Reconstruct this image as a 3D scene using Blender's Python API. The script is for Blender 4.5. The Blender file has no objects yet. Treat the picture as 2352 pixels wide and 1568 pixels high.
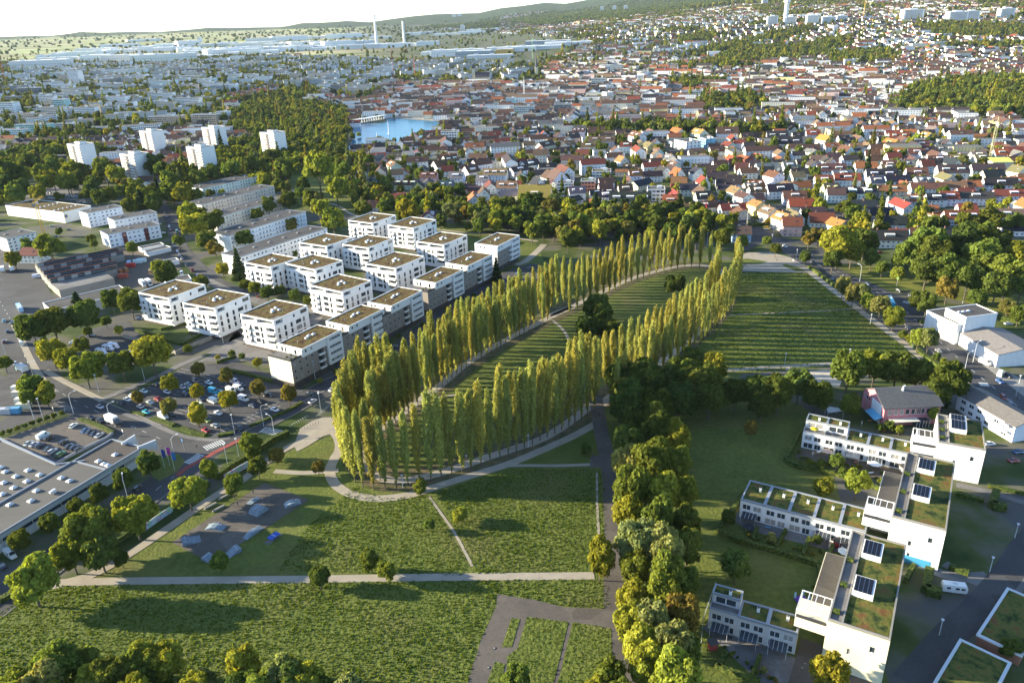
import bpy, math, random
import numpy as np
from mathutils import Vector, Matrix
random.seed(7); RNG = np.random.default_rng(7)
SC = bpy.context.scene; COL = SC.collection
# ------------------------------------------------------------------ camera, sky, sun, exposure
CAM_H = 150.0; F_PX = 1750.0; PITCH = math.atan(742*math.cos(math.radians(2))/F_PX); ROLL = math.radians(2.0)
_cp, _sp, _cr, _sr = math.cos(PITCH), math.sin(PITCH), math.cos(ROLL), math.sin(ROLL)
FWD = Vector((0, _cp, -_sp)); _U0 = Vector((0, _sp, _cp)); _R0 = Vector((1, 0, 0))
CR = _R0*_cr - _U0*_sr; CU = _R0*_sr + _U0*_cr
cam_d = bpy.data.cameras.new('camera'); cam = bpy.data.objects.new('camera', cam_d); COL.objects.link(cam); SC.camera = cam
cam.matrix_world = Matrix(((CR.x, CU.x, -FWD.x, 0), (CR.y, CU.y, -FWD.y, 0), (CR.z, CU.z, -FWD.z, CAM_H), (0, 0, 0, 1)))
cam_d.sensor_width = 36; cam_d.lens = F_PX/2352*36; cam_d.clip_start = 1; cam_d.clip_end = 60000
SUN_EL = math.radians(14.5); SUN_AZ = math.radians(172)      # angle of the direction TO the sun, counter-clockwise from +X
W = bpy.data.worlds.new('World'); SC.world = W; W.use_nodes = True
nt = W.node_tree; nt.nodes.clear()
sky = nt.nodes.new('ShaderNodeTexSky'); sky.sky_type = 'NISHITA'; sky.sun_disc = False
sky.sun_elevation = SUN_EL; sky.sun_rotation = math.radians(90) - SUN_AZ
sky.air_density = .8; sky.dust_density = .25; sky.ozone_density = 2.0; sky.altitude = 400
bg = nt.nodes.new('ShaderNodeBackground'); bg.inputs[1].default_value = 0.12
wo = nt.nodes.new('ShaderNodeOutputWorld'); nt.links.new(sky.outputs[0], bg.inputs[0]); nt.links.new(bg.outputs[0], wo.inputs[0])
sl = bpy.data.lights.new('sun', 'SUN'); sl.energy = 5.0; sl.angle = math.radians(0.5); sl.color = (1.0, 0.89, 0.66)
sun = bpy.data.objects.new('sun', sl); COL.objects.link(sun)
_sd = Vector((math.cos(SUN_AZ)*math.cos(SUN_EL), math.sin(SUN_AZ)*math.cos(SUN_EL), math.sin(SUN_EL)))
sun.rotation_euler = _sd.to_track_quat('Z', 'Y').to_euler()
SC.view_settings.view_transform = 'Standard'; SC.view_settings.look = 'None'
SC.view_settings.exposure = 1.92; SC.view_settings.gamma = 1; SC.view_settings.use_curve_mapping = False
try:
    SC.cycles.max_bounces = 5; SC.cycles.diffuse_bounces = 2; SC.cycles.glossy_bounces = 2; SC.cycles.transmission_bounces = 2
    SC.cycles.volume_bounces = 1; SC.cycles.transparent_max_bounces = 4; SC.cycles.use_adaptive_sampling = True
except Exception: pass
# ------------------------------------------------------------------ picture <-> place
ZO = {'1': (0, 600, 1.6507), '2': (0, 1500, 1.6507), '3': (1200, 1200, 1.6507), '4': (2600, 1500, 1.274), '5': (2600, 800, 1.572),
      '6': (0, 0, 1.68), '7': (1300, 0, 1.68), '8': (2600, 0, 1.572), 'A': (850, 800, 1.8092), 'B': (1400, 600, 2.94),
      'C': (2100, 500, 2.6133), 'D': (2900, 500, 3.1367), 'E': (3400, 500, 3.1365), 'F': (1900, 2150, 2.352), 'O': (0, 0, .57422)}
def px(z, x, y): a = ZO[z]; return ((a[0]+x/a[2])*.57422, (a[1]+y/a[2])*.57422)
def sstep(a, b, t):
    t = min(1., max(0., (t-a)/(b-a))); return t*t*(3-2*t)
def T(x, y):
    r = math.hypot(x, y)
    if r < 1200: return 0.
    az = math.degrees(math.atan2(x, y))
    if abs(az) > 60: az = 60*(1 if az > 0 else -1)
    k = sstep(-8, 22, az)
    z = 34*sstep(1200, 3800, r) + k*150*sstep(1700, 5200, r) + 60*sstep(4200, 9000, r)
    z += (48 + 150*sstep(-22, 14, az))*sstep(8300, 11500, r) + k*25*sstep(5500, 9000, r)
    z += sstep(8000, 10500, r)*18*math.sin(az*.9)+sstep(8000, 10500, r)*10*math.sin(az*2.3+1)
    return z
def ray(dx, dy):
    x = dx-1176; y = 784-dy
    return CR*x + CU*y + FWD*F_PX
def G(p, h=0.):
    d = ray(*p); d = d/d.length
    if d.z < -1e-4:
        t = (h-CAM_H)/d.z
        if t*math.hypot(d.x, d.y) < 1200: return Vector((d.x*t, d.y*t, h))
    t = 900.
    while t < 15000:
        q = d*t
        if CAM_H+q.z < T(q.x, q.y)+h: break
        t *= 1.004
    return Vector((d.x*t, d.y*t, T(d.x*t, d.y*t)+h))
def g(z, x, y, h=0.): return G(px(z, x, y), h)
def proj(v):
    q = Vector((v[0], v[1], v[2]-CAM_H)); w = q.dot(FWD)
    if w < 1: return (-1e6, -1e6)
    return (1176+q.dot(CR)/w*F_PX, 784-q.dot(CU)/w*F_PX)
def ang(z, x0, y0, x1, y1):
    a = g(z, x0, y0); b = g(z, x1, y1); return math.atan2(b.y-a.y, b.x-a.x)
def inpoly(x, y, P):
    c = False; n = len(P); j = n-1
    for i in range(n):
        if (P[i][1] > y) != (P[j][1] > y) and x < (P[j][0]-P[i][0])*(y-P[i][1])/(P[j][1]-P[i][1])+P[i][0]: c = not c
        j = i
    return c
# ------------------------------------------------------------------ materials
def newmat(name):
    m = bpy.data.materials.new(name); m.use_nodes = True; n = m.node_tree; b = n.nodes['Principled BSDF']; return m, n, b
def N(n, t, **k):
    o = n.nodes.new(t)
    for a, v in k.items(): setattr(o, a, v)
    return o
def src_color(n, how, col):
    if how == 'obj': return N(n, 'ShaderNodeObjectInfo').outputs['Color']
    if how == 'inst': return N(n, 'ShaderNodeAttribute', attribute_name='tcol', attribute_type='INSTANCER').outputs['Color']
    if how == 'attr': return N(n, 'ShaderNodeAttribute', attribute_name='Col').outputs['Color']
    r = N(n, 'ShaderNodeRGB'); r.outputs[0].default_value = (*col, 1); return r.outputs[0]
def mul(n, a, fac_socket, lo, hi):
    mr = N(n, 'ShaderNodeMapRange'); mr.inputs['To Min'].default_value = lo; mr.inputs['To Max'].default_value = hi
    n.links.new(fac_socket, mr.inputs['Value'])
    vm = N(n, 'ShaderNodeVectorMath', operation='SCALE'); n.links.new(a, vm.inputs[0]); n.links.new(mr.outputs[0], vm.inputs['Scale'])
    return vm.outputs[0]
def mat(name, col=None, how=None, rough=.85, scale=.35, var=(.75, 1.2), spec=.3, bump=0, bscale=None, coat=0, metal=0, detail=4, stretch=None):
    m, n, b = newmat(name); c = src_color(n, how, col)
    ge = N(n, 'ShaderNodeNewGeometry').outputs['Position'] if how != 'objc' else None
    if stretch:
        mp = N(n, 'ShaderNodeMapping'); mp.inputs['Scale'].default_value = stretch; n.links.new(ge, mp.inputs[0]); ge = mp.outputs[0]
    no = N(n, 'ShaderNodeTexNoise'); no.inputs['Scale'].default_value = scale; no.inputs['Detail'].default_value = detail
    n.links.new(ge, no.inputs['Vector'])
    n.links.new(mul(n, c, no.outputs[0], *var), b.inputs['Base Color'])
    b.inputs['Roughness'].default_value = rough; b.inputs['Specular IOR Level'].default_value = spec; b.inputs['Metallic'].default_value = metal
    b.inputs['Coat Weight'].default_value = coat
    if bump:
        n2 = N(n, 'ShaderNodeTexNoise'); n2.inputs['Scale'].default_value = bscale or scale*4; n2.inputs['Detail'].default_value = 5; n.links.new(ge, n2.inputs['Vector'])
        bp = N(n, 'ShaderNodeBump'); bp.inputs['Strength'].default_value = 1; bp.inputs['Distance'].default_value = bump; n.links.new(n2.outputs[0], bp.inputs['Height']); n.links.new(bp.outputs[0], b.inputs['Normal'])
    return m
def ramp_mat(name, stops, scale=.1, rough=.95, bump=0, bscale=1, scale2=None, voronoi=False):
    m, n, b = newmat(name); ge = N(n, 'ShaderNodeNewGeometry').outputs['Position']
    no = N(n, 'ShaderNodeTexNoise'); no.inputs['Scale'].default_value = scale; no.inputs['Detail'].default_value = 8; no.inputs['Roughness'].default_value = .62; n.links.new(ge, no.inputs['Vector'])
    f = no.outputs[0]
    if scale2:
        n3 = N(n, 'ShaderNodeTexNoise'); n3.inputs['Scale'].default_value = scale2; n3.inputs['Detail'].default_value = 4; n.links.new(ge, n3.inputs['Vector'])
        mx = N(n, 'ShaderNodeMath', operation='ADD'); n.links.new(f, mx.inputs[0]); n.links.new(n3.outputs[0], mx.inputs[1])
        m2 = N(n, 'ShaderNodeMath', operation='MULTIPLY'); n.links.new(mx.outputs[0], m2.inputs[0]); m2.inputs[1].default_value = .5; f = m2.outputs[0]
    r = N(n, 'ShaderNodeValToRGB'); n.links.new(f, r.inputs[0]); els = r.color_ramp.elements
    while len(els) < len(stops): els.new(.5)
    for e, (p, c) in zip(els, stops): e.position = p; e.color = (*c, 1)
    n.links.new(r.outputs[0], b.inputs['Base Color']); b.inputs['Roughness'].default_value = rough; b.inputs['Specular IOR Level'].default_value = .15
    if bump:
        n2 = N(n, 'ShaderNodeTexNoise'); n2.inputs['Scale'].default_value = bscale; n2.inputs['Detail'].default_value = 5; n.links.new(ge, n2.inputs['Vector'])
        bp = N(n, 'ShaderNodeBump'); bp.inputs['Strength'].default_value = 1; bp.inputs['Distance'].default_value = bump; n.links.new(n2.outputs[0], bp.inputs['Height']); n.links.new(bp.outputs[0], b.inputs['Normal'])
    return m
def leaf_mat(name, how):
    m, n, b = newmat(name); n.nodes.remove(b); out = n.nodes['Material Output']
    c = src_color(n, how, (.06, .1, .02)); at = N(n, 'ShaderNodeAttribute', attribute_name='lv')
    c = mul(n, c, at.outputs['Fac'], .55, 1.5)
    d = N(n, 'ShaderNodeBsdfDiffuse'); t = N(n, 'ShaderNodeBsdfTranslucent'); n.links.new(c, d.inputs[0])
    v = N(n, 'ShaderNodeVectorMath', operation='MULTIPLY'); v.inputs[1].default_value = (1.3, 1.25, .6); n.links.new(c, v.inputs[0]); n.links.new(v.outputs[0], t.inputs[0])
    mx = N(n, 'ShaderNodeMixShader'); mx.inputs[0].default_value = .42; n.links.new(d.outputs[0], mx.inputs[1]); n.links.new(t.outputs[0], mx.inputs[2]); n.links.new(mx.outputs[0], out.inputs[0])
    return m
M = dict(
 wall=mat('plaster', how='obj', scale=.7, var=(.84, 1.08), stretch=(1, 1, .2)), wallA=mat('plaster_far', how='attr', scale=.05, var=(.8, 1.15)),
 tile=mat('roof_tiles', how='obj', scale=.9, var=(.6, 1.45), stretch=(1, 1, 3)), paint=mat('car_paint', how='obj', rough=.3, spec=.5, coat=.6, scale=.5, var=(.93, 1.05)),
 gen=mat('painted_surface', how='obj', rough=.7, scale=.8, var=(.84, 1.12), stretch=(1, 1, .2)),
 glass=mat('window_glass', (.035, .045, .055), rough=.12, spec=.6, scale=.3, var=(.5, 1.6)), frame=mat('white_frame', (.6, .6, .6), scale=.4, var=(.95, 1.03), rough=.6),
 dark=mat('dark_metal', (.045, .045, .05), rough=.5, var=(.8, 1.2)), tyre=mat('rubber', (.02, .02, .02)), white=mat('white_render', (.74, .735, .71), scale=.8, var=(.86, 1.06), stretch=(1, 1, .12)),
 brown=mat('brown_brick_base', (.085, .065, .055), scale=1.2), greige=mat('greige_brick', (.25, .22, .19), scale=1.5, var=(.85, 1.1)),
 bitumen=mat('bitumen_roof', (.06, .055, .05), scale=.12, var=(.7, 1.3)), coping=mat('metal_coping', (.27, .29, .32), rough=.45, var=(.9, 1.05)),
 bark=mat('bark', (.11, .09, .065), scale=2), concrete=mat('concrete', (.24, .225, .2), scale=.4, var=(.8, 1.15)),
 asphalt=mat('asphalt', (.058, .056, .056), scale=.07, var=(.75, 1.3), detail=8, rough=.9), asphalt_old=mat('old_asphalt', (.10, .085, .07), scale=.25, var=(.72, 1.28), detail=8),
 paving=mat('paving', (.15, .14, .13), scale=.3, var=(.75, 1.25), detail=8), gravel=mat('pale_gravel', (.33, .285, .22), scale=.25, var=(.7, 1.2), detail=8, bump=.05, bscale=2),
 mark=mat('road_paint', (.6, .6, .57), scale=.8, var=(.7, 1.1)), red=mat('red_cycle_lane', (.28, .06, .045), scale=.8),
 greenroof=ramp_mat('sedum_roof', [(.36, (.03, .02, .012)), (.46, (.10, .055, .02)), (.55, (.13, .095, .03)), (.66, (.07, .09, .02))], scale=.35, bump=.25, bscale=.9),
 moss=ramp_mat('mossy_roof', [(.37, (.022, .034, .01)), (.46, (.07, .085, .018)), (.54, (.12, .11, .025)), (.63, (.14, .07, .025))], scale=.3, bump=.2, bscale=.9),
 lawn=ramp_mat('lawn', [(.3, (.055, .075, .014)), (.5, (.10, .12, .024)), (.7, (.16, .165, .036))], scale=.06, bump=.25, bscale=1.1, scale2=.6),
 meadow=ramp_mat('meadow', [(.3, (.055, .078, .014)), (.5, (.095, .118, .022)), (.7, (.145, .155, .034))], scale=.08, bump=.5, bscale=.9, scale2=1.1),
 litter=ramp_mat('leaf_litter', [(.35, (.05, .06, .02)), (.5, (.10, .085, .04)), (.68, (.16, .12, .07))], scale=.25, bump=.1, bscale=2),
 sand=mat('sand', (.5, .42, .32), scale=.5), soil=mat('soil', (.11, .085, .06), scale=.5),
 leaf=leaf_mat('leaves', 'obj'), leafI=leaf_mat('leaves_scattered', 'inst'),
 hedge=ramp_mat('hedge_leaves', [(.35, (.02, .035, .008)), (.5, (.055, .08, .015)), (.65, (.13, .13, .025))], scale=1.2, bump=.5, bscale=1.6),
 solar=mat('solar_panel', (.008, .01, .018), rough=.3, spec=.4, scale=1), steel=mat('pale_steel', (.55, .57, .58), rough=.4, var=(.9, 1.05)),
 fabric=mat('awning_cloth', how='obj', scale=1, var=(.9, 1.1)))
def tune():
    # blinds and curtains: about a fifth of the panes are pale
    n = M['glass'].node_tree; b = n.nodes['Principled BSDF']; old = b.inputs['Base Color'].links[0].from_socket; oi = N(n, 'ShaderNodeObjectInfo'); c = N(n, 'ShaderNodeMath', operation='GREATER_THAN'); c.inputs[1].default_value = .82; n.links.new(oi.outputs['Random'], c.inputs[0])
    mx = N(n, 'ShaderNodeMix', data_type='RGBA'); n.links.new(c.outputs[0], mx.inputs['Factor']); n.links.new(old, mx.inputs['A']); mx.inputs['B'].default_value = (.3, .29, .27, 1); n.links.new(mx.outputs['Result'], b.inputs['Base Color'])
    # repairs, seams and stains in the road surfaces
    for k in ('asphalt', 'asphalt_old', 'paving', 'bitumen'):
        n = M[k].node_tree; b = n.nodes['Principled BSDF']; old = b.inputs['Base Color'].links[0].from_socket; ge = N(n, 'ShaderNodeNewGeometry').outputs['Position']
        vo = N(n, 'ShaderNodeTexVoronoi', distance='CHEBYCHEV'); vo.inputs['Scale'].default_value = .09; n.links.new(ge, vo.inputs[0]); se = N(n, 'ShaderNodeSeparateColor'); n.links.new(vo.outputs['Color'], se.inputs[0]); c1 = mul(n, old, se.outputs[0], .82, 1.22)
        n2 = N(n, 'ShaderNodeTexNoise'); n2.inputs['Scale'].default_value = 1.3; n2.inputs['Detail'].default_value = 6; n.links.new(ge, n2.inputs[0]); n.links.new(mul(n, c1, n2.outputs[0], .7, 1.3), b.inputs['Base Color'])
    # worn and weedy patches at field scale
    for k in ('meadow', 'lawn'):
        n = M[k].node_tree; b = n.nodes['Principled BSDF']; old = b.inputs['Base Color'].links[0].from_socket; ge = N(n, 'ShaderNodeNewGeometry').outputs['Position']; n2 = N(n, 'ShaderNodeTexNoise'); n2.inputs['Scale'].default_value = .035; n2.inputs['Detail'].default_value = 7; n.links.new(ge, n2.inputs[0])
        r = N(n, 'ShaderNodeValToRGB'); r.color_ramp.elements[0].position = .52; r.color_ramp.elements[0].color = (0, 0, 0, 1); r.color_ramp.elements[1].position = .68; r.color_ramp.elements[1].color = (.6, .6, .6, 1); n.links.new(n2.outputs[0], r.inputs[0]); mx = N(n, 'ShaderNodeMix', data_type='RGBA'); n.links.new(r.outputs[0], mx.inputs['Factor']); n.links.new(old, mx.inputs['A']); mx.inputs['B'].default_value = (.15, .13, .045, 1); n.links.new(mx.outputs['Result'], b.inputs['Base Color'])
tune()
# ------------------------------------------------------------------ mesh builder
class MB:
    def __init__(s): s.v = []; s.f = []; s.m = []; s.c = []; s.mats = []; s.col = (1, 1, 1)
    def mi(s, m):
        if m not in s.mats: s.mats.append(m)
        return s.mats.index(m)
    def face(s, pts, m):
        b = len(s.v); s.v.extend(tuple(p) for p in pts); s.f.append(tuple(range(b, b+len(pts)))); s.m.append(s.mi(m)); s.c.append(s.col)
    def box(s, x0, x1, y0, y1, z0, z1, m, skip=''):
        P = [(x0, y0), (x1, y0), (x1, y1), (x0, y1)]; s.prism(P, z0, z1, m, m, 'b' in skip)
    def prism(s, P, z0, z1, ms, mt=None, nobottom=True):
        A = sum(P[i-1][0]*P[i][1]-P[i][0]*P[i-1][1] for i in range(len(P)))
        if A < 0: P = P[::-1]
        b = len(s.v); n = len(P); s.v += [(p[0], p[1], z0) for p in P]+[(p[0], p[1], z1) for p in P]
        for i in range(n):
            j = (i+1) % n; s.f.append((b+i, b+j, b+n+j, b+n+i)); s.m.append(s.mi(ms)); s.c.append(s.col)
        s.f.append(tuple(range(b+n, b+2*n))); s.m.append(s.mi(mt or ms)); s.c.append(s.col)
        if not nobottom: s.f.append(tuple(range(b+n-1, b-1, -1))); s.m.append(s.mi(ms)); s.c.append(s.col)
    def hexa(s, lo, hi, m):   # 4 bottom, 4 top points
        b = len(s.v); s.v += [tuple(p) for p in lo]+[tuple(p) for p in hi]
        for f in ((0, 1, 5, 4), (1, 2, 6, 5), (2, 3, 7, 6), (3, 0, 4, 7), (4, 5, 6, 7), (3, 2, 1, 0)):
            s.f.append(tuple(b+i for i in f)); s.m.append(s.mi(m)); s.c.append(s.col)
    def tube(s, a, b, r0, r1, m, n=6):
        a = Vector(a); b = Vector(b); d = (b-a).normalized(); u = d.orthogonal().normalized(); w = d.cross(u); k = len(s.v)
        for p, r in ((a, r0), (b, r1)):
            for i in range(n):
                t = 2*math.pi*i/n; s.v.append(tuple(p+(u*math.cos(t)+w*math.sin(t))*r))
        for i in range(n):
            j = (i+1) % n; s.f.append((k+i, k+j, k+n+j, k+n+i)); s.m.append(s.mi(m)); s.c.append(s.col)
        s.f.append(tuple(range(k+n, k+2*n))); s.m.append(s.mi(m)); s.c.append(s.col)
    def mesh(s, name, cols=False):
        me = bpy.data.meshes.new(name); me.from_pydata(s.v, [], s.f)
        for m in s.mats: me.materials.append(m)
        me.polygons.foreach_set('material_index', s.m)
        if cols:
            at = me.color_attributes.new('Col', 'FLOAT_COLOR', 'CORNER'); arr = []
            for f, c in zip(s.f, s.c): arr += [c[0], c[1], c[2], 1]*len(f)
            at.data.foreach_set('color', arr)
        me.update(); return me
def link(name, me, parent=None, loc=None, rz=0, sc=None, color=None):
    o = bpy.data.objects.new(name, me); COL.objects.link(o)
    if parent: o.parent = parent
    if loc is not None: o.location = loc
    if rz: o.rotation_euler = (0, 0, rz)
    if sc is not None: o.scale = sc
    if color is not None: o.color = (*color[:3], 1)
    return o
def build(mb, name, parent=None, **k): return link(name, mb.mesh(name), parent, **k)
def struct(o, kind='structure'): o['kind'] = kind; return o
LANDMARKS = []; _todo = []
def landmark(text, v): LANDMARKS.append((text, Vector(v)))
def tag(o, base, cat, group=None, auto=True):
    """auto: the label is completed at the end with what the thing stands beside"""
    o['category'] = cat
    if group: o['group'] = group
    if auto: _todo.append((o, base))
    else: o['label'] = base
    return o
def thing(name, loc, rz=0):
    o = bpy.data.objects.new(name, None); COL.objects.link(o); o.location = loc; o.rotation_euler = (0, 0, rz); o.empty_display_size = .5; return o
def kids(src, dst, colors=None):
    for ch in src.children:
        c = ch.copy(); COL.objects.link(c); c.parent = dst
        for g2 in ch.children:
            d = g2.copy(); COL.objects.link(d); d.parent = c
_ORD = 'first second third fourth fifth sixth seventh eighth ninth tenth eleventh twelfth thirteenth fourteenth fifteenth sixteenth seventeenth eighteenth nineteenth'.split()
_TEN = {2: 'twent', 3: 'thirt', 4: 'fort', 5: 'fift', 6: 'sixt', 7: 'sevent', 8: 'eight', 9: 'ninet'}
def ordinal(n):
    if n < 20: return _ORD[n-1]
    if n > 99: return '%dth' % n
    return _TEN[n//10]+'ieth' if n % 10 == 0 else _TEN[n//10]+'y-'+_ORD[n % 10-1]
def finish_labels():
    grp = {}
    for o, base in _todo:
        p = o.matrix_basis.translation
        bd = min(LANDMARKS, key=lambda l: (l[1].xy-p.xy).length)
        grp.setdefault((base, bd[0]), []).append(((bd[1].xy-p.xy).length, o))
    for (base, lm), L in grp.items():
        L.sort(key=lambda t: t[0])
        for i, (d, o) in enumerate(L):
            o['label'] = f'{base} near the {lm}' if len(L) == 1 else f'{base}, {ordinal(i+1)} out from the {lm}'
def ribbon(name, pts, w, h, m, kind='structure', closed=False):
    P = [Vector((p.x, p.y)) for p in pts]; n = len(P); mb = MB(); L = []; R = []
    for i in range(n):
        a = P[i-1] if (i > 0 or closed) else P[i]; b = P[(i+1) % n] if (i < n-1 or closed) else P[i]
        d = (b-a).normalized(); q = Vector((-d.y, d.x)); ww = w[i] if isinstance(w, (list, tuple)) else w
        L.append(P[i]+q*ww/2); R.append(P[i]-q*ww/2)
    for i in range(n if closed else n-1):
        j = (i+1) % n
        mb.face([(R[i].x, R[i].y, T(R[i].x, R[i].y)+h), (R[j].x, R[j].y, T(R[j].x, R[j].y)+h), (L[j].x, L[j].y, T(L[j].x, L[j].y)+h), (L[i].x, L[i].y, T(L[i].x, L[i].y)+h)], m)
    return struct(build(mb, name), kind)
def smooth(pts, k=6):
    out = []; n = len(pts)
    for i in range(n-1):
        a, b, c, d = pts[max(i-1, 0)], pts[i], pts[i+1], pts[min(i+2, n-1)]
        for j in range(k):
            t = j/k; out.append(.5*((2*b)+(c-a)*t+(2*a-5*b+4*c-d)*t*t+(3*b-a-3*c+d)*t**3))
    out.append(pts[-1]); return out
def sheet(name, z, pts, h, m):
    P = [g(z, *p) for p in pts]
    A = sum(P[i-1].x*P[i].y-P[i].x*P[i-1].y for i in range(len(P)))
    if A < 0: P = P[::-1]
    me = bpy.data.meshes.new(name); import bmesh
    bm = bmesh.new(); f = bm.faces.new([bm.verts.new((p.x, p.y, T(p.x, p.y)+h)) for p in P]); bmesh.ops.triangulate(bm, faces=[f]); bm.to_mesh(me); bm.free()
    me.materials.append(m); return struct(link(name, me))
# ------------------------------------------------------------------ ground to the horizon
def ground_material():
    m, n, b = newmat('ground'); ge = N(n, 'ShaderNodeNewGeometry').outputs['Position']
    def noise(s, d=8, src=None):
        o = N(n, 'ShaderNodeTexNoise'); o.inputs['Scale'].default_value = s; o.inputs['Detail'].default_value = d; n.links.new(src or ge, o.inputs['Vector']); return o
    def rampn(f, stops):
        r = N(n, 'ShaderNodeValToRGB'); e = r.color_ramp.elements
        while len(e) < len(stops): e.new(.5)
        for q, (p, c) in zip(e, stops): q.position = p; q.color = (*c, 1)
        n.links.new(f, r.inputs[0]); return r
    town = rampn(noise(.035).outputs[0], [(.35, (.035, .055, .015)), (.46, (.07, .09, .025)), (.54, (.12, .115, .08)), (.62, (.10, .095, .09))])
    # patchwork of fields
    mp = N(n, 'ShaderNodeMapping'); mp.inputs['Rotation'].default_value = (0, 0, .25); mp.inputs['Scale'].default_value = (.0016, .0045, 1); n.links.new(ge, mp.inputs[0])
    vo = N(n, 'ShaderNodeTexVoronoi'); vo.inputs['Scale'].default_value = 1; vo.inputs['Randomness'].default_value = .8; n.links.new(mp.outputs[0], vo.inputs[0])
    se = N(n, 'ShaderNodeSeparateColor'); n.links.new(vo.outputs['Color'], se.inputs[0])
    fld = rampn(se.outputs[0], [(0, (.16, .19, .06)), (.3, (.32, .33, .14)), (.5, (.44, .38, .22)), (.7, (.26, .20, .12)), (.85, (.40, .42, .18))]); fld.color_ramp.interpolation = 'CONSTANT'
    forest = rampn(noise(.01).outputs[0], [(.35, (.02, .035, .012)), (.65, (.05, .065, .02))])
    sp = N(n, 'ShaderNodeSeparateXYZ'); n.links.new(ge, sp.inputs[0])
    def rng(sock, a, c2):
        r = N(n, 'ShaderNodeMapRange'); r.interpolation_type = 'SMOOTHSTEP'; r.inputs['From Min'].default_value = a; r.inputs['From Max'].default_value = c2; n.links.new(sock, r.inputs[0]); return r.outputs[0]
    def mth(op, a, c2):
        r = N(n, 'ShaderNodeMath', operation=op)
        for i, q in enumerate((a, c2)):
            if isinstance(q, (int, float)): r.inputs[i].default_value = q
            else: n.links.new(q, r.inputs[i])
        return r.outputs[0]
    # fields lie beyond 3.4 km on the west side, woods on the high ground
    west = rng(mth('SUBTRACT', mth('MULTIPLY', sp.outputs[1], -.16), sp.outputs[0]), -300, 400)
    f1 = mth('MULTIPLY', rng(sp.outputs[1], 2900, 3100), west)
    mx = N(n, 'ShaderNodeMix', data_type='RGBA'); n.links.new(f1, mx.inputs['Factor']); n.links.new(town.outputs[0], mx.inputs['A']); n.links.new(fld.outputs[0], mx.inputs['B'])
    hi = rng(mth('ADD', sp.outputs[2], mth('MULTIPLY', noise(.0006).outputs[0], 40)), 128, 145)
    m3 = N(n, 'ShaderNodeMix', data_type='RGBA'); n.links.new(hi, m3.inputs['Factor']); n.links.new(mx.outputs['Result'], m3.inputs['A']); n.links.new(forest.outputs[0], m3.inputs['B'])
    n.links.new(m3.outputs['Result'], b.inputs['Base Color']); b.inputs['Roughness'].default_value = 1; b.inputs['Specular IOR Level'].default_value = .1
    return m
def make_ground():
    rs = [0]+list(np.geomspace(30, 20000, 150)); na = 240; v = [(0, 0, 0)]; f = []
    for r in rs[1:]:
        for k in range(na):
            a = 2*math.pi*k/na; x, y = r*math.sin(a), r*math.cos(a); z = T(x, y)
            v.append((x, y, z))
    for k in range(na): f.append((0, 1+(k+1) % na, 1+k))
    for i in range(len(rs)-2):
        for k in range(na):
            a = 1+i*na+k; b = 1+i*na+(k+1) % na; f.append((a, b, b+na, a+na))
    me = bpy.data.meshes.new('ground'); me.from_pydata(v, [], f); me.materials.append(ground_material())
    me.polygons.foreach_set('use_smooth', [True]*len(f)); struct(link('ground', me))
make_ground()
ASP, PAV, GRA, LAW, MEA = M['asphalt'], M['paving'], M['gravel'], M['lawn'], M['meadow']
# open grass
sheet('lawn', 'O', [(-60, 1480), (0, 1385), (150, 1345), (300, 1270), (560, 1105), (690, 1020), (778, 1000), (850, 900), (1080, 740), (1260, 640), (1600, 595), (1700, 600), (1700, 900), (1500, 1000), (1420, 1250), (1430, 1700), (-100, 1700)], .02, LAW)
sheet('lawn', 'O', [(1400, 960), (1660, 870), (1840, 930), (1880, 960), (2050, 1600), (1420, 1700)], .025, LAW)
sheet('lawn', 'O', [(620, 340), (700, 350), (860, 470), (1230, 560), (1260, 620), (1120, 600), (1000, 560), (850, 500), (700, 480), (640, 430)], .02, LAW)
sheet('lawn', 'O', [(1880, 600), (2040, 615), (2352, 680), (2500, 720), (2500, 800), (2240, 700), (2000, 640)], .03, ramp_mat('lawn_painted_sunny', [(.3, (.10, .12, .02)), (.7, (.19, .19, .04))], scale=.1))  # lighter copy of the lawn tones, sunshine put into the colour
meadow_polys = [
 ('O', [(0, 1400), (140, 1345), (700, 1336), (1140, 1332), (1145, 1362), (1075, 1568), (1060, 1640), (-60, 1640)]),
 ('O', [(640, 1310), (700, 1215), (815, 1115), (880, 1142), (985, 1138), (1075, 1300), (1060, 1322)]),
 ('O', [(1000, 1130), (1180, 1078), (1350, 1078), (1390, 1085), (1395, 1310), (1095, 1318)]),
 ('O', [(1700, 625), (1850, 625), (2085, 800), (2060, 830), (1560, 870), (1590, 800), (1660, 730)]),
 ('F', [(0, 400), (1120, 385), (1230, 450), (1262, 470), (1272, 665), (950, 655), (700, 620), (560, 580), (210, 530), (120, 440)]),
 ('F', [(490, 745), (880, 795), (740, 1367), (560, 1500), (300, 1500), (300, 1120), (400, 1040)]),
 ('F', [(920, 795), (1280, 855), (1295, 1367), (1300, 1500), (760, 1450)]),
 ('F', [(345, 755), (425, 765), (345, 1030), (250, 1030)]), ('F', [(190, 1165), (285, 1190), (220, 1450), (80, 1450)])]
MEADOWS = [sheet('meadow', z, p, .05+.003*i+(.1 if i >= 5 else 0), MEA) for i, (z, p) in enumerate(meadow_polys)]
sheet('lawn', 'O', [(1180, 1078), (1350, 985), (1365, 1000), (1370, 1050), (1340, 1070)], .07, MEA)
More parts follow.
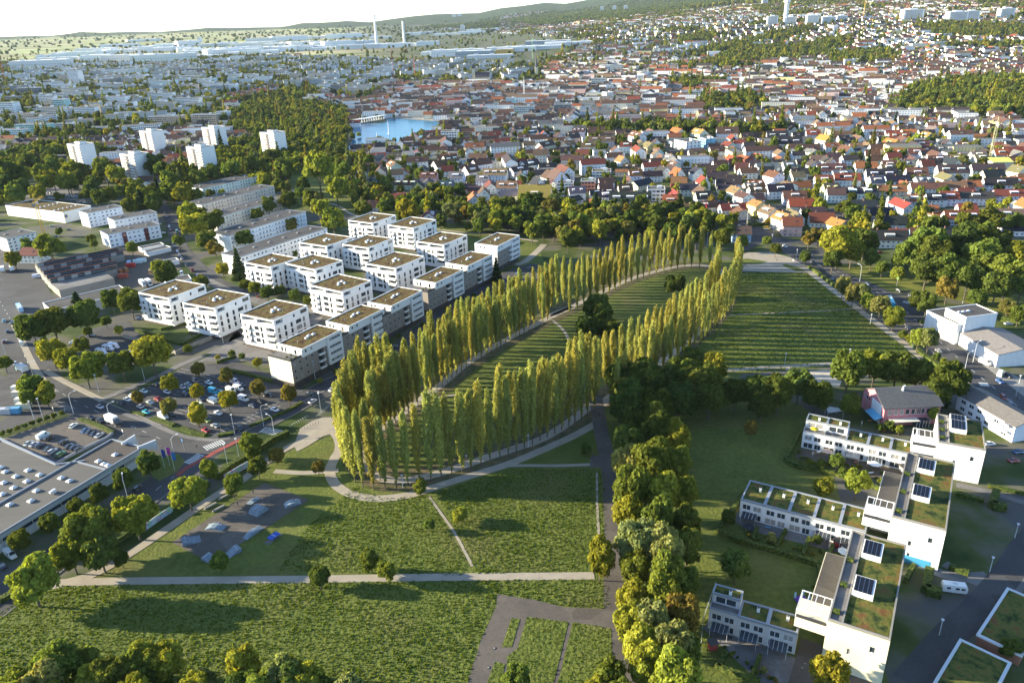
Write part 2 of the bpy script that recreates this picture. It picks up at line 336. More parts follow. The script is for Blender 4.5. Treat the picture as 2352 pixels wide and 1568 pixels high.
# the oval of poplars
OVAL = smooth([g('3', *p) for p in [(430, 1010), (470, 1120), (600, 1190), (800, 1172), (1000, 1118), (1200, 1050), (1400, 985), (1600, 915), (1800, 790), (1950, 665)]], 4)
OV2 = smooth([g('O', *p) for p in [(1381, 930), (1440, 880), (1520, 830), (1590, 775), (1645, 720), (1668, 670), (1664, 632), (1630, 612), (1560, 612), (1450, 640), (1345, 690), (1260, 725)]], 4)
OV3 = smooth([g('3', *p) for p in [(1800, 45), (1620, 130), (1450, 215), (1250, 325), (1080, 435), (930, 560), (840, 625), (720, 715), (560, 830), (450, 920), (430, 1010)]], 4)
for k_, q_ in enumerate((OVAL, OV2, OV3)): ribbon('oval_bed', q_, 14, .072+.004*k_, M['litter'])
ribbon('footpath', OVAL, 4.2, .1, GRA); ribbon('footpath', OV2, 4.2, .1, GRA); ribbon('footpath', OV3, 4.2, .1, GRA)
def path(z, pts, w, h=.11, m=None, name='footpath', k=5): return ribbon(name, smooth([g(z, *p) for p in pts], k) if k else [g(z, *p) for p in pts], w, h, m or GRA)
path('3', [(150, 790), (245, 900), (262, 980), (225, 1050), (197, 1130), (225, 1205), (300, 1265), (400, 1298), (520, 1310), (640, 1300), (740, 1282), (850, 1248), (1100, 1168), (1370, 1085), (1600, 990), (1800, 900), (1955, 815)], 3.8)
path('3', [(1370, 1095), (1500, 1092), (1700, 1093), (1925, 1086)], 1.8, .113)
path('O', [(130, 1338), (300, 1334), (700, 1330), (950, 1326), (1365, 1322)], 3.2)
path('O', [(120, 1345), (210, 1320), (300, 1270), (400, 1203), (500, 1135), (560, 1100), (640, 1040), (700, 1010), (750, 985)], 3.6, .115)
path('O', [(630, 1082), (700, 1086), (778, 1080)], 2.6, .117)
path('O', [(985, 1140), (1010, 1175), (1045, 1225), (1085, 1300)], .9, .118)
path('3', [(1960, 1140), (1962, 1350), (1975, 1568)], .8, .118)
path('O', [(980, 905), (1000, 912), (1050, 906)], 1.5, .1)
path('5', [(980, 430), (1050, 490), (1180, 590), (1400, 755), (1640, 935), (1760, 1040), (1860, 1130)], 4.2)
path('5', [(440, 1076), (600, 1062), (850, 1046), (1100, 1032), (1400, 1015), (1650, 985)], 3.4)
path('5', [(450, 728), (700, 715), (1000, 702), (1280, 686)], 1.2, .118)
path('5', [(440, 1175), (560, 1160), (720, 1145)], 3.5, .11)
path('5', [(860, 1050), (890, 1090), (930, 1120)], 2.4, .117)
path('3', [(1670, 135), (1740, 200), (1780, 280), (1785, 330)], 1.6, .117)
path('A', [(1600, 210), (1850, 240), (2010, 250), (2352, 300)], 3); path('A', [(2200, 470), (2270, 440), (2352, 370), (2400, 320)], 5, .12)
path('A', [(750, 10), (900, 40), (1000, 100), (1100, 130)], 3, .11); path('O', [(620, 400), (720, 470), (790, 500)], 3, .11)
sheet('sandpit', '5', [(960, 1080), (1110, 1070), (1160, 1080), (1205, 1140), (1190, 1175), (1080, 1170), (1010, 1150)], .12, M['sand'])
sheet('plaza', '5', [(548, 445), (560, 350), (620, 330), (760, 330), (880, 360), (940, 395), (1030, 430), (1000, 458), (800, 456)], .125, GRA); sheet('lawn', '5', [(560, 378), (610, 368), (740, 388), (690, 402), (560, 408)], .14, LAW); sheet('lawn', '5', [(830, 412), (850, 402), (930, 425), (985, 450), (920, 448)], .14, LAW)
sheet('plaza', '3', [(-40, 960), (0, 850), (80, 800), (150, 775), (245, 775), (252, 870), (150, 900), (60, 960), (-20, 1000)], .13, GRA)
sheet('pad', '3', [(1915, 1050), (1925, 1022), (2068, 1035), (2086, 1110), (1915, 1105)], .13, M['asphalt_old'])
path('3', [(1950, 640), (1968, 740), (1985, 850), (2010, 960), (2040, 1100), (2055, 1300), (2070, 1568)], 5.6, .12, M['asphalt_old'], 'service_lane')
path('F', [(1290, 0), (1315, 200), (1330, 450), (1335, 700), (1350, 1000), (1385, 1500)], 7.2, .121, M['asphalt_old'], 'service_lane')
sheet('old_playground', 'F', [(210, 530), (560, 585), (850, 655), (1285, 675), (1300, 1600), (-150, 1600), (60, 950), (200, 650)], .1, M['asphalt_old'])
sheet('skate_park_slab', '2', [(1745, 712), (2042, 825), (1395, 1240), (1135, 1105)], .14, M['asphalt_old'])
# roads of the crossing, left
def road(z, pts, w, h=.08, m=None, k=5, name='road'): return path(z, pts, w, h, m or ASP, name, k)
sheet('yard', '1', [(-200, 640), (100, 690), (215, 760), (355, 970), (330, 1090), (60, 1100), (-200, 1060)], .06, M['asphalt'])
sheet('yard', '1', [(800, 660), (1000, 620), (1180, 640), (1200, 780), (1010, 900), (650, 900), (640, 780)], .062, M['soil'])
road('1', [(-150, 900), (0, 980), (60, 1080), (100, 1200), (150, 1330), (220, 1480), (300, 1620)], 20, .09)
road('2', [(280, 60), (400, 130), (560, 215), (760, 300), (950, 385), (1120, 450), (1300, 500), (1420, 520)], 15, .094)
road('2', [(-100, 1560), (100, 1410), (400, 1190), (700, 990), (950, 800), (1150, 650), (1330, 510), (1550, 390), (1800, 270), (2050, 140), (2311, 10)], 14, .098)
road('A', [(1000, 1420), (1150, 1280), (1300, 1140), (1500, 960), (1700, 820), (1900, 670), (2100, 560), (2352, 470)], 12, .101)
road('2', [(-200, 400), (0, 340), (200, 270), (400, 190), (560, 215)], 11, .091)
road('2', [(-200, 60), (0, 130), (250, 130), (400, 150)], 26, .086)
road('1', [(1040, 340), (1090, 400), (1140, 480), (1160, 560), (1190, 640), (1250, 720), (1330, 800), (1400, 855), (1490, 905), (1600, 930), (1800, 940)], 11, .09)
road('A', [(-80, 560), (120, 660), (300, 720), (420, 760), (700, 800), (760, 840), (700, 900)], 7, .1, PAV)
road('A', [(0, 1120), (120, 1060), (250, 1000)], 9, .105, PAV)
sheet('parking_lot', '2', [(770, 195), (1040, 40), (1240, -60), (1560, -90), (1990, 70), (2010, 120), (1640, 350), (1480, 415), (1350, 380), (1190, 330), (1000, 240), (870, 240)], .11, ASP)
sheet('parking_lot', '1', [(600, 1180), (850, 1130), (960, 1270), (1100, 1400), (700, 1440), (560, 1300), (450, 1270)], .09, ASP)
sheet('parking_lot', '2', [(0, 425), (480, 262), (530, 300), (750, 385), (370, 592)], .115, M['asphalt_old'])
sheet('forecourt', '2', [(940, 620), (1060, 530), (1180, 520), (1225, 570), (1170, 640), (1050, 700)], .12, LAW)
path('2', [(660, 165), (860, 85), (1060, 0), (1200, -70), (1350, -130)], 4, .12, PAV)
sheet('courtyard', '1', [(1300, 1400), (1480, 1310), (1640, 1280), (1560, 1180), (1640, 1220), (1800, 1340), (1790, 1380), (1500, 1400)], .08, PAV)
sheet('car_park', '1', [(60, 240), (330, 230), (600, 300), (560, 330), (330, 330), (80, 300)], .06, PAV)
# right-hand roads
road('5', [(330, -60), (420, 20), (560, 130), (700, 220), (850, 290), (960, 360), (1060, 420), (1200, 480), (1340, 540), (1500, 620), (1620, 700), (1720, 800), (1840, 920), (2000, 1050), (2150, 1170), (2352, 1330)], 15, .09)
road('5', [(960, 350), (1090, 310), (1200, 260), (1450, 270), (1700, 240), (2000, 160)], 8, .085)
road('D', [(200, 1568), (500, 1420), (900, 1470), (1300, 1500), (1500, 1430), (1882, 1330)], 9, .083)
road('D', [(1882, 1290), (1600, 1240), (1400, 1120), (1150, 1000), (900, 900), (800, 820)], 6, .082)
road('C', [(1450, 200), (1600, 330), (1720, 480), (1830, 640), (1950, 760), (2150, 900), (2352, 1010)], 9, .087)
road('C', [(430, 260), (500, 200), (560, 120), (600, 40)], 8, .087); road('C', [(0, 540), (200, 410), (430, 320), (500, 290)], 6, .085)
sheet('forecourt', '5', [(1790, 850), (1900, 900), (2160, 1040), (2352, 1130), (2352, 1260), (2100, 1100), (1800, 900)], .088, M['concrete'])
road('4', [(2000, 780), (1900, 890), (1830, 1000), (1750, 1100), (1650, 1210), (1500, 1350), (1320, 1568)], 7.5, .13)
road('4', [(2050, 820), (1906, 960), (1820, 1180), (1880, 1300)], 5, .125, PAV)
path('4', [(1560, 560), (1700, 590), (1906, 650)], 3, .12, PAV); path('4', [(1340, 940), (1480, 1010), (1640, 1040), (1800, 1130)], 4, .12, PAV)
path('4', [(1500, 960), (1620, 1020), (1720, 1020)], 3.5, .122, PAV)
sheet('driveway', '4', [(770, 1340), (900, 1380), (1080, 1480), (1180, 1640), (680, 1640), (730, 1480)], .12, M['asphalt_old'])
sheet('terrace', '4', [(270, 1290), (300, 1250), (760, 1450), (700, 1568), (560, 1568)], .11, PAV)
sheet('terrace', '4', [(440, 700), (1090, 860), (1060, 900), (940, 900), (500, 790), (420, 740)], .11, PAV)
sheet('terrace', '4', [(760, 370), (1340, 500), (1260, 560), (900, 460), (740, 420)], .11, M['soil'])
# paint on the roads
def zebra(z, a, b, n, w=3.2, t=.5, name='zebra_crossing', m=None):
    A = g(z, *a); B = g(z, *b); d = (B-A); L = d.length; d.normalize(); q = Vector((-d.y, d.x, 0)); mb = MB()
    for i in range(n):
        c = A+d*L*(i+.5)/n; P = [c-d*t/2-q*w/2, c+d*t/2-q*w/2, c+d*t/2+q*w/2, c-d*t/2+q*w/2]
        mb.face([(p.x, p.y, .16) for p in P], m or M['mark'])
    o = build(mb, name); return struct(o)
zebra('2', (1730, 360), (1850, 385), 9, 4.5); zebra('2', (1350, 487), (1480, 437), 9, 4.2); zebra('2', (1235, 585), (1330, 525), 8, 4)
zebra('5', (2070, 1158), (2130, 1162), 6, 3.5); zebra('5', (1590, 640), (1640, 650), 5, 3); zebra('2', (370, 180), (480, 230), 8, 3, .25)
path('2', [(1170, 665), (1230, 615), (1330, 560), (1440, 500), (1590, 425)], 2.0, .17, M['red'], 'cycle_lane')
def dashes(z, pts, on=3, off=6, w=.18, h=.19):
    P = smooth([g(z, *p) for p in pts], 6); mb = MB(); d = 0
    for a, b in zip(P, P[1:]):
        L = (b-a).length; u = (b-a)/L; q = Vector((-u.y, u.x, 0)); s = 0
        while s < L:
            if ((d+s) % (on+off)) < on:
                e = min(s+on, L); c0 = a+u*s; c1 = a+u*e; mb.face([(p.x, p.y, h) for p in (c0-q*w/2, c1-q*w/2, c1+q*w/2, c0+q*w/2)], M['mark'])
            s += on
        d += L
    return struct(build(mb, 'lane_marking'))
dashes('2', [(-100, 1590), (100, 1440), (400, 1215), (700, 1010), (950, 820), (1150, 670)]); dashes('2', [(1550, 400), (1800, 285), (2050, 150), (2311, 20)], 30, .1)
dashes('2', [(300, 60), (560, 205), (760, 290), (1100, 440)], 3, 6); dashes('5', [(960, 360), (1200, 480), (1500, 620), (1720, 800), (2000, 1050), (2352, 1330)], 3, 5, .25)
dashes('1', [(0, 1000), (100, 1180), (150, 1330), (220, 1480)], 3, 6, .25); dashes('5', [(1000, 400), (1210, 510), (1480, 640)], 3, 5, .25); dashes('5', [(1040, 400), (1230, 470), (1520, 600)], 3, 5, .25)
# painted edges of bays in the car parks
def bays(z, a, b, n, depth, side, name='bay_marking'):
    A = g(z, *a); B = g(z, *b); d = (B-A)/n; q = Vector((-d.y, d.x, 0)).normalized()*depth*side; mb = MB(); u = d.normalized()*.07
    for i in range(n+1):
        c = A+d*i; mb.face([(p.x, p.y, .15) for p in (c-u, c+u, c+u+q, c-u+q)], M['mark'])
    return struct(build(mb, name))
for a, b, n, s in [((850, 190), (1250, -30), 14, 1), ((1010, 240), (1420, 10), 14, 1), ((1150, 290), (1560, 60), 15, 1), ((1300, 330), (1700, 130), 13, 1), ((1480, 400), (1850, 210), 13, 1)]:
    bays('2', a, b, n, 5, s)
# long kerbs beside the carriageways
def kerb(z, pts, off):
    P = smooth([g(z, *p) for p in pts], 5); mb = MB()
    for a, b in zip(P, P[1:]):
        u = (b-a).normalized(); q = Vector((-u.y, u.x, 0)); a2 = a+q*off; b2 = b+q*off
        mb.hexa([(a2.x, a2.y, 0), (b2.x, b2.y, 0), (b2.x+q.x*.25, b2.y+q.y*.25, 0), (a2.x+q.x*.25, a2.y+q.y*.25, 0)], [(a2.x, a2.y, .22), (b2.x, b2.y, .22), (b2.x+q.x*.25, b2.y+q.y*.25, .22), (a2.x+q.x*.25, a2.y+q.y*.25, .22)], M['concrete'])
    return struct(build(mb, 'kerb'))
kerb('2', [(-100, 1560), (100, 1410), (400, 1190), (700, 990), (950, 800), (1150, 650)], -7.2); kerb('2', [(1600, 370), (1800, 270), (2050, 140), (2311, 10)], 7); kerb('2', [(1600, 370), (1800, 270), (2050, 140), (2311, 10)], -7.2)
kerb('2', [(280, 60), (400, 130), (560, 215), (760, 300), (950, 385)], 7.6); kerb('5', [(1200, 480), (1340, 540), (1500, 620), (1620, 700), (1720, 800), (1840, 920), (2000, 1050), (2150, 1170), (2352, 1330)], -7.8)
path('2', [(300, -30), (420, 40), (600, 130), (680, 170)], 3, .13, M['gravel'], 'pavement'); path('2', [(820, 255), (1000, 320), (1200, 400), (1400, 430), (1520, 415)], 2.2, .14, PAV, 'pavement')
path('1', [(90, 1150), (140, 1250), (200, 1380), (270, 1500), (350, 1600)], 3, .13, M['gravel'], 'pavement')
# lake
def water_mat():
    m, n, b = newmat('lake_water'); b.inputs['Base Color'].default_value = (.02, .14, .24, 1); b.inputs['Roughness'].default_value = .22; b.inputs['Specular IOR Level'].default_value = .12  # blue base colour stands in for the upper sky mirrored in the water
    ge = N(n, 'ShaderNodeNewGeometry').outputs['Position']; no = N(n, 'ShaderNodeTexNoise'); no.inputs['Scale'].default_value = .4; n.links.new(ge, no.inputs['Vector'])
    bp = N(n, 'ShaderNodeBump'); bp.inputs['Strength'].default_value = .25; bp.inputs['Distance'].default_value = .05; n.links.new(no.outputs[0], bp.inputs['Height']); n.links.new(bp.outputs[0], b.inputs['Normal']); return m
M['water'] = water_mat()
LAKE7 = [(150, 1000), (180, 960), (190, 870), (220, 835), (405, 828), (420, 800), (520, 788), (600, 790), (745, 818), (790, 840), (740, 880), (660, 925), (560, 950), (480, 965), (350, 960), (260, 985), (230, 1012), (180, 1015)]
sheet('lake', '7', LAKE7, .3, M['water']); sheet('promenade', '7', [(410, 795), (480, 770), (620, 770), (800, 800), (850, 830), (740, 815), (600, 786), (500, 785)], .35, M['concrete'])
LAKE_O = [px('7', *p) for p in LAKE7]
sheet('canal', '6', [(1920, 705), (2180, 690), (2180, 735), (1990, 750)], .3, M['water'])
for t, z, x, y in [('skate park', '2', 1500, 950), ('red cycle lane', '2', 1300, 520), ('box truck', '2', 740, 320), ('long warehouse', '2', 450, 800),
    ('crossing car park', '2', 1350, 150), ('three camper vans', '1', 700, 1310), ('saw-tooth shed', '1', 450, 800), ('supermarket', '1', 300, 400), ('spire-shaped conifer', '1', 1570, 750),
    ('front oval bend', '3', 450, 1100), ('gap in the poplars', 'O', 1260, 730), ('far oval bend', 'O', 1640, 615), ('oval lawn centre', 'O', 1150, 830), ('dark central grove', 'O', 1500, 900),
    ('volleyball sand court', '5', 1100, 1120), ('pink school', '5', 1600, 1290), ('white workshop hall', '5', 2000, 800), ('trampoline', '4', 500, 780), ('white caravan bay', '4', 1550, 1090), ('old playground', 'F', 200, 900),
    ('lone lane-side tree', 'F', 1190, 450), ('lake pergola', '7', 300, 810), ('parish church', '7', 1050, 520), ('chapel spire', '7', 1420, 470), ('ochre barn roof', 'B', 2150, 500), ('white cube hall', 'C', 1700, 250), ('yellow van', 'D', 530, 1290),
    ('yellow roof membrane', 'E', 1900, 400), ('climbing pyramid', 'C', 1890, 890), ('dark hillside wood', '8', 1900, 600), ('forward tower block', '6', 880, 1150), ('town hall slab', '6', 1250, 820), ('power station chimneys', '7', 430, 310), ('tall red crane', '7', 465, 480), ('three hilltop towers', '7', 1900, 70), ('water tower', '8', 850, 120), ('long-balconied hotel', '8', 1265, 410)]:
    landmark(t, g(z, x, y))
# ------------------------------------------------------------------ foliage
def leaves_mesh(name, lobes, n, size, m, core=.78, seed=0, up=.15, elong=1.):
    """leaf sprays spread through the outer shell of a set of ellipsoid lobes (x,y,z,rx,ry,rz)"""
    r = np.random.default_rng(seed); L = np.array(lobes, float); area = L[:, 3]*L[:, 5]; k = r.choice(len(L), n, p=area/area.sum())
    d = r.normal(size=(n, 3)); d /= np.linalg.norm(d, axis=1)[:, None]; d[:, 2] = np.where(d[:, 2] < -.55, -d[:, 2], d[:, 2])
    rad = 1.06-np.abs(r.normal(size=n))*.17
    c = L[k, :3]+d*L[k, 3:6]*rad[:, None]
    nrm = d+r.normal(size=(n, 3))*.55; nrm[:, 2] += up; nrm /= np.linalg.norm(nrm, axis=1)[:, None]
    a = np.cross(nrm, r.normal(size=(n, 3))); a /= np.linalg.norm(a, axis=1)[:, None]; b = np.cross(nrm, a)
    s = size*(.6+.8*r.random(n))[:, None]; fold = nrm*s*.35
    if elong != 1: a = a*.75; b[:, 2] += elong-1
    V = np.stack([c-a*s-b*s*.5, c+b*s*.9*-1-fold, c+a*s-b*s*.4, c+b*s], 1).reshape(-1, 3)
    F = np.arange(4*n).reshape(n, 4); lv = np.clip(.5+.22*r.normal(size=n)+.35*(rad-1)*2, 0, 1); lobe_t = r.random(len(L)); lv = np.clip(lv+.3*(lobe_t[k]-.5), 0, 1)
    verts = V.tolist(); faces = F.tolist(); lvl = np.repeat(lv, 4).tolist()
    if core:
        ph = (1+5**.5)/2; iv = np.array([(-1, ph, 0), (1, ph, 0), (-1, -ph, 0), (1, -ph, 0), (0, -1, ph), (0, 1, ph), (0, -1, -ph), (0, 1, -ph), (ph, 0, -1), (ph, 0, 1), (-ph, 0, -1), (-ph, 0, 1)])/math.hypot(1, ph)
        fi = [(0, 11, 5), (0, 5, 1), (0, 1, 7), (0, 7, 10), (0, 10, 11), (1, 5, 9), (5, 11, 4), (11, 10, 2), (10, 7, 6), (7, 1, 8), (3, 9, 4), (3, 4, 2), (3, 2, 6), (3, 6, 8), (3, 8, 9), (4, 9, 5), (2, 4, 11), (6, 2, 10), (8, 6, 7), (9, 8, 1)]
        for q in L:
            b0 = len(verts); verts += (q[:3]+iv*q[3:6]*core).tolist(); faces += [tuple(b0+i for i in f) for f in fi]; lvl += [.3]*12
    me = bpy.data.meshes.new(name); me.from_pydata(verts, [], faces); me.materials.append(m)
    at = me.attributes.new('lv', 'FLOAT', 'POINT'); at.data.foreach_set('value', lvl); me.update(); return me
def round_lobes(seed, k=16, squash=1.):
    r = random.Random(seed); L = [(0, 0, .0, .62, .62, .62*squash)]
    for i in range(k):
        z = -.55+1.45*(i+.5)/k; t = i*2.4+r.random(); rr = math.sqrt(max(0, 1-(z*.85)**2))*.62; s = r.uniform(.26, .46)
        L.append((rr*math.cos(t), rr*math.sin(t), z*.72*squash, s, s, s*.85))
    return L
# crowns have unit radius about their own centre
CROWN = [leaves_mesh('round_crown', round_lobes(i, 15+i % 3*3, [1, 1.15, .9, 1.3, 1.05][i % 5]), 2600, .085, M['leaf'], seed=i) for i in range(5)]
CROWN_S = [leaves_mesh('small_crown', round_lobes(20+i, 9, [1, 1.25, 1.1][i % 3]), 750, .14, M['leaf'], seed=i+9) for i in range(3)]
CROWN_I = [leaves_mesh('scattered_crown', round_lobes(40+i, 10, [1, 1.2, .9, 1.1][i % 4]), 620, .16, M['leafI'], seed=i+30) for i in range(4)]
def cone_lobes(seed, k=26):
    r = random.Random(seed); L = []
    for i in range(k):
        z = i/k; rr = (1-z)*.5; t = i*2.4; s = .10+.34*(1-z); L.append((rr*.75*math.cos(t), rr*.75*math.sin(t), z*3-.1, s, s, s*.7))
    return L
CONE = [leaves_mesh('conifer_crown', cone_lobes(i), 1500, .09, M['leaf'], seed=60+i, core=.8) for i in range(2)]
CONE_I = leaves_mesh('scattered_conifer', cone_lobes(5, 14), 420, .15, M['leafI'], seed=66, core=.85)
def poplar_lobes(seed):
    r = random.Random(seed); L = []
    for i in range(26):     # unit height 1, the crown starts at .1
        z = .10+.86*(i/25)**.9; wid = .054*min(1, (z-.01)*2.4)**.8*(1-max(0, z-.68)*1.9)**.7+.006; t = i*2.1+r.random()*1.5; o = wid*r.uniform(.2, .75)
        s = max(.014, wid*r.uniform(.55, .95)); L.append((o*math.cos(t), o*math.sin(t), z, s, s, s*r.uniform(2.2, 3.6)))
    L.append((0, 0, .95, .014, .014, .05)); return L
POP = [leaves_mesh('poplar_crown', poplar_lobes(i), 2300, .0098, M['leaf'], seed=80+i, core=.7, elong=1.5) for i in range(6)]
def trunk_mesh(h, r0, limbs, spread, zc, seed=0):
    mb = MB(); r = random.Random(seed); mb.tube((0, 0, -.3), (0, 0, h*.5), r0, r0*.75, M['bark'], 7); mb.tube((0, 0, h*.5), (.1, .05, h), r0*.75, r0*.35, M['bark'], 6)
    for i in range(limbs):
        t = i*2.4+r.random(); z = h*(.5+.35*i/limbs); mb.tube((0, 0, z), (spread*math.cos(t), spread*math.sin(t), z+zc*r.uniform(.5, 1)), r0*.4, r0*.1, M['bark'], 5)
    return mb.mesh('trunk')
TRUNK = [trunk_mesh(1.3, .06, 5, .5, .5, s) for s in range(2)]; POPTRUNK = trunk_mesh(.6, .008, 4, .025, .06, 5)
HUE = dict(dark=(.08, .108, .022), mid=(.105, .13, .026), green=(.13, .16, .028), lime=(.215, .225, .03), yellow=(.27, .25, .03), rust=(.18, .15, .035), grey=(.14, .155, .055), willow=(.205, .21, .065), conifer=(.035, .055, .02), pop=(.325, .315, .075))
WORD = dict(dark='dark green', mid='deep green', green='fresh green', lime='yellow-green', yellow='golden yellow', rust='rust brown', grey='grey-green', willow='pale feathery green', conifer='blackish green', pop='yellow-green')
def jit(c, a=.22):
    f = random.uniform(1-a, 1+a); w = random.uniform(-.12, .12); return (c[0]*f*(1+w), c[1]*f, c[2]*f*(1-w))
NTREE = [0]; OCC = []
def tree(z, x, y, r, hue='mid', tall=1., kind=None, world=None):
    """(x, y) crown centre and r crown radius in the zoomed picture"""
    if world: p, R = world
    else:
        p = g(z, x, y); s = ZO[z][2]/.57422; R = 3.
        for _ in range(4):
            p = g(z, x, y, R*1.35*tall); d = (p-Vector((0, 0, CAM_H))).length; R = r/s*d/F_PX
    b = Vector((p.x, p.y, T(p.x, p.y))); NTREE[0] += 1; OCC.append((b.x, b.y, R*.6))
    near = (b.length < 520) and R > 2.2
    size = 'tiny' if R < 1.8 else 'small' if R < 3.2 else 'large' if R > 6.5 else ''
    if kind == 'conifer':
        o = thing('conifer', b, random.random()*6); H = R*3*tall
        link('crown', random.choice(CONE), o, (0, 0, .8), sc=(R*1.35, R*1.35, H/3), color=jit(HUE['conifer'])); link('trunk', TRUNK[0], o, (0, 0, 0), sc=(R, R, H*.3))
        tag(o, f'{size} {WORD["conifer"]} pointed conifer'.strip(), 'tree', 'conifers of the town'); return o
    kn = 'young_tree' if R < 2.8 else 'birch_tree' if hue == 'willow' else 'autumn_tree' if hue in ('rust', 'yellow') else 'broadleaf_tree'
    o = thing(kn, b, random.random()*6); me = random.choice(CROWN if near else CROWN_S)
    link('crown', me, o, (0, 0, R*1.4*tall), sc=(R*.98, R*.98, R*1.05*tall), color=jit(HUE[hue])); link('trunk', random.choice(TRUNK), o, (0, 0, 0), sc=(R, R, R*tall*.85))
    tag(o, f'{size} {WORD[hue]} round-crowned tree'.strip(), 'tree', kn.replace('_', ' ')+'s of the park and streets'); return o
def trees(z, s, hue=None):
    for e in s: tree(z, e[0], e[1], e[2], *(e[3:] if len(e) > 3 else [random.choice(['mid', 'green', 'lime', 'mid', 'dark'])]))
def poplar(p, H, shade=1.):
    b = Vector((p.x, p.y, 0)); o = thing('poplar_tree', b, random.random()*6); c = jit(HUE['pop'], .2); H *= random.uniform(.92, 1.06); o.rotation_euler = (random.gauss(0, .015), random.gauss(0, .015), random.random()*6); sc = (H*random.uniform(.78, 1.06),)*2+(H,)
    link('crown', random.choice(POP), o, (0, 0, 0), sc=sc, color=[k*shade for k in c]); link('trunk', POPTRUNK, o, (0, 0, 0), sc=(H, H, H))
    tag(o, 'slim yellow-green columnar poplar', 'poplar', 'columnar poplars planted round the oval path'); OCC.append((b.x, b.y, 2)); return o
def along(pts, step, off=0., jitter=.3):
    out = []; d = 0.; nxt = 0.
    for a, b in zip(pts, pts[1:]):
        L = (b-a).length; u = (b-a).normalized(); q = Vector((-u.y, u.x, 0))
        while nxt <= d+L:
            out.append(a+u*(nxt-d)+q*(off+random.uniform(-jitter, jitter))+u*random.uniform(-jitter, jitter)); nxt += step
        d += L
    return out
# --- the rings of poplars; bases read from the photograph
front = [(365, 1200), (417, 1237), (487, 1252), (565, 1250), (640, 1247), (715, 1222), (790, 1190), (865, 1197), (935, 1178), (1005, 1158), (1072, 1138), (1133, 1117), (1198, 1097), (1257, 1073), (1320, 1045), (1375, 1028), (1428, 1003), (1482, 978), (1535, 955), (1585, 928), (1632, 905), (1683, 882), (1728, 858), (1775, 832), (1815, 810), (1858, 790), (1900, 768), (1940, 745)]
for i, q in enumerate(front): poplar(g('3', *q), (33 if i > 5 else 30)*random.uniform(.93, 1.05))
west_in = [(600, 835), (655, 790), (690, 782), (717, 752), (748, 727), (780, 697), (835, 642), (870, 617), (905, 592), (940, 572), (973, 547), (1005, 517), (1036, 492), (1068, 472), (1100, 452), (1133, 427), (1167, 407), (1198, 387), (1230, 370), (1262, 350), (1295, 330), (1325, 312), (1358, 291), (1390, 275), (1420, 260), (1450, 240), (1480, 222), (1510, 206), (1545, 190), (1604, 165), (1635, 147)]
for q in west_in: poplar(g('3', *q), random.uniform(27, 31))
for p in along(OV3[:-14], 5.2, 7.0 if False else -6.5): poplar(p, random.uniform(26, 31))
bend_out = smooth([g('3', *q) for q in [(365, 1200), (318, 1150), (292, 1085), (300, 1010), (330, 935), (372, 868), (430, 800), (500, 740), (570, 690), (640, 640)]], 4)
for p in along(bend_out, 4.4): poplar(p, random.uniform(29, 34))
bend_mid = smooth([g('3', *q) for q in [(520, 1060), (500, 990), (520, 930), (580, 865), (640, 800)]], 4)
for p in along(bend_mid, 4.2): poplar(p, random.uniform(27, 32))
for p in along([g('3', 480, 1150), g('3', 555, 1205)], 5): poplar(p, 29)
# inner row on the right-hand flank, then both rows up to the far bend
for p in along([g('3', *q) for q in [(1330, 985), (1480, 930), (1640, 850), (1780, 755), (1880, 690), (1940, 640)]], 5.2): poplar(p, random.uniform(30, 34))
far = smooth([g('O', *q) for q in [(1384, 930), (1440, 882), (1520, 830), (1590, 778), (1645, 722), (1668, 672), (1664, 632)]], 5)
for p in along(far, 6.2, -6): poplar(p, random.uniform(24, 30)*(1 if p.y < 420 else .86))
for p in along(far, 6.8, 5.5): poplar(p, random.uniform(24, 28)*(1 if p.y < 420 else .86))
back = smooth([g('O', *q) for q in [(1630, 612), (1560, 612), (1450, 640), (1345, 690), (1278, 720)]], 5)
for p in along(back, 6.0, -6): poplar(p, random.uniform(23, 26))
for p in along(back, 6.2, 6): poplar(p, random.uniform(20, 24))
# --- trees one by one
trees('2', [(1665, 470, 80, 'green'), (1700, 610, 62, 'mid'), (1825, 530, 55, 'rust', .9), (1375, 635, 58, 'lime'), (1240, 775, 112, 'lime', .85), (1545, 720, 66, 'green'), (885, 935, 135, 'lime', .9), (980, 590, 68, 'mid', 1.2), (812, 690, 62, 'mid', 1.1), (660, 790, 55, 'mid', 1.1), (500, 870, 50, 'mid'), (325, 980, 55, 'mid'), (130, 1095, 62, 'green'),
  (590, 1030, 140, 'green', 1.), (470, 1190, 105, 'lime', .9), (660, 1180, 110, 'mid', .9), (210, 1370, 135, 'lime', .9), (800, 1215, 45, 'dark'), (1445, 1235, 58, 'green'), (2110, 1330, 68, 'dark', 1.), (2100, 610, 42, 'rust'),
  (1115, 60, 55, 'yellow'), (1300, 115, 48, 'yellow'), (1505, 170, 62, 'yellow'), (1300, 265, 62, 'yellow'), (1115, 210, 52, 'rust'), (905, 155, 36, 'rust'), (1905, 130, 58, 'rust'), (1700, 85, 50, 'rust'), (1490, 20, 40, 'rust'), (215, 80, 70, 'green'), (300, 130, 60, 'lime'), (190, 150, 50, 'green')])
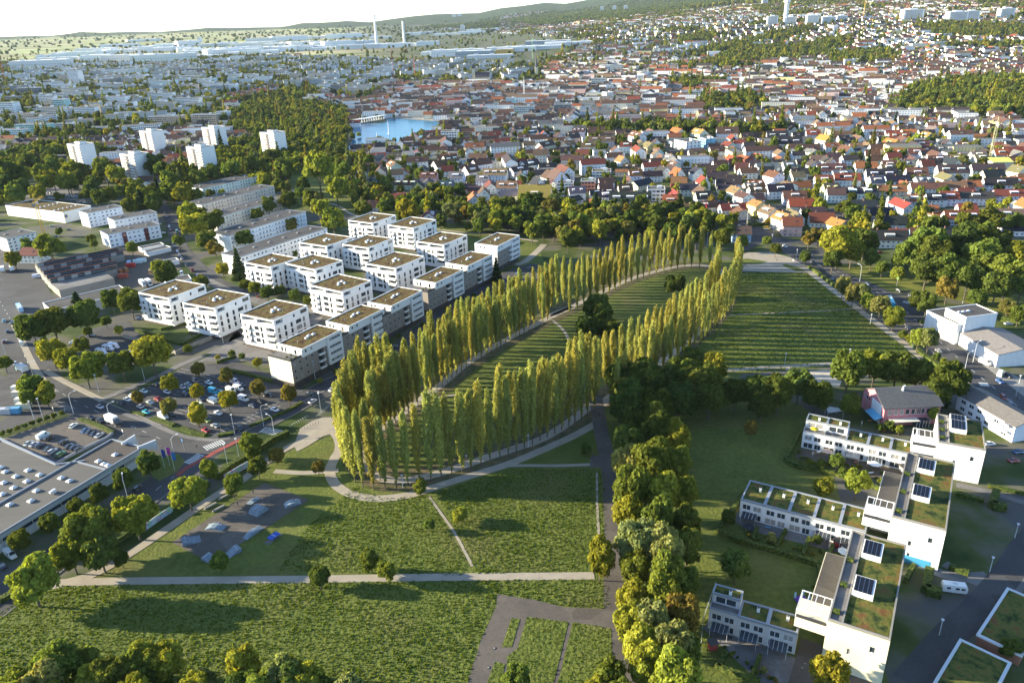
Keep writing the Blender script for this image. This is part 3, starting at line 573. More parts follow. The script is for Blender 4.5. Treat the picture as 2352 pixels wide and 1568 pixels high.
trees('1', [(215, 1190, 88, 'green'), (350, 1150, 95, 'mid'), (560, 1100, 95, 'mid'), (860, 1010, 80, 'mid'), (700, 1135, 32, 'mid'), (785, 1190, 28, 'yellow'), (580, 1200, 28, 'green'), (1000, 1350, 115, 'lime', .95), (540, 1290, 48, 'green'), (800, 1420, 82, 'mid'), (340, 1330, 75, 'lime'), (440, 1390, 72, 'lime'), (560, 1450, 90, 'lime'), (640, 1400, 60, 'green'), (280, 1290, 40, 'lime'), (30, 1410, 42, 'green'),
  (190, 1568, 60, 'lime'), (1240, 1315, 28, 'green'), (1530, 1345, 24, 'mid'), (1600, 1365, 24, 'mid'), (1700, 1405, 32, 'lime'), (1310, 1450, 45, 'rust'), (1500, 1490, 45, 'rust'), (1615, 895, 36, 'green'), (1680, 915, 42, 'green'), (1765, 945, 45, 'mid'), (1850, 935, 40, 'mid'), (1945, 960, 42, 'mid'), (2035, 1000, 32, 'green'), (1470, 790, 42, 'yellow'), (1330, 880, 50, 'mid'),
  (1370, 600, 62, 'mid'), (1500, 590, 45, 'dark'), (1615, 590, 62, 'dark', .9), (1420, 650, 52, 'rust'), (1280, 510, 88, 'lime', .9), (1400, 480, 80, 'mid', .9), (1240, 420, 65, 'lime'), (1220, 290, 70, 'lime', 1.), (1130, 290, 60, 'green'), (1120, 205, 62, 'green'), (1290, 310, 50, 'mid'), (1770, 370, 55, 'mid'), (1700, 430, 45, 'mid'), (1920, 500, 42, 'rust'), (1900, 340, 60, 'mid'), (1330, 430, 45, 'dark'),
  (330, 640, 78, 'green'), (90, 720, 45, 'lime'), (860, 370, 50, 'mid'), (1010, 340, 55, 'dark'), (1100, 820, 70, 'mid'), (1040, 770, 45, 'lime'), (870, 650, 40, 'green'), (1180, 600, 40, 'mid'), (740, 1000, 60, 'dark'), (1440, 1370, 18, 'yellow'), (180, 630, 40, 'mid'), (2100, 130, 100, 'lime', 1.1), (2000, 220, 45, 'green'), (1980, 290, 40, 'dark'), (2220, 260, 80, 'lime'), (2110, 390, 60, 'lime'), (2200, 470, 80, 'green'), (1740, 200, 45, 'lime')])
tree('1', 1570, 760, 52, 'conifer', 1.3, 'conifer'); tree('1', 930, 340, 60, 'conifer', .75, 'conifer'); tree('1', 510, 1010, 55, 'conifer', .7, 'conifer'); tree('A', 2055, 520, 48, 'conifer', 1.35, 'conifer')
tree('1', 1410, 275, 14, 'conifer', 1.3, 'conifer'); tree('4', 1500, 95, 34, 'conifer', 1.2, 'conifer')
trees('A', [(870, 150, 85, 'lime'), (770, 60, 60, 'willow'), (1090, 70, 60, 'mid'), (1240, 50, 55, 'green'), (1420, 70, 85, 'yellow'), (1650, 160, 55, 'mid'), (1740, 90, 75, 'grey'), (1930, 150, 65, 'grey'), (1930, 190, 55, 'green'), (2040, 190, 55, 'yellow'), (2200, 170, 60, 'green'), (2310, 230, 70, 'green'), (2170, 100, 60, 'mid'), (1840, 195, 32, 'green'), (1560, 50, 55, 'dark'), (570, 180, 45, 'rust'), (890, 1240, 24, 'green'), (1040, 1160, 22, 'green'), (1230, 1050, 24, 'green'), (1130, 1105, 22, 'mid'), (1345, 985, 20, 'mid'), (1520, 900, 20, 'mid'), (1690, 790, 20, 'mid'), (780, 1310, 22, 'lime'), (1890, 690, 18, 'mid'), (600, 390, 22, 'green')])
trees('3', [(790, 1235, 52, 'green', .9), (1890, 985, 38, 'dark', 1.), (1065, 1410, 42, 'lime', 1.), (850, 1480, 40, 'green'), (2000, 130, 75, 'dark'), (1930, 60, 70, 'dark'), (2010, 90, 55, 'willow'), (1960, 200, 60, 'dark'), (2180, 470, 70, 'dark'), (2130, 600, 90, 'dark'), (2230, 640, 80, 'dark'), (2120, 740, 80, 'dark'), (2220, 800, 90, 'dark'), (2150, 880, 70, 'dark')])
trees('O', [(850, 1288, 24, 'green', 1.), (890, 1312, 22, 'lime', 1.), (735, 1322, 22, 'dark', 1.), (1378, 1285, 34, 'lime', 1.25), (1055, 1185, 17, 'lime', 1.),
  (1430, 870, 42, 'dark'), (1480, 880, 48, 'dark'), (1440, 930, 46, 'dark'), (1500, 940, 44, 'dark'), (1560, 870, 45, 'dark'), (1610, 880, 46, 'mid'), (1560, 920, 40, 'dark'), (1630, 920, 38, 'dark'), (1590, 830, 30, 'mid'), (1640, 850, 28, 'lime', 1.5), (1690, 905, 32, 'dark'), (1740, 900, 36, 'dark'), (1790, 905, 38, 'dark'), (1750, 930, 30, 'dark'), (1835, 885, 34, 'mid'), (1880, 910, 32, 'dark'), (1375, 705, 30, 'dark'), (1350, 760, 30, 'dark'), (1550, 655, 24, 'dark'), (1400, 760, 26, 'dark'),
  (1725, 985, 14, 'rust', 1.5), (1950, 850, 36, 'green', 1.1), (2010, 845, 34, 'lime'), (2060, 850, 38, 'mid'), (2110, 860, 32, 'green'), (2180, 880, 40, 'dark'), (2150, 905, 30, 'dark'), (1870, 912, 20, 'yellow'), (1955, 935, 22, 'green'),
  (1890, 1120, 22, 'lime'), (1970, 1108, 26, 'lime', 1.2), (1690, 1300, 34, 'mid'), (1905, 1545, 38, 'yellow')])
# belt of trees beside the service lane
belt = [(1452, 1010, 40, 'mid'), (1500, 995, 36, 'green'), (1545, 1010, 34, 'lime'), (1440, 1060, 40, 'green'), (1495, 1060, 44, 'lime'), (1550, 1065, 40, 'green'), (1455, 1120, 44, 'green'), (1515, 1130, 46, 'lime'), (1565, 1140, 40, 'lime'), (1450, 1180, 42, 'lime'), (1510, 1195, 46, 'green'), (1570, 1200, 38, 'mid'), (1460, 1245, 46, 'mid'), (1525, 1260, 48, 'green'), (1575, 1265, 36, 'lime'),
 (1465, 1310, 44, 'green'), (1530, 1325, 48, 'mid'), (1575, 1330, 34, 'mid'), (1455, 1375, 44, 'lime'), (1515, 1385, 46, 'lime'), (1450, 1430, 42, 'lime'), (1500, 1440, 46, 'yellow'), (1560, 1420, 44, 'rust'), (1470, 1500, 46, 'yellow'), (1535, 1490, 48, 'lime'), (1570, 1510, 40, 'green'), (1490, 1560, 50, 'lime'), (1560, 1570, 50, 'lime'), (1400, 1560, 42, 'yellow'), (1430, 1600, 44, 'lime'), (1370, 1590, 36, 'yellow'), (1185, 1570, 32, 'lime')]
for e_ in belt: tree('O', e_[0]+random.uniform(-8, 8), e_[1]+random.uniform(-8, 8), e_[2]*random.uniform(.8, 1.08), e_[3] if random.random() < .6 else random.choice(['mid', 'lime', 'green', 'willow']), random.uniform(1.1, 1.35))
# bottom-left wood
for i in range(46):
    x = 10+random.random()*840; top = 1475+45*abs(math.sin(x/60))+(25 if x > 600 else 0)+(x > 700)*40
    tree('O', x, top+random.random()**.8*max(30, 1640-top), random.uniform(26, 44), random.choice(['green', 'lime', 'mid', 'green', 'lime', 'willow', 'yellow' if i % 4 == 0 else 'green']))
trees('1', [(60, 170, 90, 'mid'), (130, 260, 60, 'mid'), (20, 250, 60, 'dark'), (290, 160, 60, 'green'), (350, 200, 55, 'lime'), (440, 215, 60, 'lime'), (505, 195, 50, 'mid'), (600, 250, 50, 'mid'), (560, 140, 45, 'green'), (690, 130, 70, 'green'), (760, 175, 60, 'lime'), (815, 235, 42, 'rust'), (900, 265, 62, 'green'), (650, 320, 50, 'mid'), (710, 300, 50, 'mid'), (100, 300, 60, 'green'), (20, 320, 50, 'mid'), (1030, 110, 70, 'dark'), (1090, 140, 60, 'dark'), (1160, 150, 60, 'mid'), (560, 300, 36, 'mid'), (390, 310, 28, 'green'), (1310, 200, 60, 'mid'), (1380, 160, 60, 'dark'), (1520, 130, 60, 'green'), (1640, 100, 60, 'mid'), (1880, 130, 70, 'mid'), (1810, 60, 60, 'dark'), (2260, 150, 60, 'green'), (600, 590, 30, 'mid'), (390, 540, 22, 'dark'), (620, 620, 26, 'green'), (870, 310, 30, 'mid'), (1850, 240, 50, 'mid')])
for q_ in [(20, 395), (60, 400), (110, 420), (160, 425), (215, 420), (280, 440), (330, 452), (380, 440), (120, 385), (60, 370), (30, 430), (250, 400), (400, 420), (160, 390), (90, 445), (350, 475), (420, 455)]: tree('O', q_[0], q_[1], random.uniform(13, 20), random.choice(['mid', 'green', 'lime', 'dark']))
# line of birches on the right-hand path, big trees beyond
trees('5', [(1215, 545, 48, 'willow', 1.2), (1280, 590, 50, 'willow', 1.2), (1345, 600, 48, 'willow', 1.2), (1370, 640, 44, 'lime', 1.1), (1450, 670, 56, 'willow', 1.1), (1535, 740, 62, 'lime', 1.), (1590, 850, 28, 'green'), (1690, 870, 50, 'lime', 1.2), (1755, 880, 52, 'willow', 1.3), (1800, 985, 22, 'green', 1.3), (1845, 1020, 20, 'lime', 1.3), (1630, 870, 24, 'yellow'), (1690, 630, 55, 'mid'), (1740, 660, 50, 'mid'), (975, 360, 36, 'mid'), (790, 310, 36, 'mid'), (740, 260, 30, 'green'), (580, 265, 42, 'green'), (1190, 280, 110, 'lime', .95), (1270, 330, 80, 'lime', .9), (1350, 270, 78, 'mid'), (1395, 370, 52, 'green'), (1150, 380, 60, 'mid'),
  (1620, 350, 80, 'green'), (1750, 300, 110, 'green'), (1800, 370, 95, 'mid'), (1740, 450, 90, 'mid'), (1880, 460, 95, 'green'), (1960, 290, 100, 'mid'), (2080, 370, 100, 'green'), (2000, 500, 85, 'mid'), (2060, 250, 90, 'green'), (2200, 300, 95, 'mid'), (2250, 480, 100, 'green'), (2180, 540, 80, 'mid'), (2330, 380, 95, 'lime'), (2150, 460, 90, 'mid'), (2340, 530, 80, 'green'), (1870, 570, 60, 'rust'), (2060, 620, 50, 'green'), (2250, 690, 45, 'rust'), (2320, 720, 50, 'green'), (1560, 470, 40, 'lime'), (1460, 430, 40, 'green'), (1990, 140, 60, 'mid'), (2150, 130, 70, 'mid'), (1000, 250, 45, 'rust'), (1060, 230, 50, 'rust'), (2290, 140, 50, 'mid'), (1270, 90, 50, 'green'), (1320, 120, 45, 'lime'), (1220, 50, 50, 'mid'), (455, 240, 60, 'green'), (350, 170, 45, 'dark'), (240, 150, 60, 'mid'), (290, 240, 55, 'dark'), (150, 200, 60, 'dark')])
trees('4', [(810, 445, 18, 'lime'), (870, 455, 26, 'green'), (950, 440, 36, 'green'), (990, 495, 26, 'green'), (1180, 540, 20, 'green'), (1220, 260, 26, 'green'), (1170, 265, 20, 'green'), (1270, 278, 22, 'lime'), (1445, 200, 24, 'lime', 1.6), (850, 840, 26, 'dark'), (620, 830, 26, 'willow'), (850, 1085, 24, 'green'), (1840, 1390, 50, 'dark', .7), (400, 730, 36, 'dark'), (1315, 545, 14, 'green'), (1300, 610, 14, 'mid'), (580, 1500, 18, 'willow'), (480, 850, 16, 'mid'), (1030, 140, 42, 'green'), (850, 120, 42, 'lime')])
# band of wood between the oval and the town, the park, the lake shore
def wood(poly, step, hues, rmin, rmax, cap=999):
    P = [G(p) for p in poly]; xs = [p.x for p in P]; ys = [p.y for p in P]; W2 = [(p.x, p.y) for p in P]; k = 0; y = min(ys)
    while y < max(ys):
        x = min(xs)
        while x < max(xs):
            a, b = x+random.uniform(-.35, .35)*step, y+random.uniform(-.35, .35)*step
            if inpoly(a, b, W2) and k < cap and all((a-q[0])**2+(b-q[1])**2 > (q[2]*.9+2)**2 for q in OCC[-400:]):
                tree(None, 0, 0, 0, random.choice(hues), random.uniform(.9, 1.15), 'conifer' if random.random() < .06 else None, world=(Vector((a, b, 0)), random.uniform(rmin, rmax))); k += 1
            x += step
        y += step
MIXH = ['mid', 'green', 'mid', 'lime', 'dark', 'grey', 'green', 'rust', 'willow', 'yellow', 'mid', 'dark']
wood([(1040, 505), (1100, 530), (1240, 560), (1290, 590), (1420, 560), (1500, 545), (1620, 535), (1690, 560), (1640, 520), (1560, 500), (1420, 500), (1300, 490), (1200, 490), (1040, 480)], 12, MIXH, 5, 7.5)
# ------------------------------------------------------------------ buildings
def win_mesh(kind):
    mb = MB()   # unit opening 1 x 1 in x,z; origin at the lower left corner of the opening, outside is -y
    fr = M['frame'] if kind != 'dark' else M['dark']; t = .07
    mb.box(0, 1, .16, .2, 0, 1, M['glass'])
    for a, b, c, d in ((0, t, 0, 1), (1-t, 1, 0, 1), (t, 1-t, 0, t), (t, 1-t, 1-t, 1)): mb.box(a, b, .1, .155, c, d, fr)
    if kind != 'one': mb.box(.5-t*.4, .5+t*.4, .1, .155, t, 1-t, fr)
    return mb.mesh('window')
WIN = dict(two=win_mesh('two'), one=win_mesh('one'), dark=win_mesh('dark'))
def facade(mb, o, u, wid, z0, z1, ops, m, depth=.22):
    """wall in the plane through o along u, outward normal = u rotated -90 deg; ops = (x0, x1, za, zb, depth)"""
    nrm = (u[1], -u[0]); xs = sorted({0, wid, *[a for q in ops for a in q[:2]]}); zs = sorted({z0, z1, *[a for q in ops for a in q[2:4]]})
    def P(x, z, d=0): return (o[0]+u[0]*x-nrm[0]*d, o[1]+u[1]*x-nrm[1]*d, z)
    for k in range(len(zs)-1):
        za, zb = zs[k], zs[k+1]; run = None
        for i in range(len(xs)-1):
            xa, xb = xs[i], xs[i+1]; cx, cz = (xa+xb)/2, (za+zb)/2
            hole = any(q[0] < cx < q[1] and q[2] < cz < q[3] for q in ops)
            if hole:
                if run is not None: mb.face([P(run, za), P(xa, za), P(xa, zb), P(run, zb)], m); run = None
            elif run is None: run = xa
        if run is not None: mb.face([P(run, za), P(wid, za), P(wid, zb), P(run, zb)], m)
    for q in ops:
        x0, x1, a, b = q[:4]; d = q[4] if len(q) > 4 else depth
        mb.face([P(x0, a), P(x1, a), P(x1, a, d), P(x0, a, d)], m); mb.face([P(x0, b, d), P(x1, b, d), P(x1, b), P(x0, b)], m)
        mb.face([P(x0, a), P(x0, a, d), P(x0, b, d), P(x0, b)], m); mb.face([P(x1, a, d), P(x1, a), P(x1, b), P(x1, b, d)], m)
        if d > .5: mb.face([P(x0, a, d), P(x1, a, d), P(x1, b, d), P(x0, b, d)], M['glass'])
def put_windows(par, o, u, ops, kind='two', name='window'):
    rz = math.atan2(u[1], u[0])
    for q in ops:
        if len(q) > 4: continue
        w = link(name, WIN[kind], par, (o[0]+u[0]*q[0], o[1]+u[1]*q[0], q[2]), rz, (q[1]-q[0], 1, q[3]-q[2]))
def quad(z, pts, h):
    """left, top, right, front corners of a roof outline -> centre, angle, length along front->right, length along front->left"""
    L, Tp, R, Fr = [g(z, *p, h) for p in pts]
    u = ((R-Fr)+(Tp-L))/2; v = ((L-Fr)+(Tp-R))/2; lu, lv = u.xy.length, v.xy.length; a = math.atan2(u.y, u.x)
    av = math.atan2(v.y, v.x)-math.pi/2; a = (a*lu+av*lv)/(lu+lv) if abs(a-av) < 1 else a
    c = (L+Tp+R+Fr)/4; return Vector((c.x, c.y, 0)), a, lu, lv
SK = MB(); SK.box(-.9, .9, -.6, .6, 0, .3, M['frame']); SK.hexa([(-.9, -.6, .3), (.9, -.6, .3), (.9, .6, .3), (-.9, .6, .3)], [(-.4, -.25, .75), (.4, -.25, .75), (.4, .25, .75), (-.4, .25, .75)], M['steel']); SKY = SK.mesh('skylight')
def flat_roof(par, x0, x1, y0, y1, z, top, parapet=.5, pm=None, w=.35, name='roof'):
    mb = MB(); mb.box(x0+w, x1-w, y0+w, y1-w, z-.3, z+.02, top); o = build(mb, name, par)
    mb = MB(); p = pm or M['white']
    for a, b, c, d in ((x0, x1, y0, y0+w), (x0, x1, y1-w, y1), (x0, x0+w, y0+w, y1-w), (x1-w, x1, y0+w, y1-w)): mb.box(a, b, c, d, z-.3, z+parapet, p)
    build(mb, 'parapet', par); return o
BAL = MB(); BAL.box(0, 1, 0, 1, 0, .18, M['white']); BAL.box(0, 1, 0, .04, .18, 1.15, M['white']); BAL.box(0, .03, .04, 1, .18, 1.15, M['white']); BAL.box(.97, 1, .04, 1, .18, 1.15, M['white']); BALM = BAL.mesh('balcony')
def cube_block(z, pts, ht, lab, floors=5, seed=0):
    r = random.Random(seed); c, a, lu, lv = quad(z, pts, ht); o = thing('apartment_block', c, a); hx, hy = lu/2, lv/2; fh = (ht-.6)/(floors+.0); zt = ht-fh
    OCC.append((c.x, c.y, 12)); W_, mb = M['white'], MB(); base = 1.2
    def col(wid, n, style):
        ops = []; st = (wid-2)/n
        for f in range(1, floors-1):
            zz = f*fh+.3
            for i in range(n):
                x = 1+st*i; k = (i+style) % 4
                if k == 3: ops.append((x+.3, x+st-.3, zz+.3, zz+2.3))
                else: ops.append((x+st*.2, x+st*.2+1.5, zz-.1, zz+2.4))
        return ops
    south = col(lu, 5, 0); west = col(lv-6.2, 4, 1)
    # corner loggias at the sunny corner, and a ribbon of openings on the top floor
    lw = 5.4; west2 = [(lv-lw-.7, lv-.4, f*fh+.7, f*fh+3.0, 2.2) for f in range(1, floors-1)]
    top_s = [(.8, 6, zt+.9, ht-.5, 2.), (lu*.55, lu*.55+1.2, zt+.8, zt+2.3), (lu-5.5, lu-1, zt+.8, ht-.6)]
    top_w = [(.8, lv*.42, zt+.9, ht-.5, 2.2), (lv*.48, lv-.8, zt+.9, ht-.5, 2.)]
    S = ((-hx, -hy), (1, 0)); Wf = ((-hx, hy), (0, -1)); E_ = ((hx, -hy), (0, 1)); Nf = ((hx, hy), (-1, 0))
    facade(mb, *S, lu, base, ht, south+top_s, W_); facade(mb, *Wf, lv, base, ht, west+west2+top_w, W_)
    east = col(lv, 4, 2); facade(mb, *E_, lv, base, ht, east, W_); facade(mb, *Nf, lu, base, ht, [], W_)
    build(mb, 'wall', o); b = MB(); b.box(-hx+.25, hx-.25, -hy+.25, hy-.25, 0, base+1.6, M['brown']); build(b, 'plinth', o)
    put_windows(o, *S, south+top_s, 'dark'); put_windows(o, *Wf, west, 'dark'); put_windows(o, *E_, east, 'dark')
    for f in range(1, floors-1):   # balcony trays wrap the corner
        link('balcony', BALM, o, (-hx-1.5, -hy-.3, f*fh+.2), 0, (1.5, 5.6, .95)); link('balcony', BALM, o, (-hx-1.2, hy-5.5, f*fh+.2), 0, (1.2, 5, .95))
        if r.random() < .55: q = MB(); q.box(0, .5, 0, 1.6, 0, .7, M['hedge']); build(q, 'planter', o, loc=(-hx-1.0, -hy+r.uniform(.5, 3), f*fh+.4))
        if r.random() < .35: q = MB(); q.box(0, 1.1, 0, 2.6, 0, .08, M['fabric']); build(q, 'awning', o, loc=(-hx-1.15, r.choice((-hy+1, hy-4)), f*fh+2.9), color=r.choice(((.6, .55, .45), (.5, .5, .5), (.3, .3, .32))))
    flat_roof(o, -hx, hx, -hy, hy, ht, M['greenroof'], .45)
    t = MB(); t.box(-hx+.6, -hx+6.4, -hy+.6, -hy+3.6, ht+.03, ht+.09, M['paving']); build(t, 'roof_terrace', o)
    for k, (x, y) in enumerate(((-.5, .8), (2.4, 1.4), (1.2, -2.2), (-2.6, -1.2))): link('skylight', SKY, o, (x, y, ht+.02), r.choice((0, 1.57)))
    for k in range(3): v = MB(); v.tube((0, 0, 0), (0, 0, .7), .15, .15, M['steel'], 6); build(v, 'vent_pipe', o, loc=(r.uniform(-hx*.6, hx*.6), r.uniform(-hy*.6, hy*.6), ht))
    tag(o, lab, 'apartment block', 'white cube-shaped apartment blocks', auto=False); return o
CUBES = [('1', [(932, 940), (1160, 853), (1335, 893), (1112, 990)], 'white five-storey cube block at the far left end of the front row'),
 ('1', [(1225, 1010), (1435, 912), (1625, 960), (1420, 1055)], 'white cube block with corner balconies, second in the front row'),
 ('A', [(215, 825), (450, 720), (675, 765), (440, 885)], 'white cube block beside the playground, third in the front row'),
 ('A', [(240, 450), (430, 385), (610, 422), (420, 495)], 'white cube block next to the spire-shaped conifer'),
 ('A', [(550, 458), (725, 392), (930, 440), (735, 515)], 'white cube block above the courtyard trees, four white domes on roof'),
 ('A', [(720, 608), (915, 540), (1130, 580), (940, 685)], 'white cube block with most skylights, directly behind the street terrace'),
 ('A', [(645, 303), (820, 240), (985, 270), (830, 348)], 'white cube block touching the long grey-roofed slab'),
 ('A', [(945, 322), (1120, 252), (1295, 280), (1130, 352)], 'white cube block with the planted roof deck on its left edge'),
 ('A', [(1140, 455), (1310, 372), (1510, 410), (1320, 510)], 'white cube block with ball-shaped shrubs on its roof terrace'),
 ('A', [(1000, 145), (1150, 90), (1308, 112), (1160, 178)], 'rearmost white cube block beside the park lawn'),
 ('A', [(1290, 178), (1430, 122), (1605, 145), (1450, 215)], 'white cube block with glazed corner bays under the yellow tree'),
 ('A', [(1495, 298), (1640, 230), (1835, 255), (1670, 335)], 'white cube block closest to the street terrace at the park end')]
for i, (z, p, l) in enumerate(CUBES): cube_block(z, p, 17 if i < 9 else 16.5, l, seed=i)
def street_block(z, pts, lab, terrace=7., ht=17.2, last=False, seed=0):
    c, a, lu, lv = quad(z, pts, ht); o = thing('street_block', c, a); hx, hy = lu/2, lv/2; xl = -hx-(0 if last else terrace); zt = ht-3.4; OCC.append((c.x, c.y, 16))
    tot = hx-xl; mb = MB(); S = ((xl, -hy), (1, 0)); W0 = ((xl, hy), (0, -1)); fl = [3.4+3.4*f*.98 for f in range(3)]
    ops = []
    for zz in fl:
        for x in (1.5, 5., 9.): ops.append((x, x+1.1, zz+.9, zz+2.3))
        ops.append((12.5, 13.6, zz+.9, zz+2.3))
    xg = tot*.52; ops += [(xg, xg+3.6, zz+.4, zz+3.0, 1.6) for zz in fl]
    facade(mb, *S, tot, 3.2, zt, ops, M['greige']); wop = [(lv*.3, lv*.3+3, zz+.9, zz+2.3) for zz in fl[:0]]
    facade(mb, *W0, lv, 3.2, zt, wop, mat_end := M['greige'] if seed else M['cream']); facade(mb, (hx, -hy), (0, 1), lv, 3.2, zt, [], M['greige']); facade(mb, (hx, hy), (-1, 0), tot, 3.2, zt, [], M['greige'])
    mb.box(xl, hx, -hy, hy, zt-.02, zt, M['paving']); build(mb, 'wall', o); put_windows(o, *S, ops, 'one')
    b = MB(); b.box(xl+.2, hx-.2, -hy+.2, hy-.2, 0, 3.2, M['brown']); build(b, 'ground_floor', o)
    for k in range(6): q = MB(); q.box(0, 3., 0, .1, .2, 2.6, M['dark']); build(q, 'garage_door', o, loc=(xl+2+k*(tot-4)/6, -hy+.08, 0))
    # white top storey and the white bay with ribbon windows
    p = MB(); tops = [(2, 3.2, zt+1, zt+2.4), (5.5, 6.7, zt+1, zt+2.4)]; facade(p, (-hx-.3, -hy-.3), (1, 0), lu*.62+.3, zt-.6, ht, tops, M['white']); tw = [(2, 3.2, zt+.3, zt+2.5), (4.2, 5.4, zt+.3, zt+2.5), (lv-4, lv-2.6, zt+.3, zt+2.5)] if not last else [(2, 3, zt+1, zt+2.2), (4, 5, zt+1, zt+2.2), (7, 8, zt+1, zt+2.2)]
    facade(p, (-hx-.3, hy+.3), (0, -1), lv+.6, zt+.02 if not last else 3.2, ht, tw, M['white']); facade(p, (hx+.3, -hy-.3), (0, 1), lv+.6, 3.2, ht, [], M['white']); facade(p, (hx+.3, hy+.3), (-1, 0), lu+.6, zt, ht, [], M['white']); build(p, 'top_storey', o)
    put_windows(o, (-hx-.3, -hy-.3), (1, 0), tops, 'one'); put_windows(o, (-hx-.3, hy+.3), (0, -1), tw, 'dark')
    bx = -hx+lu*.62; bw = lu*.38+.3; rib = [(1.2, bw-1, zz+.9, zz+2.4, .24) for zz in fl+[zt]]
    p = MB(); facade(p, (bx, -hy-.9), (1, 0), bw, 3.2, ht, rib, M['white']); facade(p, (bx, hy), (0, -1), lv+.9, 3.2, ht, [], M['white']); facade(p, (hx+.3, -hy-.9), (0, 1), 1.2, 3.2, ht, [], M['white'])
    for q in rib: p.box(bx+q[0], bx+q[1], -hy-.66, -hy-.64, q[2], q[3], M['greige'])
    build(p, 'white_bay', o)
    for q in rib:
        for k in range(4): xx = bx+q[0]+.2+k*(q[1]-q[0]-.3)/4; link('window', WIN['two'], o, (xx, -hy-.84, q[2]+.1), 0, (1.5, 1, 1.3))
    for zz in fl: link('balcony', BALM, o, (xl+xg, -hy-1, zz+.1), 0, (3.6, 1, .9))
    flat_roof(o, -hx-.3, hx+.3, -hy-.9, hy+.3, ht, M['greenroof'], .35)
    if not last:
        t = MB(); t.box(xl, -hx-.35, -hy, -hy+.06, zt, zt+1, M['dark']); t.box(xl, xl+.06, -hy+.06, hy, zt, zt+1, M['dark']); build(t, 'railing', o)
        for k in range(4): q = MB(); q.box(0, .9, 0, .7, 0, .7, M['hedge']); build(q, 'planter', o, loc=(xl+1+k*1.3, -hy+1+(k % 2)*4, zt))
    for x, y in ((-2, 0), (.5, 1.), (3, 0.4)): link('skylight', SKY, o, (x, y, ht+.02))
    v = MB(); v.tube((0, 0, 0), (0, 0, .9), .15, .15, M['steel'], 6); build(v, 'vent_pipe', o, loc=(-hx*.6, 0, ht))
    tag(o, lab, 'apartment building', 'terraced apartment buildings along the poplar street', auto=False)
M['cream'] = mat('cream_render', (.74, .68, .52), scale=.2, var=(.93, 1.04))
STREET = [('A', [(478, 1040), (757, 905), (920, 942), (640, 1078)], 'end building of the street terrace with cream end wall and furnished roof terrace'),
 ('A', [(815, 882), (1078, 760), (1232, 792), (985, 907)], 'second building of the street terrace counted from the cream end wall'),
 ('A', [(1125, 740), (1350, 630), (1505, 658), (1290, 767)], 'third street terrace building, beside the paved gap'),
 ('A', [(1452, 577), (1660, 482), (1803, 507), (1612, 598)], 'fourth street terrace building, with grey end wall at the paved gap'),
 ('A', [(1690, 457), (1870, 372), (2012, 397), (1843, 477)], 'fifth street terrace building, behind the dark spire conifer'),
 ('A', [(1905, 315), (2060, 237), (2207, 258), (2060, 335)], 'last street terrace building at the park, white end wall')]
for i, (z, p, l) in enumerate(STREET): street_block(z, p, l, last=(i == 5), seed=i)
def slab_block(z, pts, ht, lab, wallc, floors=4, roof=None, name='slab_block', cat='apartment block', grp='long flat-roofed housing slabs', south=True, winw=1.6, bays=None, blue=None):
    c, a, lu, lv = quad(z, pts, ht); o = thing(name, c, a); hx, hy = lu/2, lv/2; OCC.append((c.x, c.y, lu*.4)); mm = M['gen']; fh = (ht-.8)/floors; n = bays or max(2, int(lu/3.3)); mw = MB(); ops = []
    for f in range(floors):
        for i in range(n):
            if (i % 5) == 2: ops.append((.6+i*(lu-1.2)/n+.8, .6+i*(lu-1.2)/n+1.7, f*fh+1.2, f*fh+1.9)); continue
            x = .6+i*(lu-1.2)/n+.4; ops.append((x, min(x+winw, lu-.2), f*fh+1., f*fh+2.3))
    S = ((-hx, -hy), (1, 0)); facade(mw, *S, lu, 0, ht-.5, ops, mm); wops = [(lv*.45, lv*.45+.9, f*fh+1.1, f*fh+2.1) for f in range(floors)] if floors > 4 else []
    facade(mw, (-hx, hy), (0, -1), lv, 0, ht-.5, wops, mm); facade(mw, (hx, -hy), (0, 1), lv, 0, ht-.5, [], mm); facade(mw, (hx, hy), (-1, 0), lu, 0, ht-.5, [], mm)
    build(mw, 'wall', o, color=wallc); put_windows(o, *S, ops, 'two')
    if blue:
        for f in range(floors): q = MB(); q.box(-hx+.1, hx-.1, -hy-.05, -hy-.02, f*fh+.15, f*fh+.9, M['gen']); build(q, 'spandrel_panel', o, color=blue)
    flat_roof(o, -hx-.3, hx+.3, -hy-.3, hy+.3, ht-.2, roof or M['bitumen'], .18, M['coping'], .5)
    for k in range(max(2, int(lu/12))): q = MB(); q.box(-1, 1, -.7, .7, 0, .6, M['concrete']); q.box(-.8, .8, -.5, .5, .6, .7, M['coping']); build(q, 'roof_vent', o, loc=(-hx+lu*(k+.5)/max(2, int(lu/12)), .3, ht-.18))
    tag(o, lab, cat, grp, auto=False); return o
slab_block('A', [(78, 385), (697, 180), (817, 203), (200, 412)], 13.5, 'longest white slab block, immediately behind the white cubes', (.78, .77, .74))
slab_block('1', [(1388, 548), (1900, 390), (2010, 410), (1520, 562)], 13.5, 'slab block with blue-tinted panels, second behind the cubes', (.62, .68, .72), blue=(.35, .47, .58))
slab_block('1', [(1305, 440), (1760, 308), (1850, 322), (1430, 448)], 13, 'cream panelled slab block half hidden by a round tree', (.66, .6, .5), blue=(.52, .42, .32))
slab_block('1', [(1240, 345), (1700, 225), (1797, 238), (1325, 365)], 13, 'beige slab block, fourth of the parallel slabs', (.6, .55, .47), blue=(.42, .36, .3))
slab_block('1', [(1235, 240), (1610, 160), (1697, 172), (1340, 256)], 12, 'pale green-trimmed slab block farthest from the cubes', (.62, .72, .7), blue=(.4, .58, .55))
slab_block('1', [(975, 208), (1100, 180), (1225, 190), (1070, 222)], 8, 'low pale green block among trees by the tall towers', (.55, .68, .66), 2)
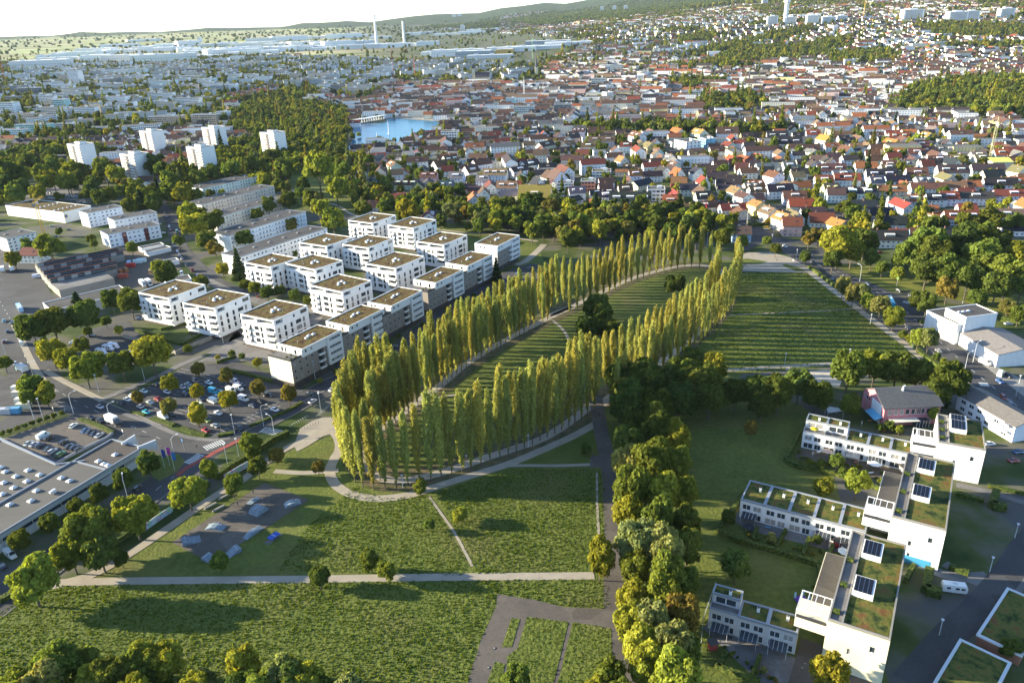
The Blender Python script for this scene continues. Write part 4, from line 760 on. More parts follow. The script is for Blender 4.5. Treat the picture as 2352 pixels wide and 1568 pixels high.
slab_block('1', [(668, 530), (1000, 468), (1047, 490), (705, 560)], 10.5, 'white three-storey block with two dark red stairwells', (.72, .76, .8), 3, name='stair_block')
sb_ = [o for o in SC.objects if o.get('label', '').startswith('white three-storey block with two')][0]; _c, _a, _lu, _lv = quad('1', [(668, 530), (1000, 468), (1047, 490), (705, 560)], 10.5)
for k in (-.2, .22): q = MB(); q.box(-1.6, 1.6, -.25, -.02, .2, 9.6, M['gen']); [q.box(-1.3, 1.3, -.3, -.25, 1+f*3, 2.4+f*3, M['glass']) for f in range(3)]; build(q, 'stairwell', sb_, loc=(_lu*k, -_lv/2, 0), color=(.16, .02, .02))
slab_block('1', [(715, 442), (990, 393), (1027, 408), (748, 466)], 11, 'white block behind the one with red stairwells', (.7, .7, .72), 3, name='stair_block')
slab_block('1', [(525, 400), (750, 356), (797, 372), (572, 418)], 12.5, 'white office block beside the supermarket', (.76, .78, .8), 4, name='office_block', cat='office building')
slab_block('1', [(0, 545), (140, 510), (180, 540), (20, 600)], 11, 'white block at the picture edge by the yellow crane', (.72, .7, .62), 4, name='office_block', cat='office building')
def tower(z, x0, x1, yt, yb, lab):
    """ten-storey point block"""
    b = g(z, x0*.45+x1*.55, yb-12); o = thing('tower_block', b, math.radians(-32)); H = 31.; L = 25.; Wd = 18.; OCC.append((b.x, b.y+9, 14)); mb = MB(); ops = []; log = []
    for f in range(10):
        for x in (1.2, 3.6, 6., 8.2, 13.2, 15.6, 18, 20.6): ops.append((x, x+1.5, f*3+.9, f*3+2.4))
        log.append((10, 12.6, f*3+.8, f*3+2.8, 1.4))
    o2 = (-L/2, 0); facade(mb, o2, (1, 0), L, 0, H, ops+log, M['white']); facade(mb, (-L/2, Wd), (0, -1), Wd, 0, H, [(6, 7, f*3+1, f*3+2.2) for f in range(10)], M['white']); facade(mb, (L/2, 0), (0, 1), Wd, 0, H, [], M['white']); facade(mb, (L/2, Wd), (-1, 0), L, 0, H, [], M['white'])
    build(mb, 'wall', o); put_windows(o, o2, (1, 0), ops, 'dark')
    q = MB(); q.box(0, 2.6, -1.1, -.02, 0, 1.1, M['gen']); bm_ = q.mesh('balcony')
    for f in range(10):
        link('balcony', bm_, o, (-L/2+10, 0, f*3+.3), color=(.5, .36, .28)); link('balcony', bm_, o, (L/2-2.7, 0, f*3+.3), color=(.5, .36, .28))
    flat_roof(o, -L/2, L/2, 0, Wd, H, M['bitumen'], .5); p = MB(); p.box(-4, 6, 5, 13, H, H+2.8, M['white']); p.box(-3.5, 5.5, 5.5, 12.5, H+2.8, H+2.9, M['bitumen']); build(p, 'lift_house', o)
    tag(o, lab, 'tower block', 'white ten-storey point blocks in the park', auto=False)
for q in [('6', 405, 640, 1000, 1165, 'white tower block at the outer end of the park cluster'), ('6', 765, 1000, 1020, 1250, 'tallest-looking white tower block, standing forward by the car park'), ('6', 890, 1105, 935, 1060, 'white tower block peeping out behind the forward tower'), ('6', 1205, 1440, 1025, 1195, 'white tower block with brown balconies just behind the slab blocks'), ('6', 1308, 1520, 910, 1035, 'white tower block beside the old farmhouse roofs'), ('6', 1700, 1915, 905, 1080, 'lone white tower block on the lake side of the cluster')]: tower(*q)
def hall(z, pts, ht, lab, wallc, roofm, name='hall', cat='hall', domes=0, parapet=.4, pm=None, auto=False, grp=None):
    c, a, lu, lv = quad(z, pts, ht); c.z = T(c.x, c.y); o = thing(name, c, a); hx, hy = lu/2, lv/2; OCC.append((c.x, c.y, max(lu, lv)*.45)); mb = MB(); mb.box(-hx, hx, -hy, hy, 0, ht-.3, M['gen']); build(mb, 'wall', o, color=wallc)
    flat_roof(o, -hx-.1, hx+.1, -hy-.1, hy+.1, ht, roofm, parapet, pm)
    r = random.Random(int(lu*10))
    for k in range(domes): link('skylight', SKY, o, (-hx+lu*(k % 6+.7)/6.6, -hy+lv*(k//6+.6)/(domes//6+1.2), ht+.02), 0, (1, 1, 1))
    if name in ('hall', 'office_hall'):
        n = max(2, int(lu/4))
        for k in range(n): link('window', WIN['dark'], o, (-hx+1+k*(lu-2)/n, -hy-.12, ht*.45), 0, (min(2.4, (lu-2)/n-.3), 1, 1.3))
    tag(o, lab, cat, grp, auto=auto); return o, lu, lv
hall('1', [(0, 372), (240, 326), (592, 372), (440, 408)], 9, 'supermarket hall with tilted brown gravel roof and yellow logo sign', (.76, .76, .72), M['greenroof'], 'supermarket', 'supermarket', 12)
sg, _, _ = None, 0, 0
s_o = [o for o in SC.objects if o.name.startswith('supermarket')][0]
def logo(par, loc, rz):
    q = MB(); q.box(-1.6, 1.6, -.12, -.02, 0, 3.2, M['gen']); a = build(q, 'logo_sign', par, loc=loc, rz=rz, color=(.8, .62, .03))
    q = MB(); q.tube((0, -.14, 1.6), (0, -.2, 1.6), 1.2, 1.2, M['gen'], 16); b = build(q, 'logo_disc', a, color=(.03, .10, .5))
c, a_, lu_, lv_ = quad('1', [(0, 372), (240, 326), (592, 372), (440, 408)], 9); logo(s_o, (lu_/2-3, -lv_/2-.02, 4), 0); logo(s_o, (-lu_/2+2, -lv_/2-.02, 4), 0)
# saw-tooth shed
def shed():
    P = [g('1', 225, 745, 6), g('1', 750, 640, 6), g('1', 805, 745, 6), g('1', 355, 975, 6)]
    u = (P[1]-P[0]); L = 62.; a = math.atan2(u.y, u.x); o = thing('sawtooth_shed', Vector((P[0].x, P[0].y, 0)), a); n = 5; dv = (g('1', 330, 870, 6)-P[0]); dep = abs(-dv.x*math.sin(a)+dv.y*math.cos(a)); lx = u.xy.length; s = dep/n; sk = (dv.x*math.cos(a)+dv.y*math.sin(a))/n
    OCC.append((P[0].x+20, P[0].y-20, 30))
    for k in range(n):
        y1 = -k*s; y0 = -(k+1)*s; x0 = sk*(k+.5); x1 = lx*(1 if k < 2 else .78 if k < 4 else .72)+x0*.3
        m = MB(); m.prism([(x0, y0), (x1, y0), (x1, y1), (x0, y1)], 0, 5, M['concrete']); m.hexa([(x0, y0, 5), (x1, y0, 5), (x1, y1, 5), (x0, y1, 5)], [(x0, y0+.3, 7.6), (x1, y0+.3, 7.6), (x1, y1, 5.05), (x0, y1, 5.05)], M['bitumen']); build(m, 'bay', o)
        for j in range(int((x1-x0)/4)): q = MB(); q.box(0, 3.7, -.1, -.04, 0, 2.2, M['glass']); q.box(0, 3.7, -.12, -.1, 1, 1.1, M['frame']); build(q, 'skylight_panel', o, loc=(x0+.2+4*j, y0+.1, 5.2))
        r = MB(); r.box(x0, x1, y0+.1, y0+.6, 7.55, 7.75, M['gen']); build(r, 'ridge', o, color=(.2, .07, .05))
    m = MB(); y0 = -dep-20; m.prism([(sk*n, y0), (sk*n+lx*.62, y0), (sk*n+lx*.62, -dep), (sk*n, -dep)], 0, 5, M['concrete'], M['paving']); build(m, 'annex', o)
    tag(o, 'dark saw-tooth factory shed with pale flat annex beside the yard', 'factory shed', None, False)
shed()
hall('1', [(300, 1000), (790, 900), (850, 930), (330, 1078)], 6, 'long low grey-roofed building behind the round trees by the yard', (.5, .48, .44), M['bitumen'], 'workshop', 'workshop')
for i, (p, col) in enumerate([([(915, 640), (1060, 612), (1082, 622), (935, 655)], .5), ([(960, 665), (1100, 630), (1116, 642), (975, 682)], .5), ([(1050, 735), (1165, 712), (1175, 725), (1065, 752)], .45), ([(1075, 850), (1230, 830), (1280, 850), (1100, 880)], .3)]):
    hall('1', p, 3, ['long white garage row by the slab street', 'second white garage row by the slab street', 'short garage row beside the white van', 'flat-roofed garage beside the parked cars'][i], (.62, .64, .64), M['bitumen'], 'garage_row', 'garages')
# warehouse with the walled car park
def warehouse():
    zt = 6.; A = g('2', 72, 1008, zt); B = g('2', 945, 478, zt); u = B-A; a = math.atan2(u.y, u.x); L = u.xy.length; D = g('2', 555, 568, zt)-g('2', 745, 640, zt); wd = abs(-D.x*math.sin(a)+D.y*math.cos(a)); o = thing('warehouse', Vector((A.x, A.y, 0)), a)
    x2 = (g('2', 745, 640, zt)-A).xy.length; W2 = 42.
    def loc(q): v = g('2', *q, zt)-A; return (v.x*math.cos(a)+v.y*math.sin(a), -v.x*math.sin(a)+v.y*math.cos(a))
    c1 = loc((560, 568)); c2 = loc((370, 592)); c3 = loc((0, 428)); c4 = (-75, loc((-300, 300))[1])
    m = MB(); m.prism([(-75, 0), (L, 0), (L, wd), (x2, wd), (c1[0], c1[1]), c2, c3, c4], 0, zt-.2, M['gen'], M['roofing']); build(m, 'wall', o, color=(.45, .46, .42))
    def flatp(P, z, mt, nm): q = MB(); q.prism(P, zt-.19, z, M['coping'], mt); build(q, nm, o)
    flatp([(-74.5, .5), (x2-.3, .5), (x2-.3, wd-.3), (-74.5, wd-.3)], zt, M['roofing'], 'roof'); flatp([(x2+.3, .5), (L-.5, .5), (L-.5, wd-.4), (x2+.3, wd-.4)], zt+.04, M['brownroof'], 'roof')
    flatp([(-74.5, wd+.3), (c1[0]-.5, wd+.3), (c2[0]-.6, c2[1]-.4), (c3[0], c3[1]-.6), (-74.5, c4[1]-.6)], zt-.02, M['roofing'], 'roof')
    m = MB()
    for p0, p1 in (((-75, 0), (L, 0)), ((L, 0), (L, wd)), ((L, wd), (x2, wd)), ((x2, 0), (x2, wd)), (c1, c2), (c2, c3), (c3, c4), ((-75, wd), (x2, wd))):
        u2 = Vector((p1[0]-p0[0], p1[1]-p0[1])).normalized(); q2 = Vector((-u2.y, u2.x))*.22; P = [(p0[0]-q2.x, p0[1]-q2.y), (p1[0]-q2.x, p1[1]-q2.y), (p1[0]+q2.x, p1[1]+q2.y), (p0[0]+q2.x, p0[1]+q2.y)]; m.prism(P, zt-.18, zt+.5, M['coping'])
    build(m, 'parapet', o)
    for q in [(405, 680), (460, 700), (240, 765), (205, 832), (65, 857), (650, 570), (685, 588), (713, 598), (760, 527), (35, 640), (185, 630), (262, 660), (105, 670), (178, 702), (25, 712), (90, 745), (15, 788), (5, 612)]: x_, y_ = loc(q); link('skylight', SKY, o, (x_, y_, zt+.05), 0, (1.1, 1.5, 1))
    q = MB(); q.tube((0, 0, 0), (0, 0, 1.2), .7, .6, M['steel'], 10); q.box(-1.6, .4, -.5, .5, .4, 1.1, M['steel']); x_, y_ = loc((360, 772)); build(q, 'roof_fan', o, loc=(x_, y_, zt))
    for i in range(int((L+20)/5.2)):
        x = -19+i*5.2; q = MB(); q.box(0, 4.9, -.1, -.02, 3.2, 4.3, M['glass']); build(q, 'window', o, loc=(x, 0, 0))
        q = MB(); q.box(0, 4.9, -.12, -.02, .2, 2.8, M['steel']); build(q, 'door_panel', o, loc=(x, 0, 0))
    q = MB(); q.box(-4, 4, -.3, -.15, 3, 4.8, M['frame']); q.box(-3.6, -2.7, -.34, -.3, 3.3, 4.5, M['dark']); q.box(-2.3, 3.5, -.34, -.3, 3.7, 4.1, M['dark']); build(q, 'sign_board', o, loc=(x2*.93, 0, 0))
    q = MB(); q.hexa([(L-2, 0, 6.6), (L+4.5, -2.5, 3.2), (L+5, -1.9, 3.2), (L-2, .6, 6.6)], [(L-2, 0, 7.4), (L+4, -2.5, 7.6), (L+4.5, -1.9, 7.6), (L-2, .6, 7.4)], M['steel']); q.hexa([(L-2, wd*.5, 6.6), (L+4.5, wd*.5, 3.2), (L+5, wd*.5+.6, 3.2), (L-2, wd*.5+.6, 6.6)], [(L-2, wd*.5, 7.4), (L+4, wd*.5, 7.6), (L+4.5, wd*.5+.6, 7.6), (L-2, wd*.5+.6, 7.4)], M['steel']); build(q, 'entrance_canopy', o)
    tag(o, 'long flat warehouse with rows of white roof domes and green-striped facade', 'warehouse', None, False)
M['roofing'] = mat('ribbed_roofing', (.105, .098, .085), scale=.05, var=(.75, 1.25), stretch=(1, 8, 1)); M['brownroof'] = mat('brown_gravel_roof', (.075, .062, .052), scale=.5)
warehouse()
def low_wall(z, pts, h, m, name='low_wall', lab='', cat='wall', w=.5):
    P = [g(z, *p) for p in pts]; mb = MB()
    for a, b in zip(P, P[1:]):
        u = (b-a).normalized(); q = Vector((-u.y, u.x, 0))*w/2
        mb.hexa([(v.x, v.y, 0) for v in (a-q, b-q, b+q, a+q)], [(v.x, v.y, h) for v in (a-q, b-q, b+q, a+q)], m)
    o = build(mb, name); c = P[0]
    # move the origin to the first point
    o.data.transform(Matrix.Translation(-Vector((c.x, c.y, 0)))); o.location = (c.x, c.y, 0); return tag(o, lab, cat)
low_wall('2', [(0, 425), (140, 492), (370, 592), (560, 490), (700, 425), (750, 388)], 1.1, M['coping'], 'low_wall', 'pale parapet wall edging the walled car park')
# hedges
def hedge(z, pts, h, w, lab='clipped green hedge', m=None): o = low_wall(z, pts, h, m or M['hedge'], 'hedge', lab, 'hedge', w); return o
HED = [('2', [(530, 297), (640, 335), (750, 388)], 1.2, 1.5), ('2', [(1650, 345), (1780, 290), (1900, 240), (1995, 185)], 1, 1.4), ('2', [(1200, 355), (1280, 385), (1360, 400)], .8, 2), ('2', [(1005, 288), (1080, 310), (1150, 335)], .8, 2), ('2', [(870, 245), (960, 268)], .8, 1.6), ('2', [(1440, 405), (1545, 385)], 1, 2),
 ('2', [(1905, 395), (1800, 440), (1660, 540), (1520, 620), (1430, 690)], 2.2, 2), ('2', [(1380, 730), (1200, 850), (1010, 950), (760, 1120), (640, 1200)], 1.8, 1.6), ('2', [(0, 1500), (120, 1440), (170, 1390)], 1.6, 2), ('1', [(1480, 1460), (1600, 1480), (1780, 1530), (1960, 1568)], 1.6, 1.6), ('1', [(900, 1195), (1060, 1240), (1200, 1290), (1340, 1220)], 1.4, 1.6), ('1', [(1060, 1190), (1240, 1150)], 1.4, 2), ('1', [(1430, 1410), (1560, 1370)], 1.4, 1.2), ('1', [(1060, 1380), (1310, 1290)], .5, 1.2),
 ('5', [(1000, 425), (1090, 490), (1175, 555)], 1.6, 2.2), ('5', [(1690, 960), (1790, 1030), (1850, 1085)], 1.4, 2), ('5', [(1640, 905), (1700, 960)], 1.4, 2), ('5', [(2210, 755), (2330, 780)], 2.4, 4), ('5', [(1690, 770), (1780, 770)], 1.2, 3), ('D', [(290, 1235), (330, 1275), (520, 1250)], 2, 1.4),
 ('4', [(780, 265), (690, 440), (740, 470), (940, 510)], 1.8, 1.4), ('4', [(940, 510), (1100, 560), (1170, 590)], 1.6, 1.2), ('4', [(480, 610), (350, 800), (440, 850), (620, 900), (880, 980), (990, 975)], 1.8, 1.4), ('4', [(545, 790), (520, 850)], 1.6, 1), ('4', [(690, 800), (640, 890)], 1.6, 1), ('4', [(810, 840), (775, 930)], 1.6, 1), ('4', [(930, 880), (900, 950)], 1.6, 1), ('4', [(330, 1490), (440, 1530), (560, 1568)], 1.5, 1), ('4', [(390, 1420), (350, 1500)], 1.5, 1), ('4', [(560, 1440), (520, 1540)], 1.5, 1),
 ('4', [(1340, 985), (1300, 1060)], 2, 1.2), ('4', [(1420, 1010), (1400, 1110), (1480, 1130)], 2.5, 2.4), ('4', [(1760, 610), (1740, 680), (1810, 690)], 2.5, 2.4), ('4', [(1560, 610), (1700, 650)], 1.4, 1.6), ('4', [(1720, 570), (1906, 610)], 1.2, 1.2), ('4', [(1520, 985), (1620, 1020)], 1.6, 1.6), ('4', [(860, 970), (870, 1060), (900, 1130), (940, 1150)], 1.6, 1.4)]
for z, p, h, w in HED: hedge(z, p, h, w)
# ---- the terraced houses and stepped towers, lower right
def row_house(z, fl, fr, bl, n, lab, pent=0, ht=6.6, wallc=(.68, .68, .68), seed=0):
    """fl, fr front left/right roof corners, bl back left"""
    A = g(z, *fl, ht); B = g(z, *fr, ht); C = g(z, *bl, ht); u = B-A; a = math.atan2(u.y, u.x); L = u.xy.length; v = C-A; W_ = -v.x*math.sin(a)+v.y*math.cos(a); s = L/n; r = random.Random(seed)
    for k in range(n):
        o = thing('terraced_house', Vector((A.x+math.cos(a)*s*k, A.y+math.sin(a)*s*k, 0)), a); p = k < pent; H = ht+(2.9 if p else 0); mb = MB()
        low = [(.5, s*.55, .2, 2.4, .24), (s*.6, s-.6, .2, 2.4, .24)]; up = [(.7, .7+s*.36, 3.5, 5.4), (s*.54, s*.9, 3.5, 5.4)]
        facade(mb, (0, 0), (1, 0), s-.02, 0, ht, low+up, M['gen']); facade(mb, (0, W_), (0, -1), W_, 0, ht, [], M['gen']); facade(mb, (s-.02, 0), (0, 1), W_, 0, ht, [], M['gen']); facade(mb, (s-.02, W_), (-1, 0), s-.02, 0, ht, [], M['gen'])
        build(mb, 'wall', o, color=wallc); put_windows(o, (0, 0), (1, 0), up, 'two')
        for q in low: link('patio_door', WIN['two'], o, (q[0], .02, q[2]), 0, (q[1]-q[0], 1, q[3]-q[2]))
        if p:
            mb = MB(); mb.box(.1, s-.12, .1, W_*.4, ht-.05, ht+.05, M['paving']); build(mb, 'roof_terrace', o); mb = MB(); d = W_*.42; tp = [(.6, s-.8, ht+.3, ht+2.4)]
            facade(mb, (.05, d), (1, 0), s-.12, ht, H, tp, M['gen']); facade(mb, (.05, W_), (0, -1), W_-d, ht, H, [], M['gen']); facade(mb, (s-.07, d), (0, 1), W_-d, ht, H, [], M['gen']); facade(mb, (s-.07, W_), (-1, 0), s-.12, ht, H, [], M['gen']); build(mb, 'penthouse', o, color=wallc)
            put_windows(o, (.05, d), (1, 0), tp, 'two'); flat_roof(o, 0, s-.02, d, W_, H, M['moss'], .35, M['coping']); q = MB()
            q.box(0, s-.02, 0, .2, ht, ht+.6, M['coping']); q.box(0, .2, .2, d, ht, ht+.6, M['coping']); build(q, 'parapet', o)
        else: flat_roof(o, 0, s-.02, 0, W_, H, M['moss'], .4, M['coping'], .45)
        q = MB(); q.box(-.35, .35, -.35, .35, 0, 1.3, M['white']); q.box(-.25, .25, -.25, .25, 1.3, 1.45, M['dark']); build(q, 'chimney', o, loc=(s*.6, W_*.62, H))
        if r.random() < .6:
            q = MB(); q.hexa([(0, -3, 2.2), (s*.6, -3, 2.2), (s*.6, -.05, 2.8), (0, -.05, 2.8)], [(0, -3, 2.28), (s*.6, -3, 2.28), (s*.6, -.05, 2.88), (0, -.05, 2.88)], M['glass'])
            for i in range(5): x = s*.6*i/4; q.tube((x, -3, 2.32), (x, -.05, 2.92), .05, .05, M['frame'], 4)
            for x in (0, s*.6): q.tube((x, -2.9, 0), (x, -2.9, 2.2), .06, .06, M['frame'], 4)
            build(q, 'glass_canopy', o, loc=(s*.15, 0, 0))
        tag(o, lab[k] if isinstance(lab, list) else lab, 'terraced house', 'flat-roofed terraced houses', auto=not isinstance(lab, list))
    OCC.append((A.x+math.cos(a)*L/2, A.y+math.sin(a)*L/2, 20))
row_house('4', (462, 635), (1100, 800), (520, 540), 5, ['terraced house at the free left end of the middle row, by the trampoline', 'second terraced house from the trampoline in the middle row', 'third terraced house from the trampoline, tiled patio in front', 'fourth terraced house from the trampoline with glass canopy', 'terraced house joining the middle stepped tower'], seed=1)
row_house('4', (780, 288), (1340, 408), (820, 235), 5, ['terraced house with yellow parasol on its roof terrace, upper row', 'second penthouse-topped terraced house of the upper row', 'third terraced house of the upper row with planted roof', 'fourth terraced house of the upper row', 'terraced house joining the uppermost stepped tower'], pent=2, wallc=(.78, .77, .74), seed=2)
row_house('4', (302, 1188), (752, 1320), (345, 1112), 3, ['grey terraced house with penthouse at the free end of the lowest row', 'middle terraced house of the lowest row with glass patio roof', 'terraced house with greenest roof, beside the driveway'], pent=1, wallc=(.5, .48, .46), seed=3)
def step_tower(z, fl, fr, br, ht, lab, wallc, blue=False, seed=0):
    A = g(z, *fl, ht); B = g(z, *fr, ht); C = g(z, *br, ht); u = B-A; a = math.atan2(u.y, u.x); L = u.xy.length; v = C-B; W_ = -v.x*math.sin(a)+v.y*math.cos(a); o = thing('stepped_tower', Vector((A.x, A.y, 0)), a); OCC.append((A.x, A.y, 20))
    mb = MB(); ops = [(L*.38, L*.38+.9, ht*.42, ht*.42+1.8, .3), (L*.72, L*.72+1.2, ht*.62, ht*.62+1.8, .3), (L*.4, L*.4+.8, ht*.15, ht*.15+1.4, .3)]; sm = M['gen']
    facade(mb, (0, 0), (1, 0), L, 0, ht, ops, sm); facade(mb, (L, 0), (0, 1), W_, 0, ht, [(2+3.5*i, 3.2+3.5*i, 3*f+1, 3*f+2.3) for i in range(int(W_/4)) for f in range(int(ht/3))], sm); facade(mb, (0, W_), (0, -1), W_, 0, ht, [], sm); facade(mb, (L, W_), (-1, 0), L, 0, ht, [], sm); build(mb, 'wall', o, color=wallc)
    for q in ops: link('window', WIN['one'], o, (q[0], .02, q[2]), 0, (q[1]-q[0], 1, q[3]-q[2]))
    x1 = L*.22; m = MB(); m.box(.4, x1, .4, W_-.4, ht-.2, ht+.02, M['paving']); build(m, 'roof_walk', o)
    m = MB(); m.box(x1+.4, L-.4, .4, W_-.4, ht-.2, ht+.12, M['moss']); build(m, 'planted_roof', o)
    m = MB()
    for q in ((0, L, 0, .4), (0, L, W_-.4, W_), (0, .4, .4, W_-.4), (L-.4, L, .4, W_-.4), (x1, x1+.4, .4, W_-.4)): m.box(*q, ht-.2, ht+.55, M['concrete'])
    build(m, 'parapet', o)
    for k in ((.42, .62) if W_ < 26 else (.3, .72)):
        y = W_*k; m = MB(); m.hexa([(x1+.6, y, ht), (L*.62, y, ht), (L*.62, y+5.5, ht), (x1+.6, y+5.5, ht)], [(x1+.6, y, ht+1.7), (L*.62, y, ht+1.7), (L*.62, y+5.5, ht+2.6), (x1+.6, y+5.5, ht+2.6)], M['white']); b = build(m, 'stair_head', o)
        for j in range(4): m = MB(); x = x1+.9+j*(L*.62-x1-1.3)/4; w4 = (L*.62-x1-1.3)/4-.15; m.hexa([(x, y+.2, ht+1.78), (x+w4, y+.2, ht+1.78), (x+w4, y+5.2, ht+2.6), (x, y+5.2, ht+2.6)], [(x, y+.2, ht+1.88), (x+w4, y+.2, ht+1.88), (x+w4, y+5.2, ht+2.7), (x, y+5.2, ht+2.7)], M['solar']); build(m, 'solar_panel', b)
    m = MB(); m.box(-.02, L*.86, -.06, -.02, 0, 2.6, M['gen']) if blue else None
    if blue: build(m, 'blue_mural', o, color=(.06, .3, .5))
    # lower link with open frame roof, to the left of the tower
    w2 = 7.5; h2 = ht-3.2; m = MB(); m.box(-w2, -.02, 1.5, 9, h2-3, h2, M['gen']); build(m, 'link_wing', o, color=wallc); m = MB()
    for k in range(5): m.box(-w2+k*(w2-.3)/4, -w2+k*(w2-.3)/4+.2, 1.5, 9, h2+2.2, h2+2.4, M['frame'])
    for y in (1.5, 8.8): m.box(-w2, 0, y, y+.2, h2+2.4, h2+2.6, M['frame'])
    for x in (-w2, -.4):
        for y in (1.5, 8.8): m.box(x, x+.2, y, y+.2, h2, h2+2.2, M['frame'])
    build(m, 'pergola', o); m = MB(); m.box(-w2+.2, -.2, 1.4, 1.46, h2, h2+1, M['dark']); build(m, 'railing', o); m = MB(); m.box(-5.5, -.02, 12, W_*.9, 0, ht*.55, M['gen']); m.box(-5.3, -.2, 12.2, W_*.9-.2, ht*.55, ht*.55+.1, M['bitumen']); build(m, 'side_wing', o, color=wallc)
    for k in range(3): q = MB(); q.box(0, 1.6, 0, 1.2, 0, .9, M['hedge']); build(q, 'planter', o, loc=(.6, 3+k*W_*.28, ht+.03))
    tag(o, lab, 'stepped apartment tower', 'stepped towers at the ends of the terraced rows', auto=False)
step_tower('4', (905, 1248), (1225, 1352), (1340, 880), 14, 'cream stepped tower in the lowest corner, grass roof and driveway passage', (.72, .66, .47), seed=1)
step_tower('4', (1232, 722), (1510, 795), (1570, 455), 14, 'white stepped tower with blue painted base', (.8, .8, .77), True, seed=2)
step_tower('4', (1468, 342), (1712, 385), (1728, 245), 13, 'white stepped tower nearest the pink school', (.8, .8, .76), seed=3)
# pink school
def gable_body(par, L, Wd, he, hr, wallc, roofc, off=.5, ops=(), wm=None, rm=None, lift=0, gops=()):
    """ridge along x, eaves at y=0 and y=Wd, centred on x"""
    x0, x1 = -L/2, L/2; m = MB(); facade(m, (x0, -Wd/2), (1, 0), L, lift, he, ops, wm or M['wall']); facade(m, (x1, Wd/2), (-1, 0), L, lift, he, [], wm or M['wall'])
    facade(m, (x0, Wd/2), (0, -1), Wd, lift, he, gops, wm or M['wall']); facade(m, (x1, -Wd/2), (0, 1), Wd, lift, he, [(Wd-q[1], Wd-q[0], *q[2:]) for q in gops], wm or M['wall'])
    m.face([(x0, Wd/2, he), (x0, -Wd/2, he), (x0, 0, hr)], wm or M['wall']); m.face([(x1, -Wd/2, he), (x1, Wd/2, he), (x1, 0, hr)], wm or M['wall'])
    wl = build(m, 'wall', par, color=wallc); r = MB(); s = (hr-he)/(Wd/2); t = .28
    for sg in (-1, 1):
        y = sg*(Wd/2+off); ze = he-s*off; P = [(x0-off, y, ze), (x1+off, y, ze), (x1+off, 0, hr), (x0-off, 0, hr)]
        if sg > 0: P = [P[1], P[0], P[3], P[2]]
        r.hexa(P, [(p[0], p[1], p[2]+t) for p in P], rm or M['tile'])
    return wl, build(r, 'roof', par, color=roofc)
def school():
    zr = 9.5; A = g('5', 1478, 1308, 8.); B = g('5', 1832, 1288, 8.); C = g('5', 1350, 1186, 8.); u = B-A; a = math.atan2(u.y, u.x); L = u.xy.length; v = C-A; W_ = -v.x*math.sin(a)+v.y*math.cos(a); c = A+u/2+Vector((-math.sin(a), math.cos(a), 0))*W_/2
    o = thing('school', Vector((c.x, c.y, 0)), a); OCC.append((c.x, c.y, 18)); ops = [(1.5+i*2.3, 3.2+i*2.3, 4.6, 7) for i in range(6)]+[(L-10+i*2.3, L-8.3+i*2.3, 4.6, 7) for i in range(4)]+[(L-5, L-3, 1, 3)]
    gable_body(o, L, W_, 8, 12.2, (.5, .2, .22), (.1, .098, .095), .7, ops, gops=[(1+i*1.6, 2.2+i*1.6, 5, 6.8) for i in range(3)]+[(W_-6+i*1.6, W_-4.8+i*1.6, 2, 4) for i in range(3)]); put_windows(o, (-L/2, -W_/2), (1, 0), ops, 'one'); put_windows(o, (-L/2, W_/2), (0, -1), [(1+i*1.6, 2.2+i*1.6, 5, 6.8) for i in range(3)]+[(W_-6+i*1.6, W_-4.8+i*1.6, 2, 4) for i in range(3)], 'one')
    q = MB(); q.box(0, 11, -3, 0, 3.1, 3.25, M['fabric']); build(q, 'awning', o, loc=(-L/2+2, -W_/2-.05, 0), color=(.72, .68, .55)); q = MB(); q.hexa([(-3, 0, 2.6), (-.05, 0, 3.6), (-.05, 8, 3.6), (-3, 8, 2.6)], [(-3, 0, 2.7), (-.05, 0, 3.7), (-.05, 8, 3.7), (-3, 8, 2.7)], M['fabric']); build(q, 'awning', o, loc=(-L/2, -W_/2+.5, 0), color=(.12, .42, .62))
    q = MB(); q.tube((0, 0, 0), (0, 0, 1.8), .5, .4, M['steel'], 8); q.tube((0, 0, 1.8), (.8, 0, 2.2), .4, .3, M['steel'], 8); build(q, 'vent', o, loc=(-1, -1.5, 11.4)); q = MB(); q.box(0, 5, -2.5, 0, 0, 3, M['glass']); [q.box(x, x+.1, -2.6, -2.5, 0, 3.1, M['frame']) for x in (0, 1.2, 2.5, 3.7, 4.9)]; build(q, 'glass_porch', o, loc=(L/2-10, -W_/2, 0))
    q = MB(); q.box(0, 7.5, -.06, -.02, .1, 8, M['white']); build(q, 'white_gable_panel', o, loc=(-L/2-.01, W_/2-.2-7, 0), rz=-math.pi/2)
    tag(o, 'pink two-storey school with grey gabled roof and blue awning', 'school', None, False)
school()
